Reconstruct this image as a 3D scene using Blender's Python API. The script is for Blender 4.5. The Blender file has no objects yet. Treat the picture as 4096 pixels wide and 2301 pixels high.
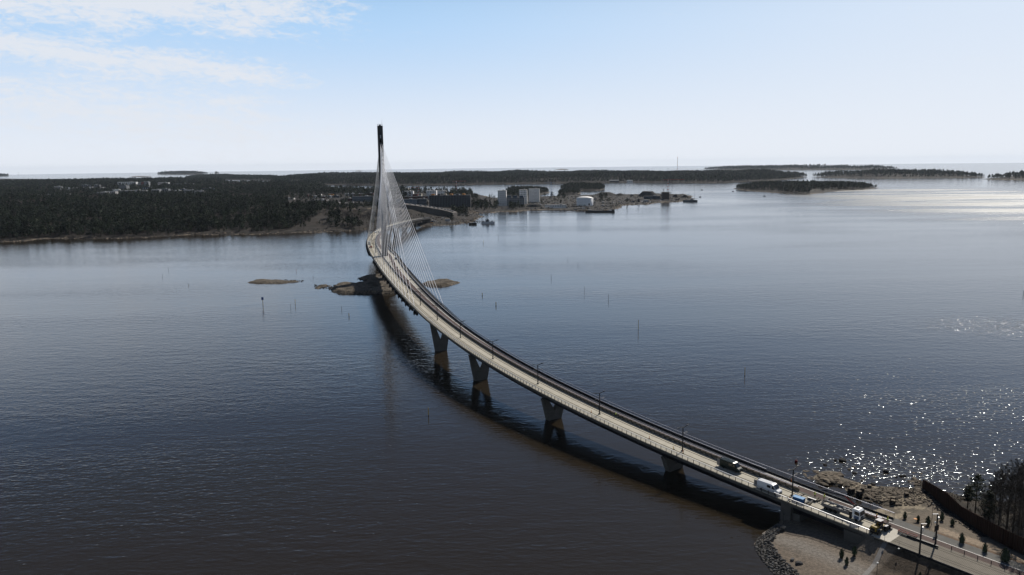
import bpy, bmesh, math, random
import numpy as np
from mathutils import Vector, Matrix
random.seed(7); RNG = np.random.default_rng(7)
S = bpy.context.scene
COL = S.collection
rad = math.radians

# ------------------------------------------------------------------ camera
W, H = 4096.0, 2301.0
FOC, CH = 3100.0, 100.0
ROLL = math.atan2(48, 4096.0)
PITCH = math.atan((H / 2 - (671.0 - 16.1)) * math.cos(ROLL) / FOC)
D0 = np.array([0, math.cos(PITCH), -math.sin(PITCH)])
_r = np.array([1.0, 0, 0]); _u = np.array([0, math.sin(PITCH), math.cos(PITCH)])
R0 = math.cos(ROLL) * _r - math.sin(ROLL) * _u
U0 = math.sin(ROLL) * _r + math.cos(ROLL) * _u
cam = bpy.data.cameras.new('camera'); cam.sensor_width = 36; cam.lens = 36 * FOC / W
cam.clip_start = 1; cam.clip_end = 80000
co = bpy.data.objects.new('camera', cam); COL.objects.link(co)
m = Matrix(((R0[0], U0[0], -D0[0]), (R0[1], U0[1], -D0[1]), (R0[2], U0[2], -D0[2]))).to_4x4()
m.translation = Vector((0, 0, CH)); co.matrix_world = m
S.camera = co

def at(x, y, z=0.0):
    v = D0 * FOC + R0 * (x - W / 2) + U0 * (H / 2 - y)
    t = (z - CH) / v[2]
    return np.array([v[0] * t, v[1] * t, z])
def proj(P):
    q = np.asarray(P, float) - np.array([0, 0, CH]); z = q @ D0
    return W / 2 + FOC * (q @ R0) / z, H / 2 - FOC * (q @ U0) / z
def hgt(b, ytop):
    lo, hi = 0.0, 400.0
    for _ in range(40):
        mm = (lo + hi) / 2
        if proj([b[0], b[1], b[2] + mm])[1] > ytop: lo = mm
        else: hi = mm
    return lo

# ------------------------------------------------------------------ world, sun, exposure
SAZ, SEL = rad(35), rad(40)
w = bpy.data.worlds.new('World'); S.world = w; w.use_nodes = True
nt = w.node_tree; nt.nodes.clear(); N = nt.nodes; L = nt.links
def nd(t, **k):
    n = N.new(t)
    for a, b in k.items(): setattr(n, a, b)
    return n
def mth(op, a, b=None, c=None, clamp=False):
    n = nd('ShaderNodeMath', operation=op); n.use_clamp = clamp
    for i, q in enumerate((a, b, c)):
        if q is None: continue
        if isinstance(q, (int, float)): n.inputs[i].default_value = q
        else: L.new(q, n.inputs[i])
    return n.outputs[0]
def sstep(v, a, b):
    n = nd('ShaderNodeMapRange', interpolation_type='SMOOTHSTEP')
    L.new(v, n.inputs[0]); n.inputs[1].default_value = a; n.inputs[2].default_value = b
    return n.outputs[0]
tc = nd('ShaderNodeTexCoord'); sep = nd('ShaderNodeSeparateXYZ'); L.new(tc.outputs['Generated'], sep.inputs[0])
zc = mth('MAXIMUM', sep.outputs[2], 0.012)
cmb = nd('ShaderNodeCombineXYZ'); L.new(sep.outputs[0], cmb.inputs[0]); L.new(sep.outputs[1], cmb.inputs[1]); L.new(zc, cmb.inputs[2])
sky = nd('ShaderNodeTexSky', sky_type='NISHITA'); sky.sun_disc = False
sky.sun_elevation = SEL; sky.sun_rotation = SAZ; sky.altitude = 0; sky.air_density = 1.0; sky.dust_density = 0.35; sky.ozone_density = 2.6
L.new(cmb.outputs[0], sky.inputs[0])
SKYK = 0.05
bg1 = nd('ShaderNodeBackground'); bg1.inputs[1].default_value = SKYK
# thin high cloud to the left, in azimuth / elevation
az = mth('MULTIPLY', mth('ARCTAN2', sep.outputs[0], sep.outputs[1]), 57.2958)
el = mth('MULTIPLY', mth('ARCSINE', sep.outputs[2]), 57.2958)
vec = nd('ShaderNodeCombineXYZ'); L.new(mth('MULTIPLY', az, 0.16), vec.inputs[0])
L.new(mth('ADD', mth('MULTIPLY', el, 0.75), mth('MULTIPLY', az, 0.06)), vec.inputs[1])
n1 = nd('ShaderNodeTexNoise'); n1.inputs['Scale'].default_value = 1.5; n1.inputs['Detail'].default_value = 9; n1.inputs['Roughness'].default_value = 0.6
n1.inputs['Distortion'].default_value = 0.35; L.new(vec.outputs[0], n1.inputs[0])
vec2 = nd('ShaderNodeCombineXYZ'); L.new(mth('MULTIPLY', az, 0.8), vec2.inputs[0]); L.new(mth('MULTIPLY', el, 1.9), vec2.inputs[1])
n2 = nd('ShaderNodeTexNoise'); n2.inputs['Scale'].default_value = 1.7; n2.inputs['Detail'].default_value = 9; n2.inputs['Roughness'].default_value = 0.68; n2.inputs['Distortion'].default_value = 0.6
L.new(vec2.outputs[0], n2.inputs[0])
def band(e0, k, wd, a0, a1):
    d = mth('DIVIDE', mth('SUBTRACT', el, mth('ADD', mth('MULTIPLY', az, k), e0)), wd)
    g = mth('POWER', 2.718, mth('MULTIPLY', mth('MULTIPLY', d, d), -1.0))
    return mth('MULTIPLY', g, sstep(az, a1, a0))
bA = band(11.3, 0.0, 2.6, -19, -7)
bB = band(4.75, -0.084, 0.75, -17, -11)
bC = band(1.0, -0.10, 2.8, -22, -6)
bD = band(9.8, 0.0, 1.3, -12, -7)
cov = mth('ADD', mth('ADD', mth('MULTIPLY', bA, 0.50), mth('MULTIPLY', bB, 0.42)), mth('ADD', mth('MULTIPLY', bC, 0.40), mth('MULTIPLY', bD, 0.12)))
tex = mth('ADD', mth('MULTIPLY', n1.outputs[0], 0.5), mth('MULTIPLY', n2.outputs[0], 0.5))
dens = mth('MULTIPLY', sstep(mth('ADD', mth('MULTIPLY', mth('SUBTRACT', tex, 0.5), 1.75), mth('ADD', cov, 0.27)), 0.40, 0.84), 0.92)
bg2 = nd('ShaderNodeBackground'); bg2.inputs[0].default_value = (0.86, 0.90, 0.97, 1); bg2.inputs[1].default_value = 0.9
# whitening of the low sky
hz = mth('MULTIPLY', mth('SUBTRACT', 1.0, sstep(el, 9.0, 21.0)), 0.95)
hz = mth('MULTIPLY', hz, mth('ADD', 0.35, mth('MULTIPLY', 0.65, sstep(mth('COSINE', mth('MULTIPLY', mth('SUBTRACT', az, 35.0), 0.0174533)), -0.7, 0.25))))
lowc = nd('ShaderNodeMix', data_type='RGBA'); L.new(mth('MULTIPLY', sstep(el, 0.0, 11.5), mth('SUBTRACT', 1.0, mth('MULTIPLY', sstep(az, -18, 38), 0.75))), lowc.inputs[0])
lowc.inputs[6].default_value = (0.82 / SKYK, 0.87 / SKYK, 0.955 / SKYK, 1); lowc.inputs[7].default_value = (0.43 / SKYK, 0.67 / SKYK, 0.97 / SKYK, 1)
midc = nd('ShaderNodeMix', data_type='RGBA'); L.new(sstep(el, 10.5, 17.0), midc.inputs[0]); L.new(lowc.outputs[2], midc.inputs[6]); midc.inputs[7].default_value = (0.20 / SKYK, 0.45 / SKYK, 0.93 / SKYK, 1)
mixc = nd('ShaderNodeMix', data_type='RGBA'); L.new(hz, mixc.inputs[0]); L.new(sky.outputs[0], mixc.inputs[6]); L.new(midc.outputs[2], mixc.inputs[7])
L.new(mixc.outputs[2], bg1.inputs[0])
mx = nd('ShaderNodeMixShader'); L.new(dens, mx.inputs[0]); L.new(bg1.outputs[0], mx.inputs[1]); L.new(bg2.outputs[0], mx.inputs[2])
wo = nd('ShaderNodeOutputWorld'); L.new(mx.outputs[0], wo.inputs[0])

sun = bpy.data.lights.new('sun', 'SUN'); sun.energy = 5.0; sun.angle = rad(0.53); sun.color = (1, 0.93, 0.83)
so = bpy.data.objects.new('sun', sun); COL.objects.link(so)
SUNV = Vector((math.sin(SAZ) * math.cos(SEL), math.cos(SAZ) * math.cos(SEL), math.sin(SEL)))
so.rotation_euler = SUNV.to_track_quat('Z', 'Y').to_euler(); so.location = (300, 300, 600)
S.view_settings.view_transform = 'Standard'; S.view_settings.look = 'None'
S.view_settings.exposure = 0.0; S.view_settings.gamma = 1; S.view_settings.use_curve_mapping = False
S.render.engine = 'CYCLES'
S.cycles.use_denoising = True; S.cycles.volume_max_steps = 32; S.cycles.max_bounces = 6
S.cycles.volume_bounces = 0; S.cycles.transparent_max_bounces = 8; S.cycles.glossy_bounces = 3; S.cycles.diffuse_bounces = 2
S.cycles.sample_clamp_direct = 60; S.cycles.sample_clamp_indirect = 4

# ------------------------------------------------------------------ materials
MATS = {}
def mat(name, col, rough=0.8, metal=0.0, noise=0.0, scale=1.0, col2=None, bump=0.0, bscale=None, spec=0.22, coords='Object', rand=0.0, trans=0.0):
    if name in MATS: return MATS[name]
    mt = bpy.data.materials.new(name); mt.use_nodes = True; t = mt.node_tree; p = t.nodes['Principled BSDF']
    p.inputs['Base Color'].default_value = (*col, 1); p.inputs['Roughness'].default_value = rough; p.inputs['Metallic'].default_value = metal
    p.inputs['Specular IOR Level'].default_value = spec
    out = None
    if col2 is not None or noise or bump:
        c = t.nodes.new('ShaderNodeTexCoord')
        if coords == 'World':
            g = t.nodes.new('ShaderNodeNewGeometry'); src = g.outputs['Position']
        else: src = c.outputs['Object']
        nz = t.nodes.new('ShaderNodeTexNoise'); nz.inputs['Scale'].default_value = scale; nz.inputs['Detail'].default_value = 6; nz.inputs['Roughness'].default_value = 0.65
        t.links.new(src, nz.inputs[0])
        mr = t.nodes.new('ShaderNodeMapRange'); mr.inputs[1].default_value = 0.34; mr.inputs[2].default_value = 0.66
        t.links.new(nz.outputs[0], mr.inputs[0])
        c2 = col2 if col2 is not None else tuple(max(0, q * (1 - noise)) for q in col)
        mi = t.nodes.new('ShaderNodeMix'); mi.data_type = 'RGBA'
        mi.inputs[6].default_value = (*col, 1); mi.inputs[7].default_value = (*c2, 1)
        t.links.new(mr.outputs[0], mi.inputs[0]); out = mi.outputs[2]
        if bump:
            b = t.nodes.new('ShaderNodeBump'); b.inputs['Strength'].default_value = 0.8; b.inputs['Distance'].default_value = bump
            nb = t.nodes.new('ShaderNodeTexNoise'); nb.inputs['Scale'].default_value = bscale or scale * 4; nb.inputs['Detail'].default_value = 5
            t.links.new(src, nb.inputs[0]); t.links.new(nb.outputs[0], b.inputs['Height']); t.links.new(b.outputs[0], p.inputs['Normal'])
    if rand:
        oi = t.nodes.new('ShaderNodeObjectInfo'); hs = t.nodes.new('ShaderNodeHueSaturation')
        mm = t.nodes.new('ShaderNodeMapRange'); mm.inputs[3].default_value = 1 - rand; mm.inputs[4].default_value = 1 + rand
        t.links.new(oi.outputs['Random'], mm.inputs[0]); t.links.new(mm.outputs[0], hs.inputs['Value'])
        if out is None: hs.inputs['Color'].default_value = (*col, 1)
        else: t.links.new(out, hs.inputs['Color'])
        out = hs.outputs[0]
    if out is not None: t.links.new(out, p.inputs['Base Color'])
    if trans:
        o = t.nodes['Material Output']; tr = t.nodes.new('ShaderNodeBsdfTranslucent'); ms = t.nodes.new('ShaderNodeMixShader'); ms.inputs[0].default_value = trans
        if out is not None: t.links.new(out, tr.inputs[0])
        t.links.new(p.outputs[0], ms.inputs[1]); t.links.new(tr.outputs[0], ms.inputs[2]); t.links.new(ms.outputs[0], o.inputs[0])
    MATS[name] = mt; return mt

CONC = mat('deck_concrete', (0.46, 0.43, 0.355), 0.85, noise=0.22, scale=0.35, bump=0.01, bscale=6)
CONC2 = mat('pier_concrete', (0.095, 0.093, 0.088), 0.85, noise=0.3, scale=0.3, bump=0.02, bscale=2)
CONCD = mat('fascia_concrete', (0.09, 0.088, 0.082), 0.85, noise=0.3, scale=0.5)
PYL = mat('pylon_steel', (0.05, 0.052, 0.055), 0.5, noise=0.3, scale=0.2)
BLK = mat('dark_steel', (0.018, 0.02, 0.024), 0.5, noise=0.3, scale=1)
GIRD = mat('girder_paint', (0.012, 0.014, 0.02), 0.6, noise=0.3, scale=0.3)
GALV = mat('galvanised_steel', (0.62, 0.63, 0.65), 0.35, metal=0.6, noise=0.12, scale=3)
GALVD = mat('dull_galvanised', (0.20, 0.20, 0.21), 0.5, metal=0.3, noise=0.2, scale=3)
RAILM = mat('rail_groove', (0.022, 0.018, 0.015), 0.9, noise=0.3, scale=3)
BROWN = mat('brown_asphalt', (0.10, 0.072, 0.064), 0.9, noise=0.25, scale=0.8, bump=0.004, bscale=20)
ASPH = mat('grey_asphalt', (0.13, 0.128, 0.12), 0.9, noise=0.25, scale=0.5, bump=0.004, bscale=20)
ASPHL = mat('pale_asphalt', (0.40, 0.385, 0.34), 0.9, noise=0.2, scale=0.5)
WHITE = mat('white_paint', (0.78, 0.77, 0.74), 0.5, noise=0.08, scale=3)
CABLE = mat('cable_sheath', (0.88, 0.88, 0.90), 0.42, spec=1.0)
PANEL = mat('panel_concrete', (0.13, 0.115, 0.09), 0.9, noise=0.35, scale=2)
RUST = mat('rusty_steel', (0.034, 0.017, 0.010), 0.95, noise=0.5, scale=1.5, col2=(0.018, 0.010, 0.008), rand=0.25)
GLASS = mat('dark_glass', (0.01, 0.012, 0.015), 0.08, spec=0.8)
RUB = mat('black_rubber', (0.012, 0.012, 0.012), 0.8, noise=0.3, scale=5)

# ------------------------------------------------------------------ mesh helpers
def link(o, parent=None):
    COL.objects.link(o)
    if parent is not None: o.parent = parent
    return o
def tag(o, label=None, cat=None, group=None, kind=None):
    if label: o['label'] = label
    if cat: o['category'] = cat
    if group: o['group'] = group
    if kind: o['kind'] = kind
    return o
def empty(name, loc=(0, 0, 0), rz=0.0, label=None, cat=None, group=None):
    o = bpy.data.objects.new(name, None); o.empty_display_size = 0.5; COL.objects.link(o)
    o.location = Vector([float(q) for q in loc]); o.rotation_euler = (0, 0, rz)
    return tag(o, label, cat, group)
class MB:
    def __init__(s): s.v = []; s.f = []; s.m = []
    def add(s, vs, fs, mi=0):
        n = len(s.v); s.v += [tuple(float(c) for c in q) for q in vs]; s.f += [tuple(i + n for i in f) for f in fs]; s.m += [mi] * len(fs); return s
    def box(s, c, sz, rz=0.0, mi=0, taper=1.0):
        cx, cy, cz = c; a, b, h = sz[0] / 2, sz[1] / 2, sz[2] / 2; cs, sn = math.cos(rz), math.sin(rz)
        vs = []
        for dz, k in ((-h, 1.0), (h, taper)):
            for dx, dy in ((-a, -b), (a, -b), (a, b), (-a, b)):
                x, y = dx * k, dy * k; vs.append((cx + x * cs - y * sn, cy + x * sn + y * cs, cz + dz))
        return s.add(vs, [(3, 2, 1, 0), (4, 5, 6, 7), (0, 1, 5, 4), (1, 2, 6, 5), (2, 3, 7, 6), (3, 0, 4, 7)], mi)
    def tube(s, p0, p1, r0, r1=None, n=6, mi=0, caps=True):
        p0, p1 = Vector(p0), Vector(p1); r1 = r0 if r1 is None else r1; d = (p1 - p0)
        if d.length < 1e-6: return s
        q = d.to_track_quat('Z', 'Y'); vs = []
        for p, r in ((p0, r0), (p1, r1)):
            for i in range(n):
                a = 2 * math.pi * i / n; vs.append(p + q @ Vector((r * math.cos(a), r * math.sin(a), 0)))
        fs = [(i, (i + 1) % n, n + (i + 1) % n, n + i) for i in range(n)]
        if caps: fs += [tuple(range(n - 1, -1, -1)), tuple(range(n, 2 * n))]
        return s.add(vs, fs, mi)
    def prism(s, poly, z0, z1, mi=0):
        n = len(poly); z0 = z0 if hasattr(z0, '__len__') else [z0] * n; z1 = z1 if hasattr(z1, '__len__') else [z1] * n
        vs = [(p[0], p[1], z) for p, z in zip(poly, z0)] + [(p[0], p[1], z) for p, z in zip(poly, z1)]
        return s.add(vs, [tuple(range(n - 1, -1, -1)), tuple(range(n, 2 * n))] + [(i, (i + 1) % n, n + (i + 1) % n, n + i) for i in range(n)], mi)
    def side(s, prof, y0, y1, mi=0, y0b=None, y1b=None):
        # extrude a profile in x-z across y
        n = len(prof); vs = [(p[0], y0, p[1]) for p in prof] + [(p[0], y1, p[1]) for p in prof]
        return s.add(vs, [tuple(range(n)), tuple(range(2 * n - 1, n - 1, -1))] + [(i, n + i, n + (i + 1) % n, (i + 1) % n) for i in range(n)], mi)
    def lathe(s, prof, c=(0, 0, 0), n=24, mi=0):
        vs = []
        for r, z in prof:
            for i in range(n):
                a = 2 * math.pi * i / n; vs.append((c[0] + r * math.cos(a), c[1] + r * math.sin(a), c[2] + z))
        fs = []
        for k in range(len(prof) - 1):
            for i in range(n):
                j = (i + 1) % n; fs.append((k * n + i, k * n + j, (k + 1) * n + j, (k + 1) * n + i))
        fs.append(tuple(range((len(prof) - 1) * n, len(prof) * n)))
        return s.add(vs, fs, mi)
    def mesh(s, name, mats, org=(0, 0, 0), smooth=False):
        me = bpy.data.meshes.new(name)
        v = [(a - org[0], b - org[1], c - org[2]) for a, b, c in s.v]
        me.from_pydata(v, [], s.f)
        for mm in (mats if isinstance(mats, (list, tuple)) else [mats]): me.materials.append(mm)
        if any(s.m): me.polygons.foreach_set('material_index', s.m)
        if smooth: me.polygons.foreach_set('use_smooth', [True] * len(s.f))
        me.validate(); me.update(); return me
    def build(s, name, mats, parent=None, org=None, smooth=False):
        if org is None: org = tuple(parent.location) if (parent is not None) else (0, 0, 0)
        return link(bpy.data.objects.new(name, s.mesh(name, mats, org, smooth)), parent)
def inst(name, me, parent=None, loc=(0, 0, 0), rot=(0, 0, 0), sc=(1, 1, 1)):
    o = bpy.data.objects.new(name, me); link(o, parent); o.location = Vector([float(q) for q in loc]); o.rotation_euler = rot
    o.scale = sc if hasattr(sc, '__len__') else (sc, sc, sc); return o
def dup(o, loc, rz=0.0, sc=1.0, label=None):
    c = o.copy(); COL.objects.link(c); c.location = Vector([float(q) for q in loc]); c.rotation_euler = (0, 0, rz)
    c.scale = (sc,) * 3
    if label: c['label'] = label
    for ch in o.children:
        d = ch.copy(); COL.objects.link(d); d.parent = c
        for g in ch.children:
            e = g.copy(); COL.objects.link(e); e.parent = d
    return c
def bevel(o, wd=0.05, seg=2):
    b = o.modifiers.new('bevel', 'BEVEL'); b.width = wd; b.segments = seg; b.limit_method = 'ANGLE'; return o

# numpy noise
def _hash(i, j, s):
    n = (i.astype(np.int64) * 374761393 + j.astype(np.int64) * 668265263 + s * 1442695041) & 0x7fffffff
    n = ((n ^ (n >> 13)) * 1274126177) & 0x7fffffff
    return ((n ^ (n >> 16)) & 0xffff) / 65535.0
def vnoise(x, y, s=0):
    i = np.floor(x); j = np.floor(y); fx = x - i; fy = y - j; fx = fx * fx * (3 - 2 * fx); fy = fy * fy * (3 - 2 * fy)
    a = _hash(i, j, s); b = _hash(i + 1, j, s); c = _hash(i, j + 1, s); d = _hash(i + 1, j + 1, s)
    return (a + (b - a) * fx) * (1 - fy) + (c + (d - c) * fx) * fy
def fbm(x, y, sc, o=4, s=0):
    t = 0; a = 0.5; k = 1.0 / sc
    for q in range(o): t = t + a * vnoise(x * k + q * 17.3, y * k - q * 9.1, s + q); a *= 0.5; k *= 2.03
    return t
def sdist(poly, X, Y):
    P = np.array(poly, float); Q = np.roll(P, -1, axis=0); d = np.full(X.shape, 1e18); ins = np.zeros(X.shape, bool)
    for (ax, ay), (bx, by) in zip(P, Q):
        ex, ey = bx - ax, by - ay; t = np.clip(((X - ax) * ex + (Y - ay) * ey) / (ex * ex + ey * ey + 1e-12), 0, 1)
        d = np.minimum(d, (X - ax - t * ex) ** 2 + (Y - ay - t * ey) ** 2)
        c = ((ay > Y) != (by > Y)); xx = ax + (Y - ay) / ((by - ay) if by != ay else 1e-12) * ex; ins ^= c & (X < xx)
    return np.where(ins, 1, -1) * np.sqrt(d)
def sm(x, a, b):
    t = np.clip((x - a) / (b - a), 0, 1); return t * t * (3 - 2 * t)

def grid_mesh(name, X, Y, Z, keep, mats, parent=None, attrs=None):
    nr, nc = X.shape; idx = -np.ones(X.shape, int)
    q = keep[:-1, :-1] | keep[1:, :-1] | keep[:-1, 1:] | keep[1:, 1:]
    use = np.zeros(X.shape, bool); use[:-1, :-1] |= q; use[1:, :-1] |= q; use[:-1, 1:] |= q; use[1:, 1:] |= q
    idx[use] = np.arange(use.sum()); V = np.stack([X[use], Y[use], Z[use]], 1)
    F = np.stack([idx[:-1, :-1][q], idx[:-1, 1:][q], idx[1:, 1:][q], idx[1:, :-1][q]], 1)
    me = bpy.data.meshes.new(name); me.vertices.add(len(V)); me.vertices.foreach_set('co', V.ravel())
    me.loops.add(F.size); me.loops.foreach_set('vertex_index', F.ravel().astype(np.int32))
    me.polygons.add(len(F)); me.polygons.foreach_set('loop_start', np.arange(0, F.size, 4, dtype=np.int32))
    me.polygons.foreach_set('use_smooth', np.ones(len(F), bool)); me.update(calc_edges=True); me.validate()
    for k, a in (attrs or {}).items():
        at_ = me.attributes.new(k, 'FLOAT', 'POINT'); at_.data.foreach_set('value', a[use].astype(np.float32))
    for mm in mats: me.materials.append(mm)
    # make normals point up
    if len(F) and me.polygons[0].normal.z < 0: me.flip_normals()
    return link(bpy.data.objects.new(name, me), parent)

# ------------------------------------------------------------------ terrain material (attribute 'rock')
def terrain_mat(name, soil, soil2, rock, rock2, rs=0.12, bumpd=0.6):
    mt = bpy.data.materials.new(name); mt.use_nodes = True; t = mt.node_tree; p = t.nodes['Principled BSDF']; n = t.nodes; l = t.links
    g = n.new('ShaderNodeNewGeometry'); a = n.new('ShaderNodeAttribute'); a.attribute_name = 'rock'
    nz = n.new('ShaderNodeTexNoise'); nz.inputs['Scale'].default_value = rs; nz.inputs['Detail'].default_value = 8; nz.inputs['Roughness'].default_value = 0.7; l.new(g.outputs['Position'], nz.inputs[0])
    ny = n.new('ShaderNodeTexNoise'); ny.inputs['Scale'].default_value = rs * 4.3; ny.inputs['Detail'].default_value = 6; l.new(g.outputs['Position'], ny.inputs[0])
    def mix(f, c1, c2):
        mi = n.new('ShaderNodeMix'); mi.data_type = 'RGBA'; l.new(f, mi.inputs[0])
        for i, c in ((6, c1), (7, c2)):
            if isinstance(c, tuple): mi.inputs[i].default_value = (*c, 1)
            else: l.new(c, mi.inputs[i])
        return mi.outputs[2]
    def mr(v, a0, b0):
        q = n.new('ShaderNodeMapRange'); q.inputs[1].default_value = a0; q.inputs[2].default_value = b0; l.new(v, q.inputs[0]); return q.outputs[0]
    s_ = mix(mr(nz.outputs[0], 0.35, 0.65), soil, soil2); r_ = mix(mr(ny.outputs[0], 0.38, 0.62), rock, rock2)
    ad = n.new('ShaderNodeMath'); ad.operation = 'ADD'; l.new(a.outputs['Fac'], ad.inputs[0])
    sb = n.new('ShaderNodeMath'); sb.operation = 'MULTIPLY_ADD'; l.new(nz.outputs[0], sb.inputs[0]); sb.inputs[1].default_value = 1.6; sb.inputs[2].default_value = -0.8
    l.new(sb.outputs[0], ad.inputs[1]); f = mr(ad.outputs[0], 0.40, 0.60)
    l.new(mix(f, s_, r_), p.inputs['Base Color']); p.inputs['Roughness'].default_value = 0.95; p.inputs['Specular IOR Level'].default_value = 0.25
    b = n.new('ShaderNodeBump'); b.inputs['Distance'].default_value = bumpd; b.inputs['Strength'].default_value = 0.9; l.new(ny.outputs[0], b.inputs['Height']); l.new(b.outputs[0], p.inputs['Normal'])
    return mt
TER = terrain_mat('forest_floor', (0.012, 0.010, 0.008), (0.027, 0.022, 0.018), (0.19, 0.158, 0.12), (0.035, 0.030, 0.026), 0.055, 0.5)
SITE = terrain_mat('building_site_ground', (0.11, 0.09, 0.07), (0.20, 0.165, 0.13), (0.30, 0.25, 0.20), (0.12, 0.10, 0.085), 0.04, 0.5)
ISL = terrain_mat('islet_rock', (0.055, 0.043, 0.028), (0.022, 0.018, 0.013), (0.15, 0.125, 0.095), (0.03, 0.026, 0.022), 0.22, 0.7)

# ------------------------------------------------------------------ water
def water():
    rs = np.concatenate([[0.5], np.geomspace(30, 18300, 70)]); th = np.linspace(0, 2 * math.pi, 145)
    R_, T_ = np.meshgrid(rs, th, indexing='ij'); X, Y = R_ * np.sin(T_), R_ * np.cos(T_)
    mt = bpy.data.materials.new('brackish_water'); mt.use_nodes = True; t = mt.node_tree; n = t.nodes; l = t.links; p = n['Principled BSDF']
    p.inputs['Base Color'].default_value = (0.0195, 0.0148, 0.0092, 1); p.inputs['IOR'].default_value = 1.33; p.inputs['Specular Tint'].default_value = (0.72, 0.89, 1.0, 1); p.inputs['Roughness'].default_value = 0.11
    g = n.new('ShaderNodeNewGeometry')
    def noise(scale, sx, sy, rz, det, rough=0.5):
        mp = n.new('ShaderNodeMapping'); mp.inputs['Rotation'].default_value = (0, 0, rad(rz)); mp.inputs['Scale'].default_value = (sx, sy, 1)
        l.new(g.outputs['Position'], mp.inputs[0]); q = n.new('ShaderNodeTexNoise'); q.inputs['Scale'].default_value = scale; q.inputs['Detail'].default_value = det
        q.inputs['Roughness'].default_value = rough; l.new(mp.outputs[0], q.inputs[0]); return q.outputs[0]
    a = noise(0.22, 0.4, 1.0, -12, 3); b = noise(0.7, 0.5, 1.0, -6, 2, 0.5); c = noise(0.0075, 0.28, 1.0, -9, 5)
    wnd = n.new('ShaderNodeMapRange'); l.new(c, wnd.inputs[0]); wnd.inputs[1].default_value = 0.36; wnd.inputs[2].default_value = 0.62; wnd.inputs[3].default_value = 0.25; wnd.inputs[4].default_value = 1.25
    m1 = n.new('ShaderNodeMath'); m1.operation = 'MULTIPLY'; l.new(a, m1.inputs[0]); m1.inputs[1].default_value = 0.17
    m2 = n.new('ShaderNodeMath'); m2.operation = 'MULTIPLY_ADD'; l.new(b, m2.inputs[0]); m2.inputs[1].default_value = 0.115; l.new(m1.outputs[0], m2.inputs[2])
    k = noise(0.9, 0.7, 1.0, 20, 0, 0.5); pw = n.new('ShaderNodeMath'); pw.operation = 'POWER'; l.new(k, pw.inputs[0]); pw.inputs[1].default_value = 9.0
    m4 = n.new('ShaderNodeMath'); m4.operation = 'MULTIPLY_ADD'; l.new(pw.outputs[0], m4.inputs[0]); l.new(m2.outputs[0], m4.inputs[2]); acc = None
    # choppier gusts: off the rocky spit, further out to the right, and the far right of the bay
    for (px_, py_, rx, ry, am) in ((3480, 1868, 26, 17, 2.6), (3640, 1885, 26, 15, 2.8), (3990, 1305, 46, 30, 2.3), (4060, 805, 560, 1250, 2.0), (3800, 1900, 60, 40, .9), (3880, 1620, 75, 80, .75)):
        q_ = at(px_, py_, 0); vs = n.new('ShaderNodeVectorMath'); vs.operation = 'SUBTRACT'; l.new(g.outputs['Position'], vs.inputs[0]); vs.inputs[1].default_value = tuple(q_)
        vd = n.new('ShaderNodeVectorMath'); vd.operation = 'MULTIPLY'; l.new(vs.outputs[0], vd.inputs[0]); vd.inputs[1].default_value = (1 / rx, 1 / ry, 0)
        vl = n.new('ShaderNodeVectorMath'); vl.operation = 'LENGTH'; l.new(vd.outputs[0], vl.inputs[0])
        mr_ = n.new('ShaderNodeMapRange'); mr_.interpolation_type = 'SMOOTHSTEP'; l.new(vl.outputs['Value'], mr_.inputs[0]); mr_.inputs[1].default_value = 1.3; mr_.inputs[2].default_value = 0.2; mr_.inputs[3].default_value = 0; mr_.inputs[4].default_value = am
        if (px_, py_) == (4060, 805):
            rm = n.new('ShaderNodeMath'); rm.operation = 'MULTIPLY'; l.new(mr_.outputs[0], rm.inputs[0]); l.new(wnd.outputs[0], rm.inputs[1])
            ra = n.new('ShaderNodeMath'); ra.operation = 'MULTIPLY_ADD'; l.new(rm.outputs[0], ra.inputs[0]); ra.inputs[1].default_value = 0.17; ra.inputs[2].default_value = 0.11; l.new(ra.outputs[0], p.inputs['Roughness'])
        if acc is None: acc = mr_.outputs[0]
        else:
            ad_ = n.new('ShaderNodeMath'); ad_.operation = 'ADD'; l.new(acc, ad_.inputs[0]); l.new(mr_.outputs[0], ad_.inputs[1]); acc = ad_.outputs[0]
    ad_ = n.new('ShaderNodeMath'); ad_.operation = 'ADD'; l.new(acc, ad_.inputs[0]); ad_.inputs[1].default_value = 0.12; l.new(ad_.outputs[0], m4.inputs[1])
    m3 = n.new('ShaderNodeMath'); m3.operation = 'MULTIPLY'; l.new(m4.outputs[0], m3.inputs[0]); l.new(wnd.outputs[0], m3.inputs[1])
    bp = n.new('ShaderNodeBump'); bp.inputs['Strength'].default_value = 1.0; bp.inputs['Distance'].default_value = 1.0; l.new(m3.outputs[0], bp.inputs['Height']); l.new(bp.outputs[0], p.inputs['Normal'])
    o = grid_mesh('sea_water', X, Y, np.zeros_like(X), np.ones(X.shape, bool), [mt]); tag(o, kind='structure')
water()

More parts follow.
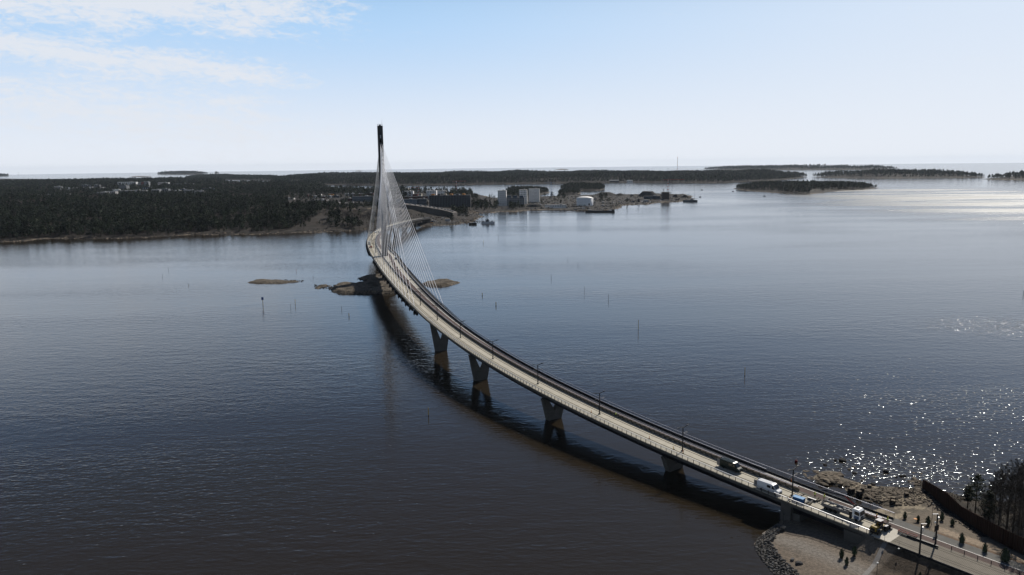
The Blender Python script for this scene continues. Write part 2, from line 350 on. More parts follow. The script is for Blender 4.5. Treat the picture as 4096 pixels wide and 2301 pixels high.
# ------------------------------------------------------------------ bridge alignment
ZN = [22 - (22 - 5.5) * ((10 - i) / 10) ** 1.6 for i in range(11)]
PX = [(3173, 1991), (2719, 1808), (2386, 1658.6), (2140, 1537), (1961.6, 1436), (1832.7, 1351.8), (1742.8, 1282), (1680, 1220.7), (1628, 1172), (1589, 1128), (1558, 1091)]
CP = {i: at(x, y, z) for i, ((x, y), z) in enumerate(zip(PX, ZN))}
CP[-1] = np.array([103.6, 177.9, 4.6]); CP[-2] = np.array([128.2, 146.9, 4.3]); CP[-3] = np.array([153.0, 115.7, 4.1]); CP[-4] = np.array([177.8, 84.5, 4.0])
for i, q in enumerate([(-101.8, 609.9), (-112.6, 652.3), (-123.1, 696.1), (-132.6, 737), (-140.5, 775), (-147.4, 812.8), (-152.9, 850), (-158, 890), (-162.5, 930), (-166, 970), (-168, 1010), (-169, 1050), (-168.5, 1090), (-167, 1130), (-165, 1170), (-162, 1210), (-158, 1250), (-152, 1290), (-143, 1330)]):
    i += 11; CP[i] = np.array([q[0], q[1], 22 - 12.0 * max(0, (i - 15) / 14.0) ** 1.3])
CPA = np.array([CP[i] for i in range(-4, 30)])
# light smoothing of the surveyed points
for _ in range(2):
    CPA[1:-1] = 0.5 * CPA[1:-1] + 0.25 * (CPA[:-2] + CPA[2:])
def cpos(u):
    t = min(max(u + 4, 0), len(CPA) - 1.001); i = int(t); f = t - i
    p0 = CPA[max(i - 1, 0)]; p1 = CPA[i]; p2 = CPA[i + 1]; p3 = CPA[min(i + 2, len(CPA) - 1)]
    return 0.5 * ((2 * p1) + (-p0 + p2) * f + (2 * p0 - 5 * p1 + 4 * p2 - p3) * f * f + (-p0 + 3 * p1 - 3 * p2 + p3) * f ** 3)
def cfr(u):
    p = cpos(u); t = cpos(u + 0.02) - cpos(u - 0.02); t[2] = 0; t /= np.linalg.norm(t)
    return p, t, np.array([t[1], -t[0], 0.0])
def bp(u, off, dz=0.0):
    p, t, n = cfr(u); q = p + n * off; q[2] += dz; return q
def lerpf(tab):
    xs = [a for a, b in tab]; ys = [b for a, b in tab]
    return lambda u: float(np.interp(u, xs, ys))
UP = 12.42                                   # pylon
def sym(tab):
    return tab + [(2 * UP - a, b) for a, b in reversed(tab[:-1])]
EL = lambda u: -4.8
WL = lerpf(sym([(-4, 7.3), (3.5, 7.3), (7.5, 8.0), (10.6, 8.8), (11.6, 11.0), (UP, 12.1)]))
B0 = lerpf(sym([(-4, 4.5), (9.5, 4.5), (10.6, 5.6), (11.5, 8.0), (UP, 9.4)]))
BAR = lerpf(sym([(-4, 8.2), (3.5, 8.2), (5.6, 9.0), (7.6, 10.3), (10.6, 12.8), (UP, 15.0)]))
ER = lerpf(sym([(-4, 8.9), (3.5, 8.9), (5.6, 9.9), (6.6, 11.6), (7.6, 12.5), (10.6, 15.2), (UP, 17.2)]))
UE, UF = -0.63, 28.6                          # ends of the bridge deck

def ribbon(name, mats, parent, u0, u1, du, secf, closed=False, mi=None, caps=False):
    """sweep a cross-section secf(u) -> [(offset, dz), ...] along the bridge"""
    us = list(np.arange(u0, u1 - 1e-6, du)) + [u1]; mb = MB(); vs = []; n = None
    for u in us:
        p, t, nn = cfr(u); sec = secf(u); n = len(sec)
        for o, dz in sec: vs.append((p[0] + nn[0] * o, p[1] + nn[1] * o, p[2] + dz))
    fs = []; ms = []
    rng = range(n if closed else n - 1)
    for k in range(len(us) - 1):
        for i in rng:
            j = (i + 1) % n; fs.append((k * n + i, k * n + j, (k + 1) * n + j, (k + 1) * n + i)); ms.append(0 if mi is None else mi[i])
    if caps and closed: fs += [tuple(range(n - 1, -1, -1)), tuple((len(us) - 1) * n + i for i in range(n))]; ms += [0, 0]
    mb.v = vs; mb.f = fs; mb.m = ms
    o = mb.build(name, mats, parent)
    bm = bmesh.new(); bm.from_mesh(o.data); bmesh.ops.recalc_face_normals(bm, faces=bm.faces); bm.to_mesh(o.data); bm.free()
    if not closed:
        tot = sum(pp.normal.z * pp.area for pp in o.data.polygons)
        if tot < 0: o.data.flip_normals()
    return o
bo = bp(0, 0)
BR = empty('cable_stayed_bridge', (bo[0], bo[1], 0), 0, 'long curved pale cable-stayed bridge with one dark slender tower and V-shaped piers', 'bridge')
# deck slab, edge beams and girder
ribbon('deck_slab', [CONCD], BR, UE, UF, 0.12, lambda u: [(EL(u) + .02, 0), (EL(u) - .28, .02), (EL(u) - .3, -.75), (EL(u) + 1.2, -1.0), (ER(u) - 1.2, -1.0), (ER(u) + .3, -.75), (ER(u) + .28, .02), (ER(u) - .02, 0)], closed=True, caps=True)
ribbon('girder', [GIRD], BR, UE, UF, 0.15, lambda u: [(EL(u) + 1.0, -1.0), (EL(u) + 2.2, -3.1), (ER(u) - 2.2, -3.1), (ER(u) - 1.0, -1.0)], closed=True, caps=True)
ribbon('tram_track_slab', [CONC], BR, UE, UF, 0.12, lambda u: [(EL(u) + .3, .006), (3.75, .006)])
ribbon('walkway', [BROWN], BR, UE, UF, 0.12, lambda u: [(B0(u), .006), (WL(u) - .12, .006)])
ribbon('median_strip', [ASPHL], BR, 9.3, 2 * UP - 9.3, 0.1, lambda u: [(4.1, .01), (B0(u) + .02, .01)])
ribbon('lane_line', [WHITE], BR, UE, UF, 0.12, lambda u: [(WL(u) - .12, .012), (WL(u) + .12, .012)])
ribbon('footway', [ASPH], BR, UE, 8.35, 0.12, lambda u: [(WL(u) + .12, .006), (BAR(u), .006)])
ribbon('footway', [ASPHL], BR, 8.35, 2 * UP - 8.35, 0.12, lambda u: [(WL(u) + .12, .006), (BAR(u), .006)])
ribbon('footway', [ASPH], BR, 2 * UP - 8.35, UF, 0.12, lambda u: [(WL(u) + .12, .006), (BAR(u), .006)])
for o_ in (-2.5, -1.5, 1.5, 2.5):
    ribbon('tram_rail', [RAILM], BR, UE, UF, 0.12, lambda u: [(o_ - .17, .014), (o_ + .17, .014)])
ribbon('kerb', [RAILM], BR, UE, UF, 0.12, lambda u: [(3.3, .01), (3.3, .10), (3.48, .10), (3.48, .01)])
ribbon('edge_kerb', [CONC], BR, UE, UF, 0.12, lambda u: [(EL(u), .01), (EL(u), .16), (EL(u) + .28, .16), (EL(u) + .28, .01)])
# left railing
HR = ribbon('top_rail', [GALV], BR, UE, UF, 0.1, lambda u: [(EL(u) - .02, 1.18), (EL(u) - .02, 1.30), (EL(u) + .13, 1.32), (EL(u) + .13, 1.18)], closed=True)
for dz in (.35, .63, .9):
    ribbon('railing_wire', [GALVD], BR, UE, UF, 0.15, lambda u: [(EL(u) + .03, dz), (EL(u) + .03, dz + .05), (EL(u) + .07, dz + .05), (EL(u) + .07, dz)], closed=True)
pm = MB().box((0, 0, .6), (.10, .16, 1.2)).box((0, 0, .03), (.3, .25, .06)).mesh('railing_post', [BLK])
n_ = 0; u = UE + .02; many = MB()
while u < UF:
    p = bp(u, EL(u) + .05, .02); _, t, nn = cfr(u)
    if n_ < 290: inst('railing_post', pm, BR, p - bo * [1, 1, 0], (0, 0, math.atan2(t[1], t[0])))
    else: many.box((p[0], p[1], p[2] + .6), (.1, .16, 1.2), math.atan2(t[1], t[0]))
    n_ += 1; u += 0.056
o = many.build('railing_post', [BLK], BR); o['kind'] = 'stuff'
# low wall of concrete panels between tramway and walkway, lavender-grey handrail on top
pm = MB().box((0, 0, .42), (2.06, .10, .78)).box((0, 0, .83), (2.1, .2, .05)).mesh('wall_panel', [PANEL])
pp = MB().box((0, 0, .5), (.16, .26, 1.0)).mesh('wall_post', [BLK])
n_ = 0; u = UE + .1; ma, mb_ = MB(), MB()
while u < UF:
    if not (-0.4 < u < 0.0):
        p = bp(u, 4.0, .02); q = bp(u + .028, 4.0, .02); _, t, nn = cfr(u); a = math.atan2(t[1], t[0]); sl = -math.atan2(bp(u + .05, 4)[2] - bp(u, 4)[2], 2)
        if n_ < 290:
            inst('wall_panel', pm, BR, p - bo * [1, 1, 0], (0, 0, a)); inst('wall_post', pp, BR, q - bo * [1, 1, 0], (0, 0, a))
        else: ma.box((p[0], p[1], p[2] + .42), (2.06, .1, .8), a); mb_.box((q[0], q[1], q[2] + .5), (.16, .26, 1.0), a)
    n_ += 1; u += 0.056
o = ma.build('wall_panel', [PANEL], BR); o['kind'] = 'stuff'; o = mb_.build('wall_post', [BLK], BR); o['kind'] = 'stuff'
LAV = mat('lavender_aluminium', (0.48, 0.49, 0.56), 0.3, metal=0.5, noise=0.1, scale=2)
for a_, b_ in ((-.6, -.42), (.02, UF)):
    ribbon('handrail', [LAV], BR, a_, b_, 0.1, lambda u: [(4.12, 1.12), (4.12, 1.24), (4.26, 1.24), (4.26, 1.12)], closed=True)
# slatted dark barrier on the right and net rail beyond it
ribbon('barrier_cap', [LAV], BR, .35, UF, 0.1, lambda u: [(BAR(u) - .02, .88), (BAR(u) - .02, .97), (BAR(u) + .14, .97), (BAR(u) + .14, .88)], closed=True)
sb = MB(); u = .35
while u < UF:
    p = bp(u, BAR(u) + .05, .02); _, t, nn = cfr(u); a = math.atan2(t[1], t[0]); sb.box((p[0], p[1], p[2] + .43), (.34, .04, .86), a + .5); u += 0.0125
o = sb.build('barrier_slat', [BLK], BR); o['kind'] = 'stuff'
ribbon('barrier_base', [BLK], BR, UE, UF, 0.12, lambda u: [(BAR(u) + .12, 0.01), (BAR(u) + .12, .5), (BAR(u) + .18, .5), (BAR(u) + .18, .01)])
NETL = lambda u: ER(u) - .15
ribbon('net_top_rail', [LAV], BR, UE, UF, 0.1, lambda u: [(NETL(u), 1.62), (NETL(u), 1.70), (NETL(u) + .08, 1.70), (NETL(u) + .08, 1.62)], closed=True)
sb = MB(); u = UE; k = 0
while u < UF:
    p = bp(u, NETL(u) + .04, .02); r_ = .045 if k % 12 == 0 else .012
    sb.add([(p[0] - r_, p[1], p[2]), (p[0] + r_, p[1], p[2]), (p[0] + r_, p[1], p[2] + 1.62), (p[0] - r_, p[1], p[2] + 1.62)], [(0, 1, 2, 3)]); u += 0.005; k += 1
o = sb.build('net_baluster', [GALVD], BR); o['kind'] = 'stuff'
ribbon('net_bottom_rail', [BLK], BR, UE, UF, 0.12, lambda u: [(NETL(u), .06), (NETL(u), .14), (NETL(u) + .08, .14), (NETL(u) + .08, .06)], closed=True)
# expansion joint strips at the tower and at the abutment pier
for ub in (12.05, 12.22, 6.18, -.05):
    mbj = MB(); a = bp(ub, EL(ub) + .3, .016); b = bp(ub, 3.7, .016); c = bp(ub + .012, 3.7, .016); d = bp(ub + .012, EL(ub) + .3, .016); mbj.add([a, b, c, d], [(0, 1, 2, 3)]); mbj.build('expansion_joint', [RAILM], BR)

# V piers
def vpier(ub, zb=-3.0):
    p, t, n = cfr(ub); c0 = (EL(ub) + ER(ub)) / 2; top = p[2] - 3.1; mb = MB()
    def Q(o, s, z): return (p[0] + n[0] * (c0 + o) + t[0] * s, p[1] + n[1] * (c0 + o) + t[1] * s, z)
    zk = max(1.2, 0.38 * top)                         # notch height
    wt, wb, wk = 5.6, 3.2, 3.2 + (5.6 - 3.2) * zk / top
    # lower block
    def hexblock(s0, s1, oa, ob, z0, z1, oa1, ob1, s0b, s1b):
        vs = [Q(oa, s0, z0), Q(ob, s0, z0), Q(ob, s1, z0), Q(oa, s1, z0), Q(oa1, s0b, z1), Q(ob1, s0b, z1), Q(ob1, s1b, z1), Q(oa1, s1b, z1)]
        mb.add(vs, [(3, 2, 1, 0), (4, 5, 6, 7), (0, 1, 5, 4), (1, 2, 6, 5), (2, 3, 7, 6), (3, 0, 4, 7)])
    hexblock(-1.3, 1.3, -wb - .3, wb + .3, zb, 0.15, -wb, wb, -1.1, 1.1)
    lo = MB(); base = mb; o = mb.build('pier_footing', [CONC2], None, org=(0, 0, 0)); 
    o.data.transform(Matrix.Translation((-bo[0], -bo[1], 0))); o.parent = BR; o.name = 'pier_footing'
    mb = MB()
    vs = []; 
    for s in (-1.0, 1.0): vs += [Q(-wb, s, .15), Q(wb, s, .15), Q(wk, s, zk), Q(0, s * 1.15, zk), Q(-wk, s, zk)]
    mb.add(vs, [(4, 3, 2, 1, 0), (5, 6, 7, 8, 9), (0, 1, 6, 5), (1, 2, 7, 6), (2, 3, 8, 7), (3, 4, 9, 8), (4, 0, 5, 9)])
    for sg in (-1, 1):
        vs = []
        for s in (-.95, .95):
            vs += [Q(0, s * 1.1, zk), Q(sg * wk, s, zk), Q(sg * wt, s, top), Q(sg * (wt - 2.2), s, top)]
        mb.add(vs, [(3, 2, 1, 0), (4, 5, 6, 7), (0, 1, 5, 4), (1, 2, 6, 5), (2, 3, 7, 6), (3, 0, 4, 7)])
        c = Q(sg * 3.1, 0, top + .2)
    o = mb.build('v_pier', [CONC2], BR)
    bm = bmesh.new(); bm.from_mesh(o.data); bmesh.ops.recalc_face_normals(bm, faces=bm.faces); bm.to_mesh(o.data); bm.free()
for P_ in ((-39.5, 411), (-15.4, 352.6), (15.2, 294.7), (49.8, 240.5)):
    best = min(np.arange(.5, 8, .01), key=lambda q: np.hypot(*(bp(q, 2.1)[:2] - np.array(P_)))); vpier(best)
U1 = 6.18
for k in range(6): vpier(2 * UP - U1 + 1.62 * k)

# wall pier by the shore and abutment walls
def slabq(mb, u0, u1, o0, o1, z0, z1):
    vs = [bp(u0, o0), bp(u0, o1), bp(u1, o1), bp(u1, o0)]; n = 4
    mb.prism([(v[0], v[1]) for v in vs], z0, z1)
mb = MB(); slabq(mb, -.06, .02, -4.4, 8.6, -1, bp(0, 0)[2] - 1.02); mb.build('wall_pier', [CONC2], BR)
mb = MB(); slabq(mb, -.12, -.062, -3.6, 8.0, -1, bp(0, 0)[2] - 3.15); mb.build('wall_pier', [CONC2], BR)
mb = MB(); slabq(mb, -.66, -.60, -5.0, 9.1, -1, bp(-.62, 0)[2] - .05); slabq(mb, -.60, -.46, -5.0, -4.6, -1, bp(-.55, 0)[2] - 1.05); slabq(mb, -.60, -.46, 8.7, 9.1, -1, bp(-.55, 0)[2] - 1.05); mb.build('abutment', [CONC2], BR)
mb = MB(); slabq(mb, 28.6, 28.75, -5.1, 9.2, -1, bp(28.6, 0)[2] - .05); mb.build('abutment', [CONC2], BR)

# pylon: slender slab with anchor slot near the top, standing between tramway and walkway
pp_, pt, pn = cfr(UP)
def PQ(o, s, z): return (pp_[0] + pn[0] * (6.35 + o) + pt[0] * s, pp_[1] + pn[1] * (6.35 + o) + pt[1] * s, z)
def pyl_w(z): return 2.15 + 0.25 * max(0, (30 - z) / 30)
def pyl_d(z): return 3.4 - 0.5 * (z / 135.0) + 0.8 * max(0, (30 - z) / 30)
mb = MB()
def pblk(z0, z1, o0a=None, o1a=None, inner=0.0, sd=None):
    vs = []
    for z in (z0, z1):
        wa, d = pyl_w(z), pyl_d(z); a = -wa if o0a is None else o0a; b = wa if o1a is None else o1a
        for o, s in ((a, -d), (b, -d), (b, d), (a, d)): vs.append(PQ(o, s, z))
    mb.add(vs, [(3, 2, 1, 0), (4, 5, 6, 7), (0, 1, 5, 4), (1, 2, 6, 5), (2, 3, 7, 6), (3, 0, 4, 7)])
pblk(0, 21.8); pblk(21.8, 55); pblk(55, 90)
pblk(90, 121.8, None, -.95); pblk(90, 121.8, .95, None); pblk(121.8, 133)
dd = 1.0
for s_ in (-dd, dd): pass
o = mb.build('pylon', [PYL], BR); 
mb = MB(); z0, z1 = 90, 121.8
vs = [PQ(a, s, z) for z in (z0, z1) for a, s in ((-.95, -dd), (.95, -dd), (.95, dd), (-.95, dd))]
mb.add(vs, [(3, 2, 1, 0), (4, 5, 6, 7), (0, 1, 5, 4), (1, 2, 6, 5), (2, 3, 7, 6), (3, 0, 4, 7)]); mb.build('anchor_core', [BLK], BR)
mb = MB()
for s_ in (-1,): 
    a = PQ(-.45, -pyl_d(123) - .03, 122.6); b = PQ(.45, -pyl_d(123) - .03, 122.6); c = PQ(.45, -pyl_d(123) - .03, 125.2); d = PQ(-.45, -pyl_d(123) - .03, 125.2); mb.add([a, b, c, d], [(0, 1, 2, 3)])
mb.build('tower_window', [mat('pale_glass', (0.35, 0.38, 0.42), 0.2)], BR)
mb = MB()
for a, s in ((-1.9, -2.7), (1.9, -2.7), (1.9, 2.7), (-1.9, 2.7), (0, -2.7), (0, 2.7)):
    mb.tube(PQ(a, s, 133), PQ(a, s, 134.3), .07, n=4)
for a, b in (((-1.9, -2.7), (1.9, -2.7)), ((1.9, -2.7), (1.9, 2.7)), ((1.9, 2.7), (-1.9, 2.7)), ((-1.9, 2.7), (-1.9, -2.7))):
    mb.tube(PQ(*a, 134.3), PQ(*b, 134.3), .07, n=4)
mb.build('tower_railing', [GALVD], BR)
MB().tube(PQ(1.7, 0, 133), PQ(1.7, 0, 139.0), .09, .03, n=5).build('antenna', [GALVD], BR)
MB().box(PQ(0, 0, 133.4), (1.6, 1.6, .8), math.atan2(pn[1], pn[0])).build('aircraft_lamp_box', [BLK], BR)
# big pylon footing on the islet
mb = MB(); mb.prism([PQ(a, s, 0)[:2] for a, s in ((-6, -7), (6, -7), (6, 7), (-6, 7))], -2, 2.4); mb.build('pylon_footing', [CONC2], BR)

# stay cables, 17 per plane and span, brackets under the deck edge
brk = MB(); brk.side([(-.9, -.3), (1.2, -.3), (1.2, -3.0), (.5, -3.3), (-.7, -1.9), (-1.1, -1.9), (-1.1, -1.0)], -.25, .25); brk.side([(-1.2, -1.7), (-.4, -1.7), (-.5, -2.7), (-.9, -3.0)], -.35, .35)
bme = brk.mesh('anchor_bracket', [BLK])
NC = 17
for sp in (0, 1):
    for k in range(NC):
        du = 0.66 + k * 0.3125; ub = UP - du if sp == 0 else UP + du
        za = 93.5 + k * (118.8 - 93.5) / (NC - 1)
        for sd in (-1, 1):
            off = EL(ub) - .25 if sd < 0 else ER(ub) + .25
            a = bp(ub, off, -.6); s_ = -1.02 if sp == 0 else 1.02
            # parallel strand pairs leave the slot on their own side
            b = PQ(sd * .55, s_, za)
            mbc = MB(); mbc.tube(a, b, .125 if sp == 0 else .09, .12 if sp == 0 else .085, n=6); mbc.build('stay_cable', [CABLE], BR)
            d = (Vector(b) - Vector(a)).normalized(); MB().tube(Vector(a), Vector(a) + d * 3.2, .2, n=6).build('cable_socket', [GALVD], BR)
            _, t, nn = cfr(ub); ang = math.atan2(nn[1], nn[0]) + (0 if sd < 0 else math.pi)
            inst('anchor_bracket', bme, BR, bp(ub, off + (.1 if sd < 0 else -.1), 0) - bo * [1, 1, 0], (0, 0, ang), (1.15, 1.5, 1.15))

# ------------------------------------------------------------------ catenary / lamp poles on the deck
def lamp_pole(loc, rz, label):
    e = empty('street_lamp', loc, rz, label, 'lamp post', 'black double-armed lamp posts along the tramway')
    k = MB().tube((0, 0, 0), (0, 0, 7.9), .21, .16, n=8).box((0, 0, .12), (.7, .7, .24)); o = inst('pole', k.mesh('pole', [BLK]), e)
    for s in (-1, 1):
        inst('lamp_arm', MB().tube((0, 0, 7.8), (s * 2.6, 0, 8.25), .13, n=6).box((s * 2.35, 0, 8.28), (1.3, .3, .1)).mesh('lamp_arm', [BLK]), e)
        inst('catenary_bracket', MB().tube((s * .1, 0, 5.9), (s * 2.2, 0, 6.15), .035, n=5).tube((s * .1, 0, 5.1), (s * 2.2, 0, 6.1), .03, n=5).tube((s * 1.4, 0, 5.85), (s * 2.4, 0, 5.7), .03, n=5).mesh('catenary_bracket', [GALVD]), e)
    return e
proto = None; ordn = ['nearest the white van', 'second', 'third', 'fourth', 'fifth', 'sixth', 'seventh', 'eighth', 'ninth', 'tenth', 'eleventh', 'twelfth', 'thirteenth', 'fourteenth', 'fifteenth', 'sixteenth', 'seventeenth', 'eighteenth', 'nineteenth', 'twentieth']
for i in range(0, 28):
    p, t, nn = cfr(i); rz = math.atan2(nn[1], nn[0])
    lab = ('black double-armed lamp post beside the white van and blue skip' if i == 0 else
           '%s black lamp post along the deck counted from the white van' % ordn[i] if i < 20 else 'tiny dark lamp post on the far curve of the deck, %s from its far end' % ordn[28 - i].replace('nearest the white van', 'first'))
    if proto is None: proto = lamp_pole(p, rz, lab)
    else: dup(proto, p, rz, 1.0, lab)

# ------------------------------------------------------------------ land masses
SC_PTS = {}
def polar_grid(poly, dth, drk, pad=60, rmax=None):
    P = np.array(poly); th = np.arctan2(P[:, 0], P[:, 1]); r = np.hypot(P[:, 0], P[:, 1])
    a0, a1 = th.min() - .01, th.max() + .01; r0, r1 = max(20, r.min() - pad), r.max() + pad
    T = np.arange(a0, a1, dth); R_ = np.exp(np.arange(math.log(r0), math.log(r1), drk))
    R2, T2 = np.meshgrid(R_, T, indexing='ij'); return R2 * np.sin(T2), R2 * np.cos(T2)
LANDS = {}
def land(name, pxs, hfun, dth=0.0016, drk=0.006, mats=None, label=None, amp=6.0, nsc=40.0, seed=0, world=False):
    poly = [tuple(q) for q in pxs] if world else [tuple(at(x, y, 0)[:2]) for x, y in pxs]
    X, Y = polar_grid(poly, dth, drk); D = sdist(poly, X, Y) + amp * (fbm(X, Y, nsc, 4, seed) - .47) * 2
    Z, rock = hfun(X, Y, D)
    Z = np.where(D > 0, Z, np.maximum(-3.0, D * 0.25))
    o = grid_mesh(name, X, Y, Z, (D > -10), mats or [TER], None, {'rock': rock}); tag(o, kind='structure')
    LANDS[name] = (poly, hfun, amp, nsc, seed); return o
def land_z(name, X, Y):
    poly, hf, amp, nsc, seed = LANDS[name]; X = np.atleast_1d(np.asarray(X, float)); Y = np.atleast_1d(np.asarray(Y, float))
    D = sdist(poly, X, Y) + amp * (fbm(X, Y, nsc, 4, seed) - .47) * 2; Z, rock = hf(X, Y, D); return np.where(D > 0, Z, -2), D, rock

PEN_PX = [(1664, 907), (1693, 907), (1755, 903), (1813, 899), (1850, 893), (1881, 888), (1893, 882), (1925, 874), (1945, 868), (1925, 860), (1898, 856), (1862, 850), (1872, 845), (1900, 853), (1979, 851.6), (2005, 847), (2054, 848), (2124, 841), (2175, 841), (2235, 842), (2342, 845), (2420, 842), (2459, 836), (2496, 822), (2553, 820), (2597, 818), (2621, 810), (2703, 808), (2730, 804), (2765, 798), (2768, 787), (2743, 779), (2640, 777), (2520, 779), (2400, 781), (2336, 781), (2250, 784), (2159, 787), (2080, 790), (1984, 793), (1930, 783), (1890, 774), (1782, 769), (1705, 769), (1646, 768), (1600, 768), (1468, 768), (1346, 769), (1310, 752), (1250, 747), (1143, 742), (925, 742), (900, 726), (600, 720), (300, 718), (0, 716), (-400, 712), (-900, 720), (-900, 985), (-300, 972), (0, 969.5), (54, 968), (116, 965), (186, 956), (260, 955), (334, 954), (466, 954), (582, 952), (660, 946), (757, 938), (846, 939), (1000, 939), (1150, 933.5), (1214, 931), (1270, 930), (1331, 926), (1395, 924.5), (1466, 921), (1530, 917), (1580, 912), (1620, 909)]
HILLS = [(at(1440, 880, 0)[:2], 165, 75, 19), (at(1260, 905, 0)[:2], 90, 50, 8), (at(900, 840, 0)[:2], 300, 160, 8), (at(200, 830, 0)[:2], 500, 200, 9), (at(500, 740, 0)[:2], 900, 500, 10), (at(1050, 760, 0)[:2], 600, 300, 8)]
def h_main(X, Y, D):
    base = sm(D, 0, 70) * 3.6 + sm(D, 60, 400) * 3.0
    nb = fbm(X, Y, 60, 4, 3); z = base * (0.55 + 0.9 * nb) + sm(D, 0, 25) * 3.0 * fbm(X, Y, 16, 3, 8)
    left = sm(-X, 60, 240)
    for (hx, hy), sx, sy, hh in HILLS:
        z = z + hh * np.exp(-((X - hx) / sx) ** 2 - ((Y - hy) / sy) ** 2) * sm(D, 0, 40) * (.75 + .5 * fbm(X, Y, 30, 4, 5))
    (hx, hy), sx, sy, hh = HILLS[0]; hk = np.exp(-((X - hx) / (sx * 1.1)) ** 2 - ((Y - hy) / (sy * 1.2)) ** 2)
    shn = fbm(X, Y, 45, 4, 61); rock = np.clip(1.0 - D / (3 + 55 * np.clip(shn - .42, 0, 1)), 0, 1) * .95 + hk * .5
    rock = rock - .25 * (shn < .42) + .10 * (1 - left); z = z + hk * 3.5 * (fbm(X, Y, 14, 4, 62) - .4)
    z = z * (.28 + .72 * left) + .8 * (1 - left); z = z + sm(D, 0, 6) * sm(30 - D, 0, 14) * 5.0 * np.clip(fbm(X, Y, 22, 4, 63) - .42, 0, 1)
    return z, rock
land('mainland', PEN_PX, h_main, dth=0.0013, drk=0.004, amp=16, nsc=60, seed=2)
def h_site(X, Y, D): return sm(D, 0, 20) * 3, np.clip(1 - D / 12., 0, 1)

def h_isl(top, wid, rockw=10, ramp=.9):
    def f(X, Y, D):
        z = sm(D, 0, wid) * top * (0.15 + 1.7 * fbm(X, Y, 330 if top > 8 else 40, 4, 4)) + sm(D, 0, 8) * 1.0
        return z, np.clip(1.15 - D / rockw, 0, 1) - .5 * (fbm(X, Y, 50, 3, 8) < .47)
    return f
ISLS = {
 'far_peninsula': ([(1100, 737), (1143, 735), (1346, 741), (1400, 741), (1470, 741), (1560, 741), (1700, 742), (1900, 738.5), (2094, 735.6), (2288, 732), (2482, 730.5), (2676, 730.5), (2800, 731), (2900, 731), (2991, 726.5), (3090, 722), (3157, 717.5), (3232, 707), (3150, 703), (2900, 700), (2500, 698), (2100, 700), (1700, 703), (1300, 705), (1140, 711), (1080, 722)], 16, 200, 14, 9),
 'forested_headland': ([(737, 714), (860, 718), (925, 720), (1007, 721.5), (1060, 722), (1135, 724), (1160, 716), (1100, 709), (1000, 709), (880, 708), (760, 710)], 9, 120, 10, 5),
 'long_wooded_island': ([(2923, 755.6), (2991, 763.5), (3082, 771), (3160, 776), (3233, 778.6), (3283, 773.5), (3363, 763.5), (3454, 760), (3522, 752.4), (3480, 748), (3400, 745), (3250, 744), (3100, 746), (2980, 750)], 9, 70, 16, 8),
 'outer_island': ([(3243, 709), (3330, 712), (3480, 713), (3650, 712.5), (3800, 712.5), (3930, 711), (3945, 708), (3900, 704), (3700, 702), (3500, 702), (3330, 704)], 14, 150, 14, 8),
 'right_headland': ([(3922, 717), (3990, 719.5), (4096, 721), (4300, 723), (4500, 722), (4500, 708), (4300, 706), (4100, 707), (3990, 711)], 12, 100, 30, 8),
 'distant_island_strip': ([(2800, 680.5), (3000, 680), (3300, 679.5), (3500, 678.8), (3600, 677.5), (3560, 675), (3300, 675.5), (3050, 676), (2850, 678.5)], 14, 200, 20, 10),
 'pine_islet': ([(2230, 778), (2260, 779), (2300, 778.5), (2325, 775), (2322, 768), (2300, 765), (2260, 766), (2236, 770)], 3, 20, 7, 3),
 'round_pine_islet': ([(2238, 759), (2300, 762), (2345, 764.5), (2400, 762), (2425, 757), (2408, 751), (2350, 748), (2290, 750), (2250, 754)], 4, 30, 8, 3),
 'wooded_point': ([(2022, 786), (2090, 787), (2140, 785), (2165, 779), (2203, 770), (2190, 764), (2130, 761), (2060, 764), (2020, 772)], 4, 30, 7, 3),
 'low_far_island': ([(625, 698), (700, 699), (790, 698.6), (834, 696.5), (800, 694), (700, 693.6), (640, 695)], 12, 150, 30, 5),
 'far_skerry': ([(855, 694), (866, 694.6), (878, 693.6), (868, 692.4)], 6, 30, 30, 3),
 'mid_skerry': ([(520, 707.5), (560, 709), (612, 707.4), (570, 705.5)], 3, 30, 200, 3),
 'left_far_island': ([(-200, 707), (0, 706.5), (41, 705), (0, 701), (-200, 701)], 8, 60, 30, 5),
 'small_far_skerry': ([(1420, 685.6), (1436, 686), (1452, 685.2), (1436, 683.6)], 7, 40, 300, 3),
 'horizon_skerry': ([(2216, 679.2), (2248, 680), (2280, 679.2), (2250, 677)], 8, 60, 300, 3),
}
for nm_, (px_, top, wid, rw, am) in ISLS.items():
    r_ = np.hypot(*at(*px_[0])[:2]); land(nm_, px_, h_isl(top, wid, rw), dth=0.0014, drk=0.004 if r_ < 5000 else 0.006, amp=am, nsc=50, seed=len(nm_))
def h_low(top, wid):
    def f(X, Y, D): 
        z = sm(D, -.5, wid * .6) * top * (.15 + 1.5 * fbm(X, Y, 8, 5, 4)) + sm(D, 0, 1.0) * .25; return z, np.clip(.15 + 1.2 * fbm(X, Y, 7, 4, 2), 0, 1)
    return f
BRPX = [(1323, 1155), (1333, 1168), (1365, 1176), (1430, 1178), (1506, 1175), (1589, 1175), (1612, 1160), (1600, 1140), (1570, 1118), (1548, 1103), (1526, 1102), (1478, 1105), (1443, 1111), (1436, 1116), (1461, 1124), (1461, 1132.6), (1422, 1135), (1391, 1134), (1354, 1137)]
land('rock_islet', BRPX, h_low(1.9, 7), dth=.0007, drk=.0022, mats=[ISL], amp=3.0, nsc=12, seed=4)
land('rock_islet', [(1687, 1137), (1702, 1146), (1767, 1149), (1811, 1142), (1836, 1131.5), (1811, 1125.5), (1761, 1120.6), (1730, 1125), (1698, 1132.6)], h_low(1.7, 7), dth=.0006, drk=.002, mats=[ISL], amp=2.6, nsc=9, seed=5)
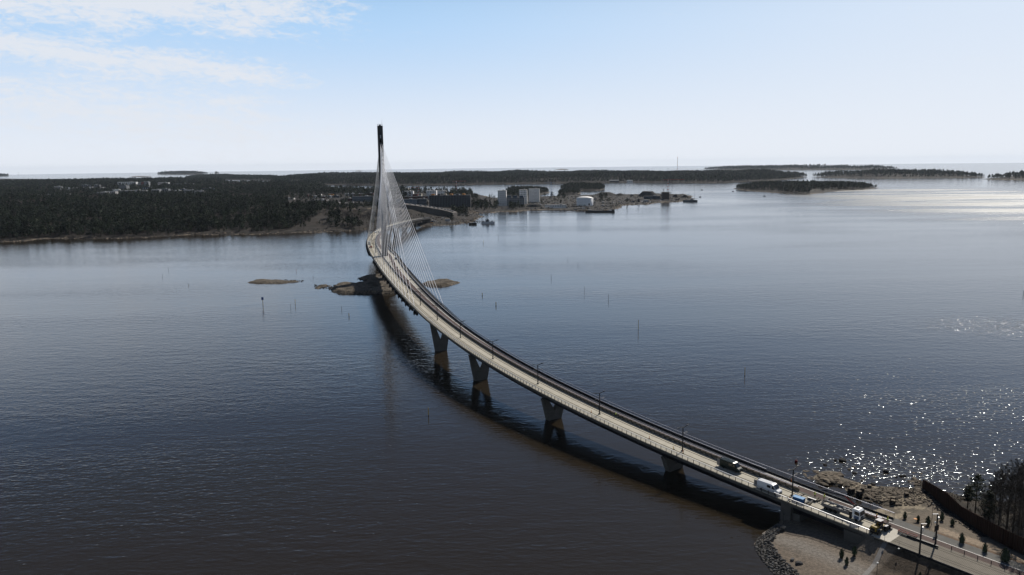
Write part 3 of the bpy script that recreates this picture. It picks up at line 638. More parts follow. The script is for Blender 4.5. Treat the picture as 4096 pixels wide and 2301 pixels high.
land('rock_islet', [(988, 1131), (1010, 1134), (1080, 1136), (1130, 1136), (1160, 1131), (1200, 1128), (1190, 1125), (1140, 1122), (1060, 1120), (1020, 1121)], h_low(1.0, 6), dth=.0006, drk=.002, mats=[ISL], amp=2.4, nsc=9, seed=6)
land('rock_islet', [(1261, 1155), (1272, 1158), (1285, 1151), (1305, 1149), (1325, 1144), (1300, 1142), (1276, 1141)], h_low(1.0, 5), dth=.0006, drk=.002, mats=[ISL], amp=3.2, nsc=6, seed=9)

# ------------------------------------------------------------------ trees
BARK = mat('bark', (0.07, 0.055, 0.042), 0.9, noise=0.3, scale=3)
PINE = mat('pine_needles', (0.036, 0.046, 0.024), 0.75, scale=0.5, col2=(0.012, 0.019, 0.012), rand=0.6, trans=0.12)
SPRU = mat('spruce_needles', (0.020, 0.030, 0.018), 0.75, scale=0.5, col2=(0.011, 0.018, 0.012), rand=0.3, trans=0.08)
TWIG = mat('bare_twigs', (0.15, 0.125, 0.108), 0.9, scale=0.6, col2=(0.08, 0.065, 0.056), rand=0.45)
def crown_mesh(kind, seed, hgt_=12.0, n=90):
    r = random.Random(seed); mb = MB()
    for i in range(n):
        if kind == 'pine':
            z = hgt_ * r.uniform(.38, 1.0); f = (z / hgt_ - .38) / .62; R_ = hgt_ * .24 * (math.sin(math.pi * min(1, .25 + .72 * f)) ** .8); s = r.uniform(.7, 1.35)
        elif kind == 'spruce':
            f = r.random() ** .8; z = hgt_ * (.10 + .9 * f); R_ = hgt_ * .21 * (1 - f) + .15; s = r.uniform(.5, 1.0) * (1.25 - .8 * f)
        a = r.uniform(0, 6.283); q = R_ * math.sqrt(r.random()) * (1 + .25 * math.sin(3 * a + seed)); c = Vector((q * math.cos(a), q * math.sin(a), z))
        t1 = Vector((r.gauss(0, 1), r.gauss(0, 1), r.gauss(0, .45))).normalized(); t2 = t1.cross(Vector((r.gauss(0, 1), r.gauss(0, 1), r.gauss(0, 1)))).normalized()
        t1 *= s; t2 *= s * .62; mb.add([c - t1, c - t2 * .9, c + t1, c + t2], [(0, 1, 2, 3)])
    return mb
def bare_mesh(seed, hgt_=11.0, n=70, th=.09):
    r = random.Random(seed); mb = MB(); mb.tube((0, 0, 0), (0, 0, hgt_ * .8), .16, .04, n=4, caps=False)
    for i in range(n):
        z = hgt_ * r.uniform(.22, .8); a = r.uniform(0, 6.283); ln = hgt_ * r.uniform(.12, .3); el = r.uniform(.4, 1.3)
        p = Vector((0, 0, z)) + Vector((math.cos(a), math.sin(a), 0)) * r.uniform(0, hgt_ * .12); d = Vector((math.cos(a) * math.cos(el), math.sin(a) * math.cos(el), math.sin(el))) * ln
        s = d.cross(Vector((r.gauss(0, 1), r.gauss(0, 1), r.gauss(0, 1)))).normalized() * th
        mb.add([p - s, p + s, p + d], [(0, 1, 2)])
    return mb
def unlinked(name, mats, mb):
    return bpy.data.objects.new(name, mb.mesh(name, mats))
LIB = {}
for kd, mt_, nn_ in (('pine', PINE, 84), ('spruce', SPRU, 84), ('bare', TWIG, 0)):
    c = bpy.data.collections.new('tree_shapes_' + kd); LIB[kd] = c
    for k in range(4):
        if kd == 'bare': mb = bare_mesh(k + 5, 11, 76, .085); ms = [TWIG]
        else:
            mb = crown_mesh(kd, k + 3, 12, nn_); mb.tube((0, 0, 0), (0, 0, 8), .17, .08, n=4, mi=1, caps=False); ms = [mt_, BARK]
        c.objects.link(unlinked(kd + '_tree_shape', ms, mb))
def forest(name, pts, kd):
    """pts: Nx4 (x, y, z, scale)"""
    if len(pts) == 0: return
    me = bpy.data.meshes.new(name); me.vertices.add(len(pts)); me.vertices.foreach_set('co', np.ascontiguousarray(pts[:, :3]).ravel().astype(np.float32))
    a = me.attributes.new('tree_scale', 'FLOAT', 'POINT'); a.data.foreach_set('value', pts[:, 3].astype(np.float32)); me.update()
    o = link(bpy.data.objects.new(name, me)); tag(o, kind='stuff')
    ng = bpy.data.node_groups.new(name, 'GeometryNodeTree'); ng.interface.new_socket('Geometry', in_out='INPUT', socket_type='NodeSocketGeometry'); ng.interface.new_socket('Geometry', in_out='OUTPUT', socket_type='NodeSocketGeometry')
    n = ng.nodes; l = ng.links; gi = n.new('NodeGroupInput'); go = n.new('NodeGroupOutput'); ci = n.new('GeometryNodeCollectionInfo'); ci.inputs[0].default_value = LIB[kd]; ci.inputs[1].default_value = True
    ip = n.new('GeometryNodeInstanceOnPoints'); ip.inputs['Pick Instance'].default_value = True
    rv = n.new('FunctionNodeRandomValue'); rv.data_type = 'FLOAT_VECTOR'; rv.inputs[0].default_value = (-.05, -.05, 0); rv.inputs[1].default_value = (.05, .05, 6.28)
    ri = n.new('FunctionNodeRandomValue'); ri.data_type = 'INT'; ri.inputs[4].default_value = 0; ri.inputs[5].default_value = 3
    na = n.new('GeometryNodeInputNamedAttribute'); na.data_type = 'FLOAT'; na.inputs[0].default_value = 'tree_scale'
    l.new(gi.outputs[0], ip.inputs['Points']); l.new(ci.outputs[0], ip.inputs['Instance']); l.new(rv.outputs[0], ip.inputs['Rotation']); l.new(ri.outputs[2], ip.inputs['Instance Index']); l.new(na.outputs[0], ip.inputs['Scale']); l.new(ip.outputs[0], go.inputs[0])
    md = o.modifiers.new('trees', 'NODES'); md.node_group = ng; return o
def scatter(poly, spacing, r0=0, r1=1e9, seed=1):
    P = np.array(poly); g = np.random.default_rng(seed); x0, y0 = P.min(0); x1, y1 = P.max(0)
    nx, ny = int((x1 - x0) / spacing) + 1, int((y1 - y0) / spacing) + 1
    X, Y = np.meshgrid(x0 + np.arange(nx) * spacing, y0 + np.arange(ny) * spacing); X = X.ravel() + g.uniform(-.5, .5, X.size) * spacing; Y = Y.ravel() + g.uniform(-.5, .5, Y.size) * spacing
    r = np.hypot(X, Y); th = np.degrees(np.arctan2(X, Y)); k = (r >= r0) & (r < r1) & (np.abs(th) < 41); X, Y = X[k], Y[k]
    return X, Y

# ------------------------------------------------------------------ buildings
WIN = mat('window_glass', (0.02, 0.026, 0.034), 0.15, spec=0.6)
WINL = mat('pale_window', (0.30, 0.34, 0.38), 0.2)
COLS = {'white': (0.78, 0.77, 0.76), 'offwhite': (0.42, 0.41, 0.40), 'grey': (0.20, 0.21, 0.22), 'lgrey': (0.32, 0.33, 0.34), 'dgrey': (0.055, 0.062, 0.072), 'blue': (0.045, 0.07, 0.10), 'red': (0.13, 0.035, 0.03), 'brick': (0.08, 0.035, 0.03), 'orange': (0.42, 0.20, 0.06), 'beige': (0.45, 0.41, 0.34), 'brown': (0.07, 0.05, 0.04), 'concrete': (0.115, 0.105, 0.098), 'black': (0.02, 0.022, 0.028), 'rose': (0.30, 0.10, 0.07)}
def bm_(c): return mat('facade_' + c, COLS[c], 0.85, noise=0.15, scale=0.15)
ROOFD = mat('flat_roof', (0.07, 0.072, 0.075), 0.9, noise=0.3, scale=0.2); ROOFL = mat('pale_roof', (0.38, 0.38, 0.38), 0.7, noise=0.15, scale=0.2)
KEEP = []
wmesh = {}
def wm(wd, ht, m_):
    k = (round(wd, 1), round(ht, 1), m_.name)
    if k not in wmesh: wmesh[k] = MB().box((0, 0, 0), (k[0], .16, k[1])).mesh('window', [m_])
    return wmesh[k]
def building(x0, x1, yt, yb, col, label, floors=0, bays=0, depth=14, roof='flat', gz=None, name='office_block', cat='building', win=WIN, roofm=None, turn=0.0, side_win=0, wsz=(.5, .5), trim=None):
    g = 5.0 if gz is None else gz
    gv = g + (10.5 if (x0 < 1150 and yb < 800) else 0); a, b = at(x0, yb, gv), at(x1, yb, gv); a[2] = b[2] = g; c = (a + b) / 2; wd = np.linalg.norm(b - a)
    rz = math.atan2(b[1] - a[1], b[0] - a[0]) * .3 + turn
    h = hgt(np.array([c[0], c[1], g]), yt)
    d = np.array([-math.sin(rz), math.cos(rz), 0]); c2 = c + d * depth / 2
    e = empty(name, (c2[0], c2[1], g), rz, label, cat); KEEP.append((c2[0], c2[1], max(wd, depth) / 2 + 4))
    hh = h if roof == 'flat' else h * .66
    inst('wall', MB().box((0, 0, hh / 2 - 3), (wd, depth, hh + 6)).mesh('wall', [bm_(col)]), e)
    rm = roofm or (ROOFL if col in ('white', 'lgrey') else ROOFD)
    if roof == 'flat':
        inst('roof', MB().box((0, 0, hh + .15), (wd + .3, depth + .3, .3)).mesh('roof', [rm]), e)
        if wd > 16: inst('roof_plant', MB().box((wd * .17, 0, hh + 1.3), (wd * .13, depth * .4, 2.0)).mesh('roof_plant', [bm_('lgrey' if col != 'white' else 'offwhite')]), e)
    else:
        w2, d2 = wd / 2 + .4, depth / 2 + .4
        inst('roof', MB().add([(-w2, -d2, hh), (w2, -d2, hh), (w2, d2, hh), (-w2, d2, hh), (-w2 + (0 if roof == 'gable' else 2), 0, h), (w2 - (0 if roof == 'gable' else 2), 0, h)], [(3, 2, 1, 0), (0, 1, 5, 4), (2, 3, 4, 5), (1, 2, 5), (3, 0, 4)]).mesh('roof', [rm]), e)
    if floors and bays:
        fh, bw = hh / floors, wd / bays; me = wm(bw * wsz[0], fh * wsz[1], win)
        for i in range(floors):
            for j in range(bays):
                inst('window', me, e, (-wd / 2 + bw * (j + .5), -depth / 2, fh * (i + .55)))
        if side_win:
            bd = depth / side_win; me2 = wm(bd * wsz[0], fh * wsz[1], win)
            sx = 1 if c[0] < 0 else -1
            for i in range(floors):
                for j in range(side_win): inst('window', me2, e, (sx * wd / 2, -depth / 2 + bd * (j + .5), fh * (i + .55)), (0, 0, math.pi / 2))
    return e, c, wd, h, rz
r3 = lambda X0, X1, Y0, Y1: (X0 * .388, X1 * .388, 620 + Y0 * .388, 620 + Y1 * .388)
r7 = lambda X0, X1, Y0, Y1: (1150 + X0 * .2135, 1150 + X1 * .2135, 720 + Y0 * .2135, 720 + Y1 * .2135)
r4 = lambda X0, X1, Y0, Y1: (1600 + X0 * .1941, 1600 + X1 * .1941, 740 + Y0 * .1941, 740 + Y1 * .1941)
rb = lambda X0, X1, Y0, Y1: (1900 + X0 * .2329, 1900 + X1 * .2329, 720 + Y0 * .2329, 720 + Y1 * .2329)
r5 = lambda X0, X1, Y0, Y1: (2200 + X0 * .2717, 2200 + X1 * .2717, 720 + Y0 * .2717, 720 + Y1 * .2717)
TB = [
 (r3(1235, 1385, 280, 324), 'white', 'long white block in the far woods, left of the red and white tower block', 3, 9, 16, 10),
 (r3(1430, 1462, 285, 326), 'offwhite', 'narrow pale stair tower beside the red block in the far woods', 3, 2, 12, 10),
 (r3(1462, 1492, 280, 326), 'rose', 'red-brown slab joined to a pale block in the far woods', 3, 2, 12, 10),
 (r3(1493, 1530, 278, 330), 'lgrey', 'pale tower block on the right of the red-brown slab in the far woods', 4, 3, 14, 10),
 (r3(1640, 1725, 285, 320), 'white', 'white block with dark window strips above the long school roofs', 3, 5, 14, 10),
 (r3(1725, 1960, 296, 322), 'grey', 'low grey building stretching right from the white striped block', 1, 12, 18, 10),
 (r3(1010, 1095, 385, 432), 'lgrey', 'light grey block at the left end of the school complex in the woods', 3, 5, 16, 7),
 (r3(1096, 1185, 375, 428), 'offwhite', 'stepped pale block second from the left in the school complex', 3, 5, 16, 7),
 (r3(1150, 1182, 352, 384), 'offwhite', 'small pale stair head beside the brightest white cube', 1, 2, 8, 7),
 (r3(1183, 1225, 357, 388), 'white', 'brightest white cube standing out of the woods', 1, 2, 10, 7),
 (r3(1240, 1300, 315, 368), 'grey', 'grey wedge-shaped hall behind the bright white cube', 0, 0, 20, 8),
 (r3(1250, 1480, 366, 392), 'lgrey', 'long low grey hall in the middle of the school complex', 1, 14, 20, 7),
 (r3(1475, 1550, 332, 366), 'dgrey', 'dark block just below the red-brown slab', 2, 4, 12, 8),
 (r3(1570, 1640, 358, 394), 'lgrey', 'light grey classroom block left of the block with a sunlit roof edge', 2, 5, 14, 7),
 (r3(1642, 1730, 350, 388), 'grey', 'grey block with a sunlit roof edge in the school complex', 2, 5, 14, 7),
 (r3(1732, 1786, 366, 392), 'white', 'small white block, left of a pair in the woods', 2, 3, 12, 7),
 (r3(1790, 1856, 365, 392), 'white', 'small white block, right of a pair beside the dark blue hall', 2, 4, 12, 7),
 (r3(1858, 1900, 352, 390), 'blue', 'dark blue hall at the right of the two small white blocks', 0, 0, 14, 7),
 (r3(1900, 2010, 362, 395), 'lgrey', 'grey row of low blocks right of the dark blue hall', 2, 8, 14, 7),
 (r3(2012, 2090, 368, 406), 'offwhite', 'low hall with a cream-coloured end at the right of the row', 1, 4, 14, 7),
 (r3(2075, 2195, 345, 364), 'blue', 'flat dark-roofed hall with pale posts at the right edge of the far school area', 1, 8, 14, 8),
 (r3(200, 360, 412, 428), 'offwhite', 'leftmost long low shed with a pale roof in the woods', 1, 8, 14, 7),
 (r3(400, 540, 412, 434), 'lgrey', 'low shed with a bright right end, second from the left', 1, 7, 14, 7),
 (r3(570, 720, 405, 434), 'lgrey', 'long low grey hall left of the red shed', 1, 8, 16, 7),
 (r3(740, 800, 410, 436), 'white', 'little white hall touching the red shed', 1, 3, 14, 7),
 (r3(800, 860, 425, 450), 'rose', 'small red shed at the right end of the low row', 0, 0, 12, 7),
 (r3(660, 1020, 336, 348), 'white', 'very long thin white-roofed hall in the far woods', 0, 0, 22, 8),
 (r3(562, 616, 325, 352), 'lgrey', 'small grey hall at the left of the very long white roof', 1, 3, 14, 8),
 (r3(830, 895, 308, 334), 'grey', 'small dim grey block above the very long white roof, left one', 2, 4, 12, 9),
 (r3(920, 1012, 308, 334), 'grey', 'wider dim grey block above the very long white roof, right one', 2, 5, 12, 9),
 (r7(0, 110, 335, 388), 'white', 'small white house group alone at the left of the town', 2, 4, 12, 6),
 (r7(355, 390, 275, 345), 'brick', 'dark red block at the left end of the orange and white town houses', 4, 2, 14, 6),
 (r7(391, 486, 305, 345), 'orange', 'orange town block left of the white one', 2, 5, 14, 6),
 (r7(487, 600, 300, 350), 'white', 'white town block between the orange and the dark red blocks', 3, 6, 14, 6),
 (r7(575, 630, 268, 300), 'white', 'white box on top of the town blocks, left one', 0, 0, 8, 12),
 (r7(601, 708, 315, 360), 'brick', 'dark red town block in the middle of the row', 3, 6, 14, 6),
 (r7(710, 822, 300, 352), 'white', 'white town block on the right with a taller stair box', 3, 6, 14, 6),
 (r7(770, 850, 263, 300), 'orange', 'orange rooftop block above the right white town block', 1, 3, 10, 12),
 (r7(824, 960, 300, 350), 'black', 'very dark town block at the right of the white one', 3, 7, 14, 6),
 (r7(430, 720, 375, 452), 'offwhite', 'pale concrete service building in front of the orange and white blocks', 2, 8, 22, 5),
 (r7(915, 1020, 388, 436), 'brick', 'low dark red brick block left of the big brick one', 2, 6, 14, 5),
 (r7(1015, 1225, 350, 446), 'brick', 'big dark red brick block in front of the slate block', 4, 11, 16, 5),
 (r7(1225, 1590, 310, 446), 'dgrey', 'big slate-grey apartment block left of the cables', 5, 18, 16, 5),
 (r7(1080, 1130, 250, 292), 'white', 'small white block far behind the big brick block', 2, 2, 12, 8),
 (r7(1131, 1250, 256, 298), 'lgrey', 'pale flat block far behind the big slate block', 2, 6, 12, 8),
 (r7(1245, 1370, 262, 310), 'brick', 'dark red block rising behind the slate block, left one', 3, 6, 14, 6),
 (r7(1372, 1446, 250, 304), 'offwhite', 'pale pinkish block between two dark red blocks behind the slate block', 3, 4, 14, 6),
 (r7(1450, 1600, 250, 306), 'brick', 'dark red block rising behind the slate block, right one', 3, 7, 14, 6),
 (r7(330, 600, 452, 500), 'grey', 'low flat grey hall on the left behind the rocky hill', 1, 12, 30, 5),
 (r7(740, 1000, 470, 530), 'concrete', 'low concrete hall partly hidden by pines behind the rocky hill', 1, 10, 26, 5),
 (r7(880, 1340, 436, 482), 'lgrey', 'long pale flat-roofed hall in front of the brick block', 1, 18, 26, 5),
 (r7(1640, 1676, 310, 520), 'dgrey', 'slim dark tower with pale balconies behind the left cables', 7, 1, 10, 5),
 (r7(1684, 1760, 362, 520), 'lgrey', 'rounded pale end block with a sunlit top behind the left cables', 5, 3, 14, 5),
 (r4(0, 170, 70, 165), 'beige', 'beige block with a sunlit white end behind the cables', 3, 6, 14, 6),
 (r4(60, 265, 130, 260), 'white', 'white block with square windows just right of the cables', 4, 7, 16, 6),
 (r4(266, 362, 190, 275), 'red', 'small brick-red block beside the white one with square windows', 3, 4, 14, 6),
 (r4(363, 440, 180, 262), 'beige', 'cream block right of the brick-red one', 2, 3, 14, 6),
 (r4(552, 744, 115, 310), 'white', 'tall white apartment block with square windows, left of a pair', 6, 6, 18, 6),
 (r4(745, 936, 126, 240), 'white', 'lower white apartment block, right of the pair', 4, 6, 18, 6),
 (r4(80, 550, 240, 320), 'brick', 'dark red upper storeys behind the slate-blue front block', 3, 16, 16, 6),
 (r4(-80, 350, 300, 446), 'blue', 'slate-blue apartment block right behind the cables', 5, 16, 16, 5),
 (r4(351, 548, 290, 446), 'black', 'near-black apartment block with glazed balconies', 5, 9, 16, 5),
 (rb(395, 535, 182, 430), 'white', 'white tower with sloping top, left of the grey courtyard block', 7, 5, 18, 4),
 (rb(760, 892, 172, 400), 'white', 'white tower with sloping top, right of the grey courtyard block', 7, 5, 18, 4),
 (rb(926, 1108, 155, 374), 'white', 'tall white slab with narrow slit windows beside the islet', 9, 12, 16, 4),
]
PRT = []
for (x0, x1, y0, y1), col, lab, fl, bay, dep, gz in TB:
    gz_ = 4.5 if x0 > 1600 else gz
    nm = 'apartment_block' if ('apartment' in lab or 'tower' in lab or 'town block' in lab) else ('hall' if 'hall' in lab or 'shed' in lab else 'office_block')
    wz = (.28, .72) if 'slit' in lab else (.45, .5)
    building(x0, x1, y0, y1, col, lab, fl, bay, dep, 'flat', gz_, nm, wsz=wz, win=WIN if col not in ('dgrey', 'black', 'blue', 'brick') else WINL if col != 'brick' else WIN)
for (x0, x1, y0, y1), col, lab, fl, bay in [
 (r3(510, 580, 540, 580), 'lgrey', 'pitched-roof house at the left of three in the near woods', 1, 3), (r3(605, 660, 550, 586), 'offwhite', 'middle pitched-roof house of three in the near woods', 1, 3),
 (r3(690, 750, 550, 578), 'white', 'right pitched-roof house of three in the near woods', 1, 3), (r3(1008, 1034, 512, 546), 'white', 'lone bright white gable house in the woods', 1, 1)]:
    building(x0, x1, y0, y1, col, lab, fl, bay, 9, 'gable', 9, 'house', roofm=ROOFL if 'right' in lab else ROOFD)
# long grey block with blue penthouses in front of the two white towers
e, c, wd, h, rz = building(*rb(430, 845, 308, 430), 'grey', 'long grey courtyard block with blue penthouses between the white towers', 4, 15, 16, gz=4, name='apartment_block', win=WIN)
for k in range(4): inst('penthouse', MB().box((-wd / 2 + wd * (k + .5) / 4, 0, h + 2.4), (wd * .16, 9, 4.8)).mesh('penthouse', [bm_('blue')]), e)
# dark scaffolded block
e, c, wd, h, rz = building(*r4(620, 1440, 215, 448), 'black', 'long very dark block wrapped in scaffolding under the red and white crane', 6, 26, 18, gz=4.5, name='apartment_block', win=WINL, wsz=(.2, .35))
mb = MB()
for k in range(7): mb.box((0, -10.1, h * k / 6.0), (wd + 1, 1.6, .35))
for k in range(28): mb.box((-wd / 2 + wd * k / 27.0, -10.9, h / 2), (.16, .16, h))
inst('scaffolding', mb.mesh('scaffolding', [GALVD]), e)
for k, cc in enumerate(('orange', 'dgrey', 'beige', 'orange', 'dgrey', 'orange')): inst('attic_storey', MB().box((-wd * .42 + wd * .15 * k, 0, h + 1.6), (wd * .07, 10, 3.2)).mesh('attic_storey', [bm_(cc)]), e)
# long sloping ribbed concrete wall building by the bridge end
a, b_ = at(1600, 860, 6), at(1812, 871, 4); e = empty('parking_hall', ((a + b_) / 2)[:3].tolist(), 0, 'long curved grey ribbed concrete hall dropping down behind the bridge end', 'building')
o0 = np.array(e.location); n = 42; f0 = at(1740, 869, 4); mb = MB(); rb_ = MB()
def hallp(t): 
    q = (1 - t) ** 2 * a + 2 * t * (1 - t) * (f0 * 2 - .5 * a - .5 * b_) + t * t * b_; return np.array([q[0], q[1] + 0, 3.0])
hh = lambda t: 24 - 14.5 * t
pts = [hallp(i / n) for i in range(n + 1)]
dv = np.array([.25, 1.0, 0]); dv = dv / np.linalg.norm(dv) * 26
for i in range(n):
    p, q = pts[i], pts[i + 1]; h0, h1 = hh(i / n), hh((i + 1) / n)
    mb.add([p, q, q + [0, 0, h1], p + [0, 0, h0], p + dv, q + dv, q + dv + [0, 0, h1], p + dv + [0, 0, h0]], [(0, 1, 2, 3), (3, 2, 6, 7), (7, 6, 5, 4)] + ([(0, 3, 7, 4)] if i == 0 else []) + ([(1, 5, 6, 2)] if i == n - 1 else []))
mb.build('wall', [bm_('concrete')], e); rbm = MB().box((0, 0, .5), (.5, .5, 1)).mesh('facade_rib', [CONC2])
for i in range(n):
    p = pts[i]; inst('facade_rib', rbm, e, (p + [0, -.2, 0] - o0).tolist(), (0, 0, 0), (1.6, 1, hh(i / n)))
mb = MB()
for i in range(4, n - 2, 3): p = pts[i] + dv * .5; mb.box((p[0], p[1], 3 + hh(i / n) + .8), (4, 5, 1.6))
mb.build('roof_hatch', [bm_('grey')], e)
for t in (.08, .8, .92): p = hallp(t); inst('gateway', MB().box((0, 0, 2.3), (3.4, .5, 4.6)).mesh('gateway', [BLK]), e, (p + [0, -.5, 0] - o0).tolist())
KEEP += [(p[0], p[1] + 12, 22) for p in pts[::4]]
# far shore houses
for (x0, x1, y0, y1), col, lab in [((2011, 2026, 712, 718), 'white', 'tiny white villa in the far woods, left of two'), ((2031, 2046, 712, 718), 'white', 'tiny white villa in the far woods, right of two'),
   ((2344, 2368, 718, 723), 'white', 'low white boathouse roof on the far shore above the round islet'), ((2439, 2475, 720, 728), 'dgrey', 'long dark boathouse with a white roof on the far shore'), ((2508, 2530, 720, 729), 'white', 'white gabled villa on the far shore'), ((1960, 1975, 724, 728), 'offwhite', 'small pale hut on the reedy far shore')]:
    building(x0, x1, y0, y1, col, lab, 1, 3, 10, 'gable', 3, 'house', roofm=ROOFL)
building(1793, 1808, 692, 703, 'dgrey', 'dark square tower standing out of the far woods', 0, 0, 14, gz=10, name='lookout_tower', cat='tower')
# white tank
c = at(2342, 822, 4); R_ = np.linalg.norm(at(2374, 815, 4) - at(2310, 815, 4)) / 2; c = c + np.array([0, R_, 0]) * .8; th = hgt(at(2342, 820, 4), 790)
e = empty('storage_tank', (c[0], c[1], 3), 0, 'big round white storage tank with a shallow domed roof on the quay', 'storage tank'); KEEP.append((c[0], c[1], R_ + 20))
TW = mat('tank_white', (0.66, 0.68, 0.70), 0.5, noise=0.08, scale=.2)
inst('tank_wall', MB().lathe([(R_, 0), (R_, th)], n=48).mesh('tank_wall', [TW], smooth=True), e)
inst('tank_roof', MB().lathe([(R_ + .15, th), (R_ + .15, th + .3), (R_ * .7, th + 2.4), (R_ * .35, th + 3.6), (.1, th + 4)], n=48).mesh('tank_roof', [WHITE], smooth=True), e)
inst('door', MB().box((R_ * .42, -R_ * .92, 2.8), (3, 1.4, 5.6)).mesh('door', [BLK]), e)
mb = MB()
for k in range(1, 5): mb.lathe([(R_ + .02, th * k / 5), (R_ + .14, th * k / 5), (R_ + .14, th * k / 5 + .25), (R_ + .02, th * k / 5 + .25)], n=48)
inst('wall_seam', mb.mesh('wall_seam', [GALVD]), e)
# sheds and trailers on the quay
building(2198, 2266, 820, 830, 'white', 'long low white shed with a red board beside the white tank', 1, 10, 8, gz=3.5, name='shed', cat='shed')
o = building(2247, 2257, 822.5, 826, 'red', 'red board on the front of the long white shed', 0, 0, .6, gz=4.5, name='sign_board', cat='sign')[0]
building(2148, 2165, 818, 826, 'white', 'white site cabin left of the white camper on the quay', 0, 0, 4, gz=3.5, name='site_cabin', cat='cabin')
building(2180, 2196, 820, 828, 'white', 'white camper-like cabin next to the long white shed', 1, 2, 4, gz=3.5, name='site_cabin', cat='cabin')
building(2576, 2640, 785, 795, 'blue', 'long blue-grey site office on posts near the tip of the peninsula', 2, 14, 12, gz=3.5, name='site_office')
building(2576, 2594, 800, 809, 'lgrey', 'small pale shed at the water near the tip of the peninsula', 0, 0, 6, gz=1.5, name='shed', cat='shed')
building(2551, 2559, 797, 809, 'black', 'small black hut on the shore near the tip of the peninsula', 0, 0, 5, gz=1.5, name='shed', cat='shed')
building(1767, 1776, 871, 877, 'white', 'small white container on the ground behind the bridge end', 0, 0, 3, gz=3, name='container', cat='container')
building(1781, 1801, 877, 885, 'lgrey', 'blue-grey container beside the shore track', 0, 0, 3, gz=2.5, name='container', cat='container')
building(1720, 1733, 884, 891, 'blue', 'dark teal container by the rip-rap near the bridge end', 0, 0, 3, gz=2.5, name='container', cat='container')
for k, (x, y, cc) in enumerate([(1745, 877, 'white'), (1754, 879, 'lgrey'), (1760, 881, 'blue'), (1812, 878, 'black'), (1735, 889, 'black'), (1737, 880, 'black'), (1727, 893, 'orange')]):
    q = at(x, y, 2.6); e = empty('parked_car', q, .3 + k, '%s car parked on bare ground below the ribbed hall, %s' % ({'white': 'white', 'lgrey': 'silver', 'blue': 'blue', 'black': 'black', 'orange': 'yellow'}[cc], ['left of the container', 'between two others', 'touching the container', 'by its low end', 'on the shore track', 'beside a white car', 'at the waterside'][k]), 'car')
    inst('body', MB().side([(-2.1, .3), (2.1, .3), (2.15, .8), (1.2, .95), (.6, 1.45), (-1.2, 1.45), (-2.0, 1.0)], -.9, .9).mesh('body', [bm_(cc)]), e)
    inst('window', MB().side([(-1.1, 1.0), (1.0, .98), (.55, 1.38), (-1.1, 1.38)], -.93, .93).mesh('window', [GLASS]), e)
# slatted tall frame (ruin) on the shore
q0, q1 = at(2004, 836, 2), at(2034, 838, 2); e = empty('slatted_wall', q0, 0, 'tall pale slatted frame standing on the shore before the grey courtyard block', 'structure')
pm_ = MB().box((0, 0, .5), (.55, .55, 1)).mesh('slat', [bm_('lgrey')]); hq = hgt(q0, 812)
for k in range(9):
    p = q0 + (q1 - q0) * k / 8; inst('slat', pm_, e, (p - q0).tolist(), (0, 0, 0), (1, 1, hq * (1.0 + .12 * k - .05 * (k % 2))))
inst('beam', MB().box((np.linalg.norm(q1 - q0) / 2, 0, hq * .5), (np.linalg.norm(q1 - q0), .4, .5)).mesh('beam', [bm_('lgrey')]), e)

# tower cranes
def crane(px, yb, yt, x0, x1, col, label, gz=4, r=1.0, col2=None):
    b = at(px, yb, gz); h = hgt(b, yt); s = np.linalg.norm(b) / FOC; e = empty('tower_crane', b, 0, label, 'crane'); m1 = mat('crane_' + col, {'red': (.45, .07, .04), 'blue': (.08, .13, .22), 'white': (.6, .6, .6), 'grey': (.25, .26, .28)}[col], .6); m2 = mat('crane_' + (col2 or col), {'white': (.6, .6, .6)}.get(col2, (.08, .13, .22)), .6)
    for k in range(int(h / 4)):
        mb = MB()
        for sx in (-r, r):
            for sy in (-r, r): mb.tube((sx, sy, k * 4), (sx, sy, k * 4 + 4), .16, n=4)
        mb.tube((-r, -r, k * 4), (r, -r, k * 4 + 4), .1, n=4).tube((r, -r, k * 4), (-r, -r, k * 4 + 4), .1, n=4).tube((-r, r, k * 4), (-r, -r, k * 4 + 4), .1, n=4).tube((r, r, k * 4 + 4), (-r, r, k * 4), .1, n=4)
        inst('mast_section', mb.mesh('mast_section', [m1 if k % 2 else m2]), e)
    top = int(h / 4) * 4
    inst('cab', MB().box((0, -r - .8, top - .8), (1.8, 1.6, 2)).mesh('cab', [m2]), e)
    mb = MB(); l0, l1 = (x0 - px) * s, (x1 - px) * s; nseg = 14
    for k in range(nseg):
        u0, u1 = l0 + (l1 - l0) * k / nseg, l0 + (l1 - l0) * (k + 1) / nseg
        mb.tube((u0, -.6, top), (u1, -.6, top), .13, n=4).tube((u0, .6, top), (u1, .6, top), .13, n=4).tube((u0, 0, top + 1.3), (u1, 0, top + 1.3), .13, n=4).tube((u0, -.6, top), (u1, 0, top + 1.3), .08, n=4)
    inst('jib', mb.mesh('jib', [m1]), e); inst('counterweight', MB().box(((l0 if abs(l0) < abs(l1) else l1) * .85, 0, top - .6), (3, 1.4, 2)).mesh('counterweight', [bm_('grey')]), e)
    inst('mast_head', MB().tube((0, 0, top), (0, 0, top + 4.5), .3, .1, n=4).tube((0, 0, top + 4.4), ((l1 if abs(l1) > abs(l0) else l0) * .7, 0, top + 1.3), .06, n=3).mesh('mast_head', [m1]), e)
crane(1826.6, 786, 724, 1810, 1865, 'red', 'red and white tower crane over the dark scaffolded block', 6, col2='white')
crane(2205, 795, 728, 2177, 2221, 'blue', 'dark blue tower crane with a short jib in the water gap by the white slab', 3, r=1.5)
crane(2671, 792, 717, 2649, 2734, 'red', 'red and white tower crane at the half-built block near the peninsula tip', 4, col2='white', r=1.3)
crane(1674.7, 776, 748, 1640, 1682, 'red', 'small red tower crane just right of the cables, standing against the water', 6, col2='white')
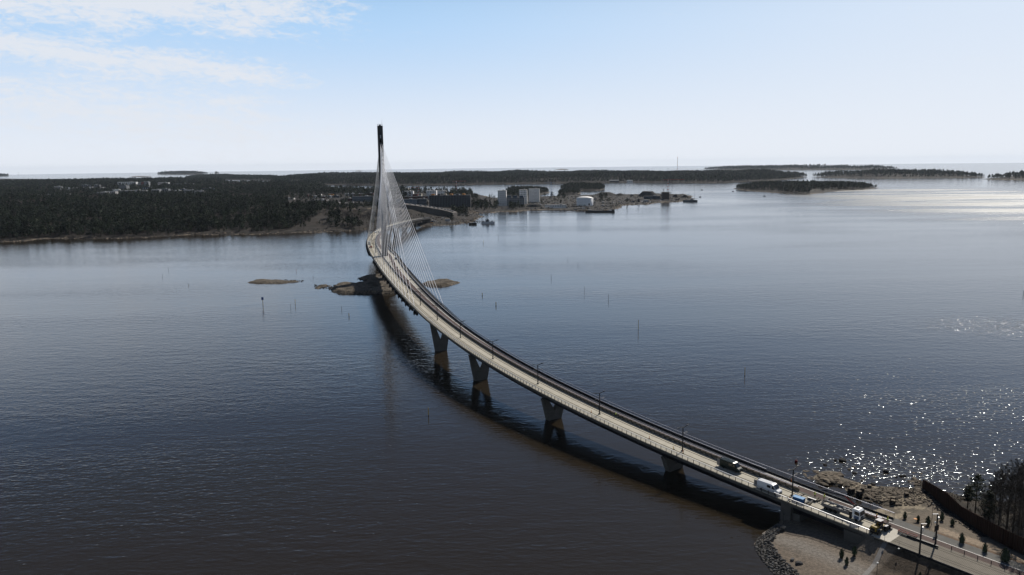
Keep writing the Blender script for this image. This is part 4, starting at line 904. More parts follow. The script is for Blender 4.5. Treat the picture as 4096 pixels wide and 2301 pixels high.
# half built block in scaffolding
q = at(2664, 797, 4); e = empty('half_built_block', q, 0, 'half-built block bristling with scaffolding under the right red crane', 'building'); wd = np.linalg.norm(at(2686, 797, 4) - at(2642, 797, 4)); KEEP.append((q[0], q[1], 40))
hb = hgt(q, 768); 
for k in range(8): inst('floor_slab', MB().box((0, 8, hb * k / 7.5), (wd * .82, 16, .8)).mesh('floor_slab', [bm_('concrete')]), e)
mb = MB()
for k in range(17): mb.box((-wd / 2 + wd * k / 16, 0, hb * .5), (.25, .25, hb * random.uniform(.9, 1.1)))
for k in range(9): mb.box((0, -.2, hb * k / 8), (wd, .2, .3))
inst('scaffolding', mb.mesh('scaffolding', [bm_('brown')]), e); inst('core_wall', MB().box((0, 8, hb * .45), (wd * .6, 10, hb * .9)).mesh('core_wall', [bm_('dgrey')]), e)
# spoil heaps
GRV = mat('dark_gravel', (0.055, 0.055, 0.052), 0.95, noise=0.35, scale=0.1, bump=0.5, bscale=0.4, coords='World')
def heap(name, x0, x1, yb, yt, label, topf=.5, seed=1):
    a, b = at(x0, yb, 3), at(x1, yb, 3); c = (a + b) / 2; wd = np.linalg.norm(b - a); h = hgt(c, yt); n = 28; X, Y = np.meshgrid(np.linspace(-1, 1, n), np.linspace(-1, 1, n)); r = np.hypot(X, Y)
    Z = np.clip((1 - r) / (1 - topf), 0, 1) * h * (.82 + .35 * fbm(X * 10 + seed * 9, Y * 10, 6, 3, seed)) - .5
    o = grid_mesh(name, X * wd / 2 + c[0], Y * wd * .3 + c[1] + wd * .3, Z + 2.6, r < 1.02, [GRV]); tag(o, label, 'gravel heap'); KEEP.append((c[0], c[1] + wd * .3, wd / 2)); return o
heap('gravel_heap', 2550, 2642, 786, 765, 'large flat-topped dark gravel heap left of the half-built block', .42, 1)
heap('gravel_heap', 2370, 2480, 782, 769, 'long low dark gravel heap behind the white tank', .35, 2)
heap('gravel_heap', 2455, 2510, 782, 772, 'smaller rounded gravel heap between two larger ones', .2, 3)
heap('gravel_heap', 2516, 2543, 784, 777, 'smallest dark heap just left of the flat-topped one', .2, 4)
heap('gravel_heap', 2722, 2762, 789, 778, 'pointed dark heap by the moored crane barge', .12, 5)
heap('gravel_heap', 2688, 2716, 787, 777, 'brownish low heap beside the half-built block', .3, 6)
heap('gravel_heap', 2100, 2180, 828, 815, 'flattened dark bank in front of the white slab', .5, 7)

# jetty, barges and ships
DW = mat('dark_timber', (0.045, 0.038, 0.032), 0.9, noise=0.4, scale=1)
q0, q1 = at(2120, 843, 2.5), at(2345, 840, 2.5); e = empty('jetty', q0, math.atan2(*(q1 - q0)[1::-1]), 'long dark jetty on piles in front of the white sheds', 'jetty'); ln = np.linalg.norm(q1 - q0)
inst('jetty_deck', MB().box((ln / 2, 2, 0), (ln, 6, 1.0)).mesh('jetty_deck', [DW]), e); pm_ = MB().tube((0, 0, -4), (0, 0, 0), .5, n=6).mesh('pile', [DW])
for k in range(14): inst('pile', pm_, e, (ln * (k + .5) / 14, -.6, 0))
def boat(x0, x1, yb, yt, label, col, name='barge', cat='barge', hf=.3, cab=None, mast=None, turn=0):
    a, b = at(x0, yb, 0), at(x1, yb, 0); c = (a + b) / 2; ln = np.linalg.norm(b - a); bw = ln * .17; h = hgt(c, yt) * hf
    e = empty(name, c, math.atan2(*(b - a)[1::-1]) + turn, label, cat); L2 = ln / 2
    prof = [(-L2, bw * .35), (-L2 * .8, bw / 2), (L2 * .6, bw / 2), (L2 * .9, bw * .28), (L2, 0), (L2 * .9, -bw * .28), (L2 * .6, -bw / 2), (-L2 * .8, -bw / 2), (-L2, -bw * .35)] if name != 'barge' else [(-L2, -bw / 2), (-L2, bw / 2), (L2, bw / 2), (L2, -bw / 2)]
    zt = [h * (1.0 + (.35 if abs(p[0]) > L2 * .85 and p[0] > 0 and name != 'barge' else 0)) for p in prof]
    inst('hull', MB().prism(prof[::-1], -1, zt[::-1]).mesh('hull', [col]), e); return e, c, ln, bw, h
STL = mat('barge_steel', (0.03, 0.034, 0.038), 0.6, noise=0.3, scale=.5); SHIP = mat('ship_grey', (0.50, 0.52, 0.54), 0.5, noise=.1, scale=.5); SHIPD = mat('ship_dark', (0.09, 0.10, 0.115), 0.6, noise=.2, scale=1)
e, c, ln, bw, h = boat(2342, 2459, 849, 838, 'long black barge moored before the white tank', STL, hf=.55)
inst('deck_house', MB().box((ln * .44, 0, h + 1.5), (5, 5, 3)).mesh('deck_house', [STL]), e); inst('bulwark', MB().box((0, -bw / 2, h + .4), (ln, .3, .9)).mesh('bulwark', [DW]), e); inst('deck_load', MB().box((-ln * .1, 0, h + .5), (ln * .4, 4, .8)).box((-ln * .35, 0, h + .9), (ln * .12, 5, 1.8)).mesh('deck_load', [bm_('lgrey')]), e)
e, c, ln, bw, h = boat(1926, 1979, 895, 873, 'old grey patrol ship with a tall mast moored at the dark pier', SHIP, 'ship', 'ship', hf=.3, turn=0.1)
inst('superstructure', MB().box((-ln * .05, 0, h + 1.6), (ln * .28, bw * .6, 3.2)).box((-ln * .02, 0, h + 4), (ln * .14, bw * .45, 2.2)).mesh('superstructure', [SHIPD]), e)
inst('mast', MB().tube((-ln * .05, 0, h + 4), (-ln * .05, 0, h + 14), .22, .08, n=5).tube((-ln * .05 - 1.6, 0, h + 9.5), (-ln * .05 + 1.6, 0, h + 9.5), .1, n=4).mesh('mast', [SHIPD]), e); inst('funnel', MB().tube((-ln * .16, 0, h + 2), (-ln * .16, 0, h + 5.2), .8, .7, n=10).mesh('funnel', [SHIPD]), e)
inst('deck_gear', MB().box((ln * .28, 0, h + 1), (3, 2.4, 2)).box((-ln * .34, 0, h + .9), (3.6, 2.6, 1.8)).tube((ln * .28, 0, h + 1.8), (ln * .38, 0, h + 2.8), .15, n=5).tube((-ln * .34, 0, h + 1.5), (-ln * .44, 0, h + 3), .15, n=5).mesh('deck_gear', [SHIPD]), e)
inst('railing', MB().box((0, bw * .42, h + .9), (ln * .8, .08, .1)).box((0, -bw * .42, h + .9), (ln * .8, .08, .1)).mesh('railing', [SHIP]), e)
mb = MB(); a, b = at(1878, 884, 1.5), at(1935, 886, 1.5); e = empty('pier', a, math.atan2(*(b - a)[1::-1]), 'dark wooden pier leading out to the old grey ship', 'pier'); ln = np.linalg.norm(b - a)
inst('pier_deck', MB().box((ln / 2, 0, 0), (ln, 3.4, .6)).mesh('pier_deck', [DW]), e)
for k in range(6): inst('pile', pm_, e, (ln * (k + .5) / 6, -1.2, 0))
q = at(1896, 899, 0); e = empty('mooring_caisson', q, .1, 'black square mooring caisson in the water beside the old ship', 'mooring block'); inst('block', MB().box((0, 0, 1.4), (9, 4, 3.4)).mesh('block', [STL]), e); inst('fender', MB().box((0, -2.1, 1.4), (6, .4, 2)).mesh('fender', [RUB]), e)
q = at(1880, 899, 0); e = empty('mooring_caisson', q, .1, 'smaller black mooring caisson, left of the two before the pier', 'mooring block'); inst('block', MB().box((0, 0, 1.3), (4, 4, 3.2)).mesh('block', [STL]), e); inst('fender', MB().box((0, -2.1, 1.2), (2, .4, 2)).mesh('fender', [RUB]), e)
e, c, ln, bw, h = boat(2732, 2790, 807, 788, 'moored work barge with a thin mast at the tip of the peninsula', SHIPD, hf=.35)
inst('mast', MB().tube((ln * .3, 0, h), (ln * .3, 0, h + 24), .4, .2, n=5).box((ln * .3, 0, h + 24), (1.5, 1.5, 1.2)).mesh('mast', [bm_('lgrey')]), e); inst('deck_house', MB().box((0, 0, h + 2.4), (ln * .5, 6, 1)).box((ln * .1, 0, h + 1.5), (ln * .2, 5, 3)).mesh('deck_house', [bm_('lgrey')]), e)
inst('outrigger', MB().box((ln * .35, 0, h + 3.6), (ln * .4, 5, .5)).mesh('outrigger', [STL]), e)
q = at(2732, 788, 3); e = empty('mobile_crane', q, 0, 'slim pale mobile crane with a flat jib beside the work barge', 'crane'); inst('mast', MB().tube((0, 0, 0), (0, 0, 17), .35, n=5).mesh('mast', [bm_('lgrey')]), e); inst('jib', MB().tube((0, 0, 16.5), (15, 0, 17.5), .22, n=4).mesh('jib', [bm_('lgrey')]), e); inst('carrier', MB().box((0, 0, 1.2), (8, 2.6, 2.2)).mesh('carrier', [bm_('dgrey')]), e)
# radio mast on the far shore
q = at(2709, 703, 8); hq = hgt(q, 628); e = empty('radio_mast', q, 0, 'very tall thin radio mast standing on the far shore', 'radio mast')
for k in range(10): inst('mast_section', MB().tube((0, 0, hq * k / 10), (0, 0, hq * (k + 1) / 10), 1.1, n=4).mesh('mast_section', [mat('mast_red', (.4, .08, .06), .6) if k % 2 else mat('mast_white', (.5, .5, .5), .6)]), e)
for (x, yb, yt, lab) in ((1981, 702, 688, 'short thin mast in the far woods left of the radio mast'), (75, 703, 690, 'tiny beacon tower on the far skerries at the left edge'), (2672, 700, 676, 'slim mast in the far woods right behind the red crane'), (3171, 668, 660, 'tiny lighthouse mast on the distant island strip')):
    q = at(x, yb, 4); inst_ = empty('beacon_mast', q, 0, lab, 'mast'); hq = hgt(q, yt); inst('mast', MB().tube((0, 0, 0), (0, 0, hq), 1.3, .8, n=5).mesh('mast', [bm_('grey')]), inst_); inst('lantern', MB().tube((0, 0, hq), (0, 0, hq + 3), 2.0, n=6).mesh('lantern', [bm_('dgrey')]), inst_)
# small boats on the bay
for (x, y, s, lab) in ((3058, 786, 9, 'small dark boat with two people-like dots off the long wooded island'), (2808, 761, 10, 'tiny dark boat out on the bay right of the work barge'), (2932, 767, 8, 'tiny boat just left below the wooded island'), (2801, 789, 7, 'tiny dark skiff off the peninsula tip')):
    q = at(x, y, 0); e = empty('small_boat', q, .2, lab, 'boat'); inst('hull', MB().prism([(-s / 2, -1), (s * .3, -1.1), (s / 2, 0), (s * .3, 1.1), (-s / 2, 1)], 0, 1.1).mesh('hull', [STL]), e); inst('cabin', MB().box((-.5, 0, 1.8), (s * .3, 1.5, 1.5)).mesh('cabin', [SHIPD]), e)

# ------------------------------------------------------------------ woods
def projv(X, Y, Z):
    q = np.stack([X, Y, Z - CH], -1); z = q @ D0; return W / 2 + FOC * (q @ R0) / z, H / 2 - FOC * (q @ U0) / z
def mask_main(X, Y, Z, D, g):
    px, py = projv(X, Y, Z); d = np.ones(X.shape)
    mid = (px >= 1150) & (px < 1640); d = np.where(mid & (py >= 780) & (py < 818), .10, d); d = np.where(mid & (py >= 818) & (py < 836), .06, d)
    hill = mid & (py >= 836) & (px > 1318 - (py - 838) * 1.9); d = np.where(hill, .05 + .30 * (fbm(X, Y, 38, 3, 91) > .5), d); d = np.where((px > 1335) & (px < 1470) & (py > 890) & (py < 912), .45, d)
    d = np.where((px > 1290) & (px < 1500) & (py > 834) & (py < 846), .6, d)
    east = px >= 1640; d = np.where(east, .006, d)
    for x0, x1, y0, y1, v in ((1782, 1890, 770, 798, .9), (1700, 1782, 770, 776, .7), (1890, 1912, 792, 802, .5), (1806, 1868, 846, 868, .8), (1868, 1885, 838, 850, .4), (1882, 1950, 824, 840, .8), (1950, 1990, 826, 838, .5), (2034, 2098, 828, 840, 1.0), (1948, 1984, 797, 804, .35), (2000, 2110, 786, 792, .5), (2400, 2440, 800, 815, .12), (2240, 2262, 788, 800, .2), (2205, 2245, 794, 806, .1), (1640, 1700, 768, 776, .7), (2395, 2425, 782, 800, .2)):
        d = np.where((px > x0) & (px < x1) & (py > y0) & (py < y1), v, d)
    d = np.where(D < 5 + 14 * fbm(X, Y, 40, 3, 74), 0, d); d = np.where((D >= 9) & (D < 30), d * .55, d)
    cl = fbm(X, Y, 70, 3, 21); d = d * np.where(cl < .33, .35, 1)
    for x, y, r in KEEP: d = np.where((X - x) ** 2 + (Y - y) ** 2 < r * r, 0, d)
    # open ground in front of the bigger buildings
    return g.random(X.shape) < d
pts = {'pine': [], 'spruce': [], 'bare': []}
poly_m = LANDS['mainland'][0]; NEAR = []
for r0, r1, spc, s0 in ((1050, 1400, 5.2, 1.0), (1400, 1900, 6.4, 1.05), (1900, 2600, 8.2, 1.15), (2600, 3500, 10.5, 1.3), (3500, 6200, 15.0, 1.5)):
    X, Y = scatter(poly_m, spc, r0, r1, int(r0)); Z, D, rk = land_z('mainland', X, Y); g = np.random.default_rng(int(r0) + 5); k = mask_main(X, Y, Z, D, g) & (D > 4); X, Y, Z, D = X[k], Y[k], Z[k], D[k]
    kind = g.random(X.shape); bareness = fbm(X, Y, 120, 3, 33) + .35 * (fbm(X, Y, 25, 2, 35) - .5); scl = s0 * (.45 + 1.0 * g.random(X.shape) ** 1.3) * (.7 + .7 * fbm(X, Y, 60, 3, 71)) * np.where(D < 30, .85, 1)
    isb = bareness > .54 - .0 * X; isb = np.where(kind > .93, ~isb, isb); iss = (~isb) & (kind < .25)
    P = np.stack([X, Y, Z - .3, scl], 1)
    pts['bare'].append(P[isb]); pts['spruce'].append(P[iss]); pts['pine'].append(P[~isb & ~iss])
pts = {k: np.concatenate(v) for k, v in pts.items()}
# the trees that show largest stand as single trees
def crown_obj(kd, k):
    if kd == 'bare': return bare_mesh(k + 5, 11, 76, .085).mesh('crown', [TWIG])
    return crown_mesh(kd, k + 3, 12, 100).mesh('crown', [PINE if kd == 'pine' else SPRU])
trunk_me = MB().tube((0, 0, -.5), (0, 0, 8), .19, .08, n=5).mesh('trunk', [BARK])
TL = {'pine': ('pine_tree', 'dark green pine in the near rows of the wood across the bay', 'pines of the wood across the bay'), 'spruce': ('spruce_tree', 'pointed dark spruce in the near rows of the wood across the bay', 'spruces of the wood across the bay'), 'bare': ('bare_tree', 'leafless grey-brown tree in the near rows of the wood across the bay', 'leafless trees of the wood across the bay')}
for kd, nsel in (('pine', 290), ('spruce', 150), ('bare', 150)):
    A = pts[kd]; r = np.hypot(A[:, 0], A[:, 1]) / A[:, 3]; od = np.argsort(r); protos = [crown_obj(kd, k) for k in range(4)]
    for q, i in enumerate(od[:nsel]):
        x, y, z, s = A[i]; e = empty(TL[kd][0], (x, y, z), random.uniform(0, 6.28), TL[kd][1], 'tree', TL[kd][2]); e.scale = (s, s, s)
        inst('crown', protos[q % 4], e); inst('trunk', trunk_me, e)
    pts[kd] = A[od[nsel:]]
forest('pine_wood', pts['pine'], 'pine'); forest('spruce_wood', pts['spruce'], 'spruce'); forest('leafless_wood', pts['bare'], 'bare')
for nm_, spc, s0, mn in (('far_peninsula', 12, 1.35, 6), ('forested_headland', 12, 1.3, 6), ('long_wooded_island', 7.5, 1.05, 9), ('outer_island', 16, 1.5, 8), ('right_headland', 14, 1.4, 14), ('distant_island_strip', 26, 2.0, 8), ('pine_islet', 6.4, .95, 3), ('round_pine_islet', 6.8, 1.0, 4), ('wooded_point', 7.0, 1.0, 5), ('low_far_island', 34, 2.0, 5), ('far_skerry', 30, 1.4, 5), ('left_far_island', 30, 1.8, 5)):
    X, Y = scatter(LANDS[nm_][0], spc, seed=len(nm_) * 3); Z, D, rk = land_z(nm_, X, Y); g = np.random.default_rng(9); k = (D > mn * (.3 + 1.5 * fbm(X, Y, 40, 3, 72))) & (g.random(X.shape) < (.93 if nm_ != 'right_headland' else .6))
    if nm_ == 'long_wooded_island': px, py = projv(X, Y, Z); k &= ~((px > 3240) & (py > 757) & (g.random(X.shape) < .85))
    for x, y, r in KEEP: k &= (X - x) ** 2 + (Y - y) ** 2 > r * r
    X, Y, Z = X[k], Y[k], Z[k]; P = np.stack([X, Y, Z - .3, s0 * (.45 + .95 * g.random(X.shape)) * (.45 + 1.15 * fbm(X, Y, 160, 4, 73))], 1); kk = fbm(X, Y, 150, 3, 44) + .5 * (g.random(X.shape) - .5) > .58
    if 'pine' in nm_: kk = g.random(X.shape) < .06
    forest('wood_on_' + nm_, P[~kk], 'pine'); forest('leafless_wood_on_' + nm_, P[kk], 'bare')

# scrub, debris and shore stones of the mainland
X, Y = scatter(poly_m, 7.0, 1050, 2700, 77); Z, D, rk = land_z('mainland', X, Y); g = np.random.default_rng(78); px, py = projv(X, Y, Z); k = (px > 1180) & (D > 3) & (fbm(X, Y, 35, 3, 79) > .44) & (g.random(X.shape) < .62)
for x, y, r in KEEP: k &= (X - x) ** 2 + (Y - y) ** 2 > (r * .7) ** 2
X, Y, Z = X[k], Y[k], Z[k]; P = np.stack([X, Y, Z - .2, g.uniform(.14, .42, X.shape)], 1); q_ = g.random(X.shape) < .35
forest('leafless_scrub', P[~q_], 'bare'); forest('pine_scrub', P[q_], 'pine')
def debris(name, n, seed, cols, smin, smax, region):
    r = random.Random(seed); mb = MB(); x0, x1, y0, y1 = region; k = 0
    while k < n:
        q = at(r.uniform(x0, x1), r.uniform(y0, y1), 2); z, d, _ = land_z('mainland', q[0], q[1]); k += 1
        if d[0] < 3: continue
        s_ = r.uniform(smin, smax); mb.box((q[0], q[1], z[0] + s_ * .2), (s_ * r.uniform(1, 3), s_ * r.uniform(.6, 1.4), s_ * r.uniform(.3, .9)), r.uniform(0, 3), mi=r.randrange(len(cols)))
    o = mb.build(name, cols); o['kind'] = 'stuff'
debris('site_debris', 620, 5, [bm_('black'), bm_('dgrey'), bm_('offwhite'), bm_('brown'), bm_('concrete'), bm_('blue')], .8, 3.6, (1980, 2730, 786, 838))
debris('site_debris', 260, 6, [bm_('black'), bm_('dgrey'), bm_('offwhite'), bm_('brown')], .6, 2.2, (1660, 1960, 840, 900))
debris('site_debris', 200, 7, [bm_('dgrey'), bm_('offwhite'), bm_('white'), bm_('rose')], .5, 1.8, (2560, 2720, 800, 812))
def shore_stones(n, seed, m_, s0, s1):
    r = random.Random(seed); P = poly_m; mb = MB(); base = [(0, 0, .7), (.9, 0, 0), (0, .8, .1), (-.85, .1, 0), (.1, -.9, .05)]
    idx = [i for i in range(len(P) - 1) if P[i][1] < 2300 and P[i + 1][1] < 2300 and abs(math.degrees(math.atan2(P[i][0], P[i][1]))) < 38]; L_ = [math.dist(P[i], P[i + 1]) for i in idx]
    for i, ii in zip(r.choices(idx, L_, k=n), range(n)):
        f = r.random(); x = P[i][0] * (1 - f) + P[i + 1][0] * f + r.gauss(0, 7); y = P[i][1] * (1 - f) + P[i + 1][1] * f + r.gauss(0, 9); z, d, _ = land_z('mainland', x, y)
        if d[0] < -3 or d[0] > 14: continue
        s_ = r.uniform(s0, s1); mb.add([(x + a * s_ * r.uniform(.7, 1.5), y + b * s_ * r.uniform(.7, 1.2), max(z[0], -.1) + c * s_ * r.uniform(.4, .9)) for a, b, c in base], [(0, 1, 2), (0, 2, 3), (0, 3, 4), (0, 4, 1)])
    o = mb.build('shore_stones', [m_]); o['kind'] = 'stuff'
shore_stones(900, 3, mat('shore_granite_far', (.22, .18, .14), .95, scale=.3, col2=(.08, .065, .05)), .8, 3.2); shore_stones(900, 4, mat('dark_shore_rock', (.03, .026, .022), .95), .8, 2.8)

# ------------------------------------------------------------------ near shore
_US = np.arange(-4, 29, .02); _UP = np.array([cpos(q) for q in _US])
def uo(px, py, dz=0.0):
    z = 10.0
    for _ in range(12):
        q = at(px, py, z + dz); i = int(np.argmin(np.hypot(_UP[:, 0] - q[0], _UP[:, 1] - q[1]))); z = _UP[i, 2]
    _, t, n = cfr(_US[i]); off = float((q - _UP[i]) @ n); return _US[i], off, q
NP = [(3104, 2301), (3084, 2279), (3062, 2254), (3044, 2226), (3024, 2199), (3021, 2172), (3031, 2155), (3050, 2140), (3075, 2122), (3122, 2086), (3170, 2055), (3260, 2046), (3380, 2044), (3480, 2040), (3532, 2030), (3505, 2012), (3476, 1999), (3443, 1990), (3405, 1986), (3388, 1975), (3377, 1950), (3345, 1944), (3300, 1940), (3264, 1930), (3262, 1905), (3285, 1888), (3320, 1884), (3352, 1890), (3368, 1908), (3429, 1927), (3457, 1938), (3499, 1944), (3587, 1949), (3650, 1952), (3660, 1935), (3648, 1917), (3675, 1920), (3706, 1934), (3781, 1966), (3832, 1983), (3958, 2002), (4096, 2002), (4400, 2006), (4900, 2050), (5200, 2400), (5600, 3400), (3900, 3300), (3400, 2700), (3180, 2420)]
NPW = [tuple(at(x, y, 0)[:2]) for x, y in NP]
LP = np.array([103.6, 177.9]); LT = np.array([.6212, -.7837]); LN = np.array([.7837, .6212])
PALX = [(3690, 1950, 1.0), (3721, 1973, 1.3), (3784, 2031, 1.8), (3842, 2070, 2.0), (3939, 2142, 2.6), (4016, 2181, 3.0), (4096, 2222, 3.2), (4230, 2290, 3.4), (4420, 2385, 3.4)]
PAL = [at(*q) for q in PALX]
def near_z(X, Y, fine=True):
    D = sdist(NPW, X, Y) + 1.6 * (fbm(X, Y, 6, 4, 11) - .47) * 2
    s = (X - LP[0]) * LT[0] + (Y - LP[1]) * LT[1]; off = (X - LP[0]) * LN[0] + (Y - LP[1]) * LN[1]
    rz = np.interp(-1 - s / 39.7, [-4, -3, -2, -1, -.7], [4.0, 4.1, 4.3, 4.6, 4.85])
    left = off < 0
    base = sm(D, 0, 3) * .7 + sm(D, 2, 14) * .8 + (.35 * (fbm(X, Y, 5, 4, 12) - .4)) * sm(D, 0, 2)
    up = np.where(off > 9, sm(D, 14, 40) * 1.0, 0); base = base + up
    do = np.where(left, np.maximum(0, -4.7 - off), np.maximum(0, off - 9.3)); sl = np.where(left, .42, .13)
    df = np.maximum(0, -14.5 - s)          # in front of the abutment (bridge side)
    emb = rz - .10 - do * sl - df * 1.3
    z = np.maximum(base, np.minimum(emb, rz - .10)); z = np.where(D > 0, z, np.maximum(-2, D * .5))
    return z, D, s, off
gx = np.arange(44, 260, .8); gy = np.arange(62, 300, .8); X, Y = np.meshgrid(gx, gy); Z, D, s_, of_ = near_z(X, Y)
keep = D > -5
def mixc(a, b, f): return a * (1 - f[..., None]) + np.array(b)[None, None, :] * f[..., None]
nz = fbm(X, Y, 3.0, 4, 13); nz2 = fbm(X, Y, 12.0, 4, 14)
Cc = np.zeros(X.shape + (3,)) + np.array([.125, .104, .08])
Cc = mixc(Cc, (.11, .09, .07), sm(nz2, .42, .58) * .6)
wet = sm(-D, -7, -3) * (of_ > 9.5)                                     # rocky foreshore
Cc = mixc(Cc, (.10, .085, .065), sm(14 - D, 0, 5) * (of_ > 9.5))
Cc = mixc(Cc, (.26, .22, .16), sm(nz, .5, .6) * sm(15 - D, 0, 5) * (of_ > 9.5))
lf = (of_ < -5.2).astype(float)
Cc = mixc(Cc, (.145, .118, .092), lf)
Cc = mixc(Cc, (.175, .158, .138), lf * np.exp(-((of_ + 17 + 3 * (nz2 - .5)) / 3.2) ** 2))
mul = sm(s_ + 8 + 3 * (nz2 - .5), 0, 1.5) * sm(of_ + 17.5 + .35 * (s_ + 8), 0, 1.5) * lf
Cc = mixc(Cc, (.045, .034, .024), mul * .95); Cc = mixc(Cc, (.12, .09, .065), mul * sm(nz, .55, .7) * .6)
Cc = mixc(Cc, (.12, .07, .04), np.exp(-((of_ - 10.7) / .6) ** 2) * (s_ > -4))
Cc = mixc(Cc, (.24, .19, .14), sm(of_, 11.4, 12.0) * sm(16.5 - of_, 0, 1) * (s_ > -6))
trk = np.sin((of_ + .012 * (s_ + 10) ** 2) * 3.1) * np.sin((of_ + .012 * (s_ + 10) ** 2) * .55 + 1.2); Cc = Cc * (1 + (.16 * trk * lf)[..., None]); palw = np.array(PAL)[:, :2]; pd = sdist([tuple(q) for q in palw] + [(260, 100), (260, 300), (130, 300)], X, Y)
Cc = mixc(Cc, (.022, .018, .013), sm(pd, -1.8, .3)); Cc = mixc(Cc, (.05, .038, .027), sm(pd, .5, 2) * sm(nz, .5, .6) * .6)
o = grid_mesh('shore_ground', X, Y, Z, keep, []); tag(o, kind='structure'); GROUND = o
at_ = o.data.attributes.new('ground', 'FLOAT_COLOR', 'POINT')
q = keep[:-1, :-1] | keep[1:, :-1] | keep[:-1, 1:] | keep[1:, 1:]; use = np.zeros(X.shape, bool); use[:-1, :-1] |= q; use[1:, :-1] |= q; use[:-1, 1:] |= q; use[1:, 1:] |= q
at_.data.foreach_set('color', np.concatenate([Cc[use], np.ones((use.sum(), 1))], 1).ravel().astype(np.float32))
mt = bpy.data.materials.new('shore_soil'); mt.use_nodes = True; t = mt.node_tree; p = t.nodes['Principled BSDF']; n = t.nodes; l = t.links
a = n.new('ShaderNodeAttribute'); a.attribute_name = 'ground'; g = n.new('ShaderNodeNewGeometry'); z1 = n.new('ShaderNodeTexNoise'); z1.inputs['Scale'].default_value = 1.3; z1.inputs['Detail'].default_value = 8; z1.inputs['Roughness'].default_value = .7; l.new(g.outputs['Position'], z1.inputs[0])
mr = n.new('ShaderNodeMapRange'); mr.inputs[1].default_value = .3; mr.inputs[2].default_value = .7; mr.inputs[3].default_value = .55; mr.inputs[4].default_value = 1.35; l.new(z1.outputs[0], mr.inputs[0])
vm = n.new('ShaderNodeVectorMath'); vm.operation = 'SCALE'; l.new(a.outputs['Color'], vm.inputs[0]); l.new(mr.outputs[0], vm.inputs['Scale']); l.new(vm.outputs[0], p.inputs['Base Color']); p.inputs['Roughness'].default_value = .95; p.inputs['Specular IOR Level'].default_value = .25
b = n.new('ShaderNodeBump'); b.inputs['Distance'].default_value = .25; l.new(z1.outputs[0], b.inputs['Height']); l.new(b.outputs[0], p.inputs['Normal']); o.data.materials.append(mt)
def gz(x, y):
    i = min(max((y - gy[0]) / .8, 0), len(gy) - 1.01); j = min(max((x - gx[0]) / .8, 0), len(gx) - 1.01); a_, b_ = int(i), int(j); fi, fj = i - a_, j - b_
    return float((Z[a_, b_] * (1 - fj) + Z[a_, b_ + 1] * fj) * (1 - fi) + (Z[a_ + 1, b_] * (1 - fj) + Z[a_ + 1, b_ + 1] * fj) * fi)
def gat(px, py):
    z = 2.0
    for _ in range(8): q = at(px, py, z); z = gz(q[0], q[1])
    return at(px, py, z)

# rocks
def rock_mesh(seed, flat=.6, name='stone', m_=None):
    bm = bmesh.new(); bmesh.ops.create_icosphere(bm, subdivisions=2, radius=1.0); r = random.Random(seed)
    pl = [(Vector((r.gauss(0, 1), r.gauss(0, 1), r.gauss(0, 1))).normalized(), r.uniform(.55, .85)) for _ in range(9)]
    for v in bm.verts:
        c = v.co.normalized(); k = 1.0
        for nn_, dd in pl:
            dt = c.dot(nn_)
            if dt > 0: k = min(k, dd / max(dt, .01))
        v.co = c * k * (1 + r.uniform(-.04, .04)); v.co.z *= flat
    me = bpy.data.meshes.new(name); bm.to_mesh(me); bm.free(); me.materials.append(m_); return me
STONE = mat('riprap_stone', (0.10, 0.098, 0.095), 0.95, scale=1.2, col2=(0.045, 0.042, 0.04), rand=.45, bump=.05, bscale=3)
GRAN = mat('shore_granite', (0.17, 0.14, 0.105), 0.95, scale=.8, col2=(0.06, 0.05, 0.04), rand=.35, bump=.06, bscale=3)
DROCK = mat('wet_dark_rock', (0.028, 0.026, 0.024), 0.95, scale=1, col2=(0.02, 0.02, 0.02), rand=.3, bump=.05, bscale=3)
RM = [rock_mesh(k, .62, 'stone', STONE) for k in range(6)]; RG = [rock_mesh(k + 20, .38, 'rock_slab', GRAN) for k in range(6)]; RD = [rock_mesh(k + 40, .6, 'boulder', DROCK) for k in range(5)]
outer = [at(*q, .2)[:2] for q in [(3185, 2400), (3104, 2301), (3084, 2279), (3062, 2254), (3044, 2226), (3024, 2199), (3021, 2172), (3031, 2155), (3075, 2122), (3110, 2096)]]
inner = [at(*q, 1.4)[:2] for q in [(3270, 2400), (3192, 2301), (3175, 2279), (3157, 2261), (3135, 2241), (3117, 2223), (3102, 2199), (3080, 2165), (3110, 2128), (3140, 2108)]]
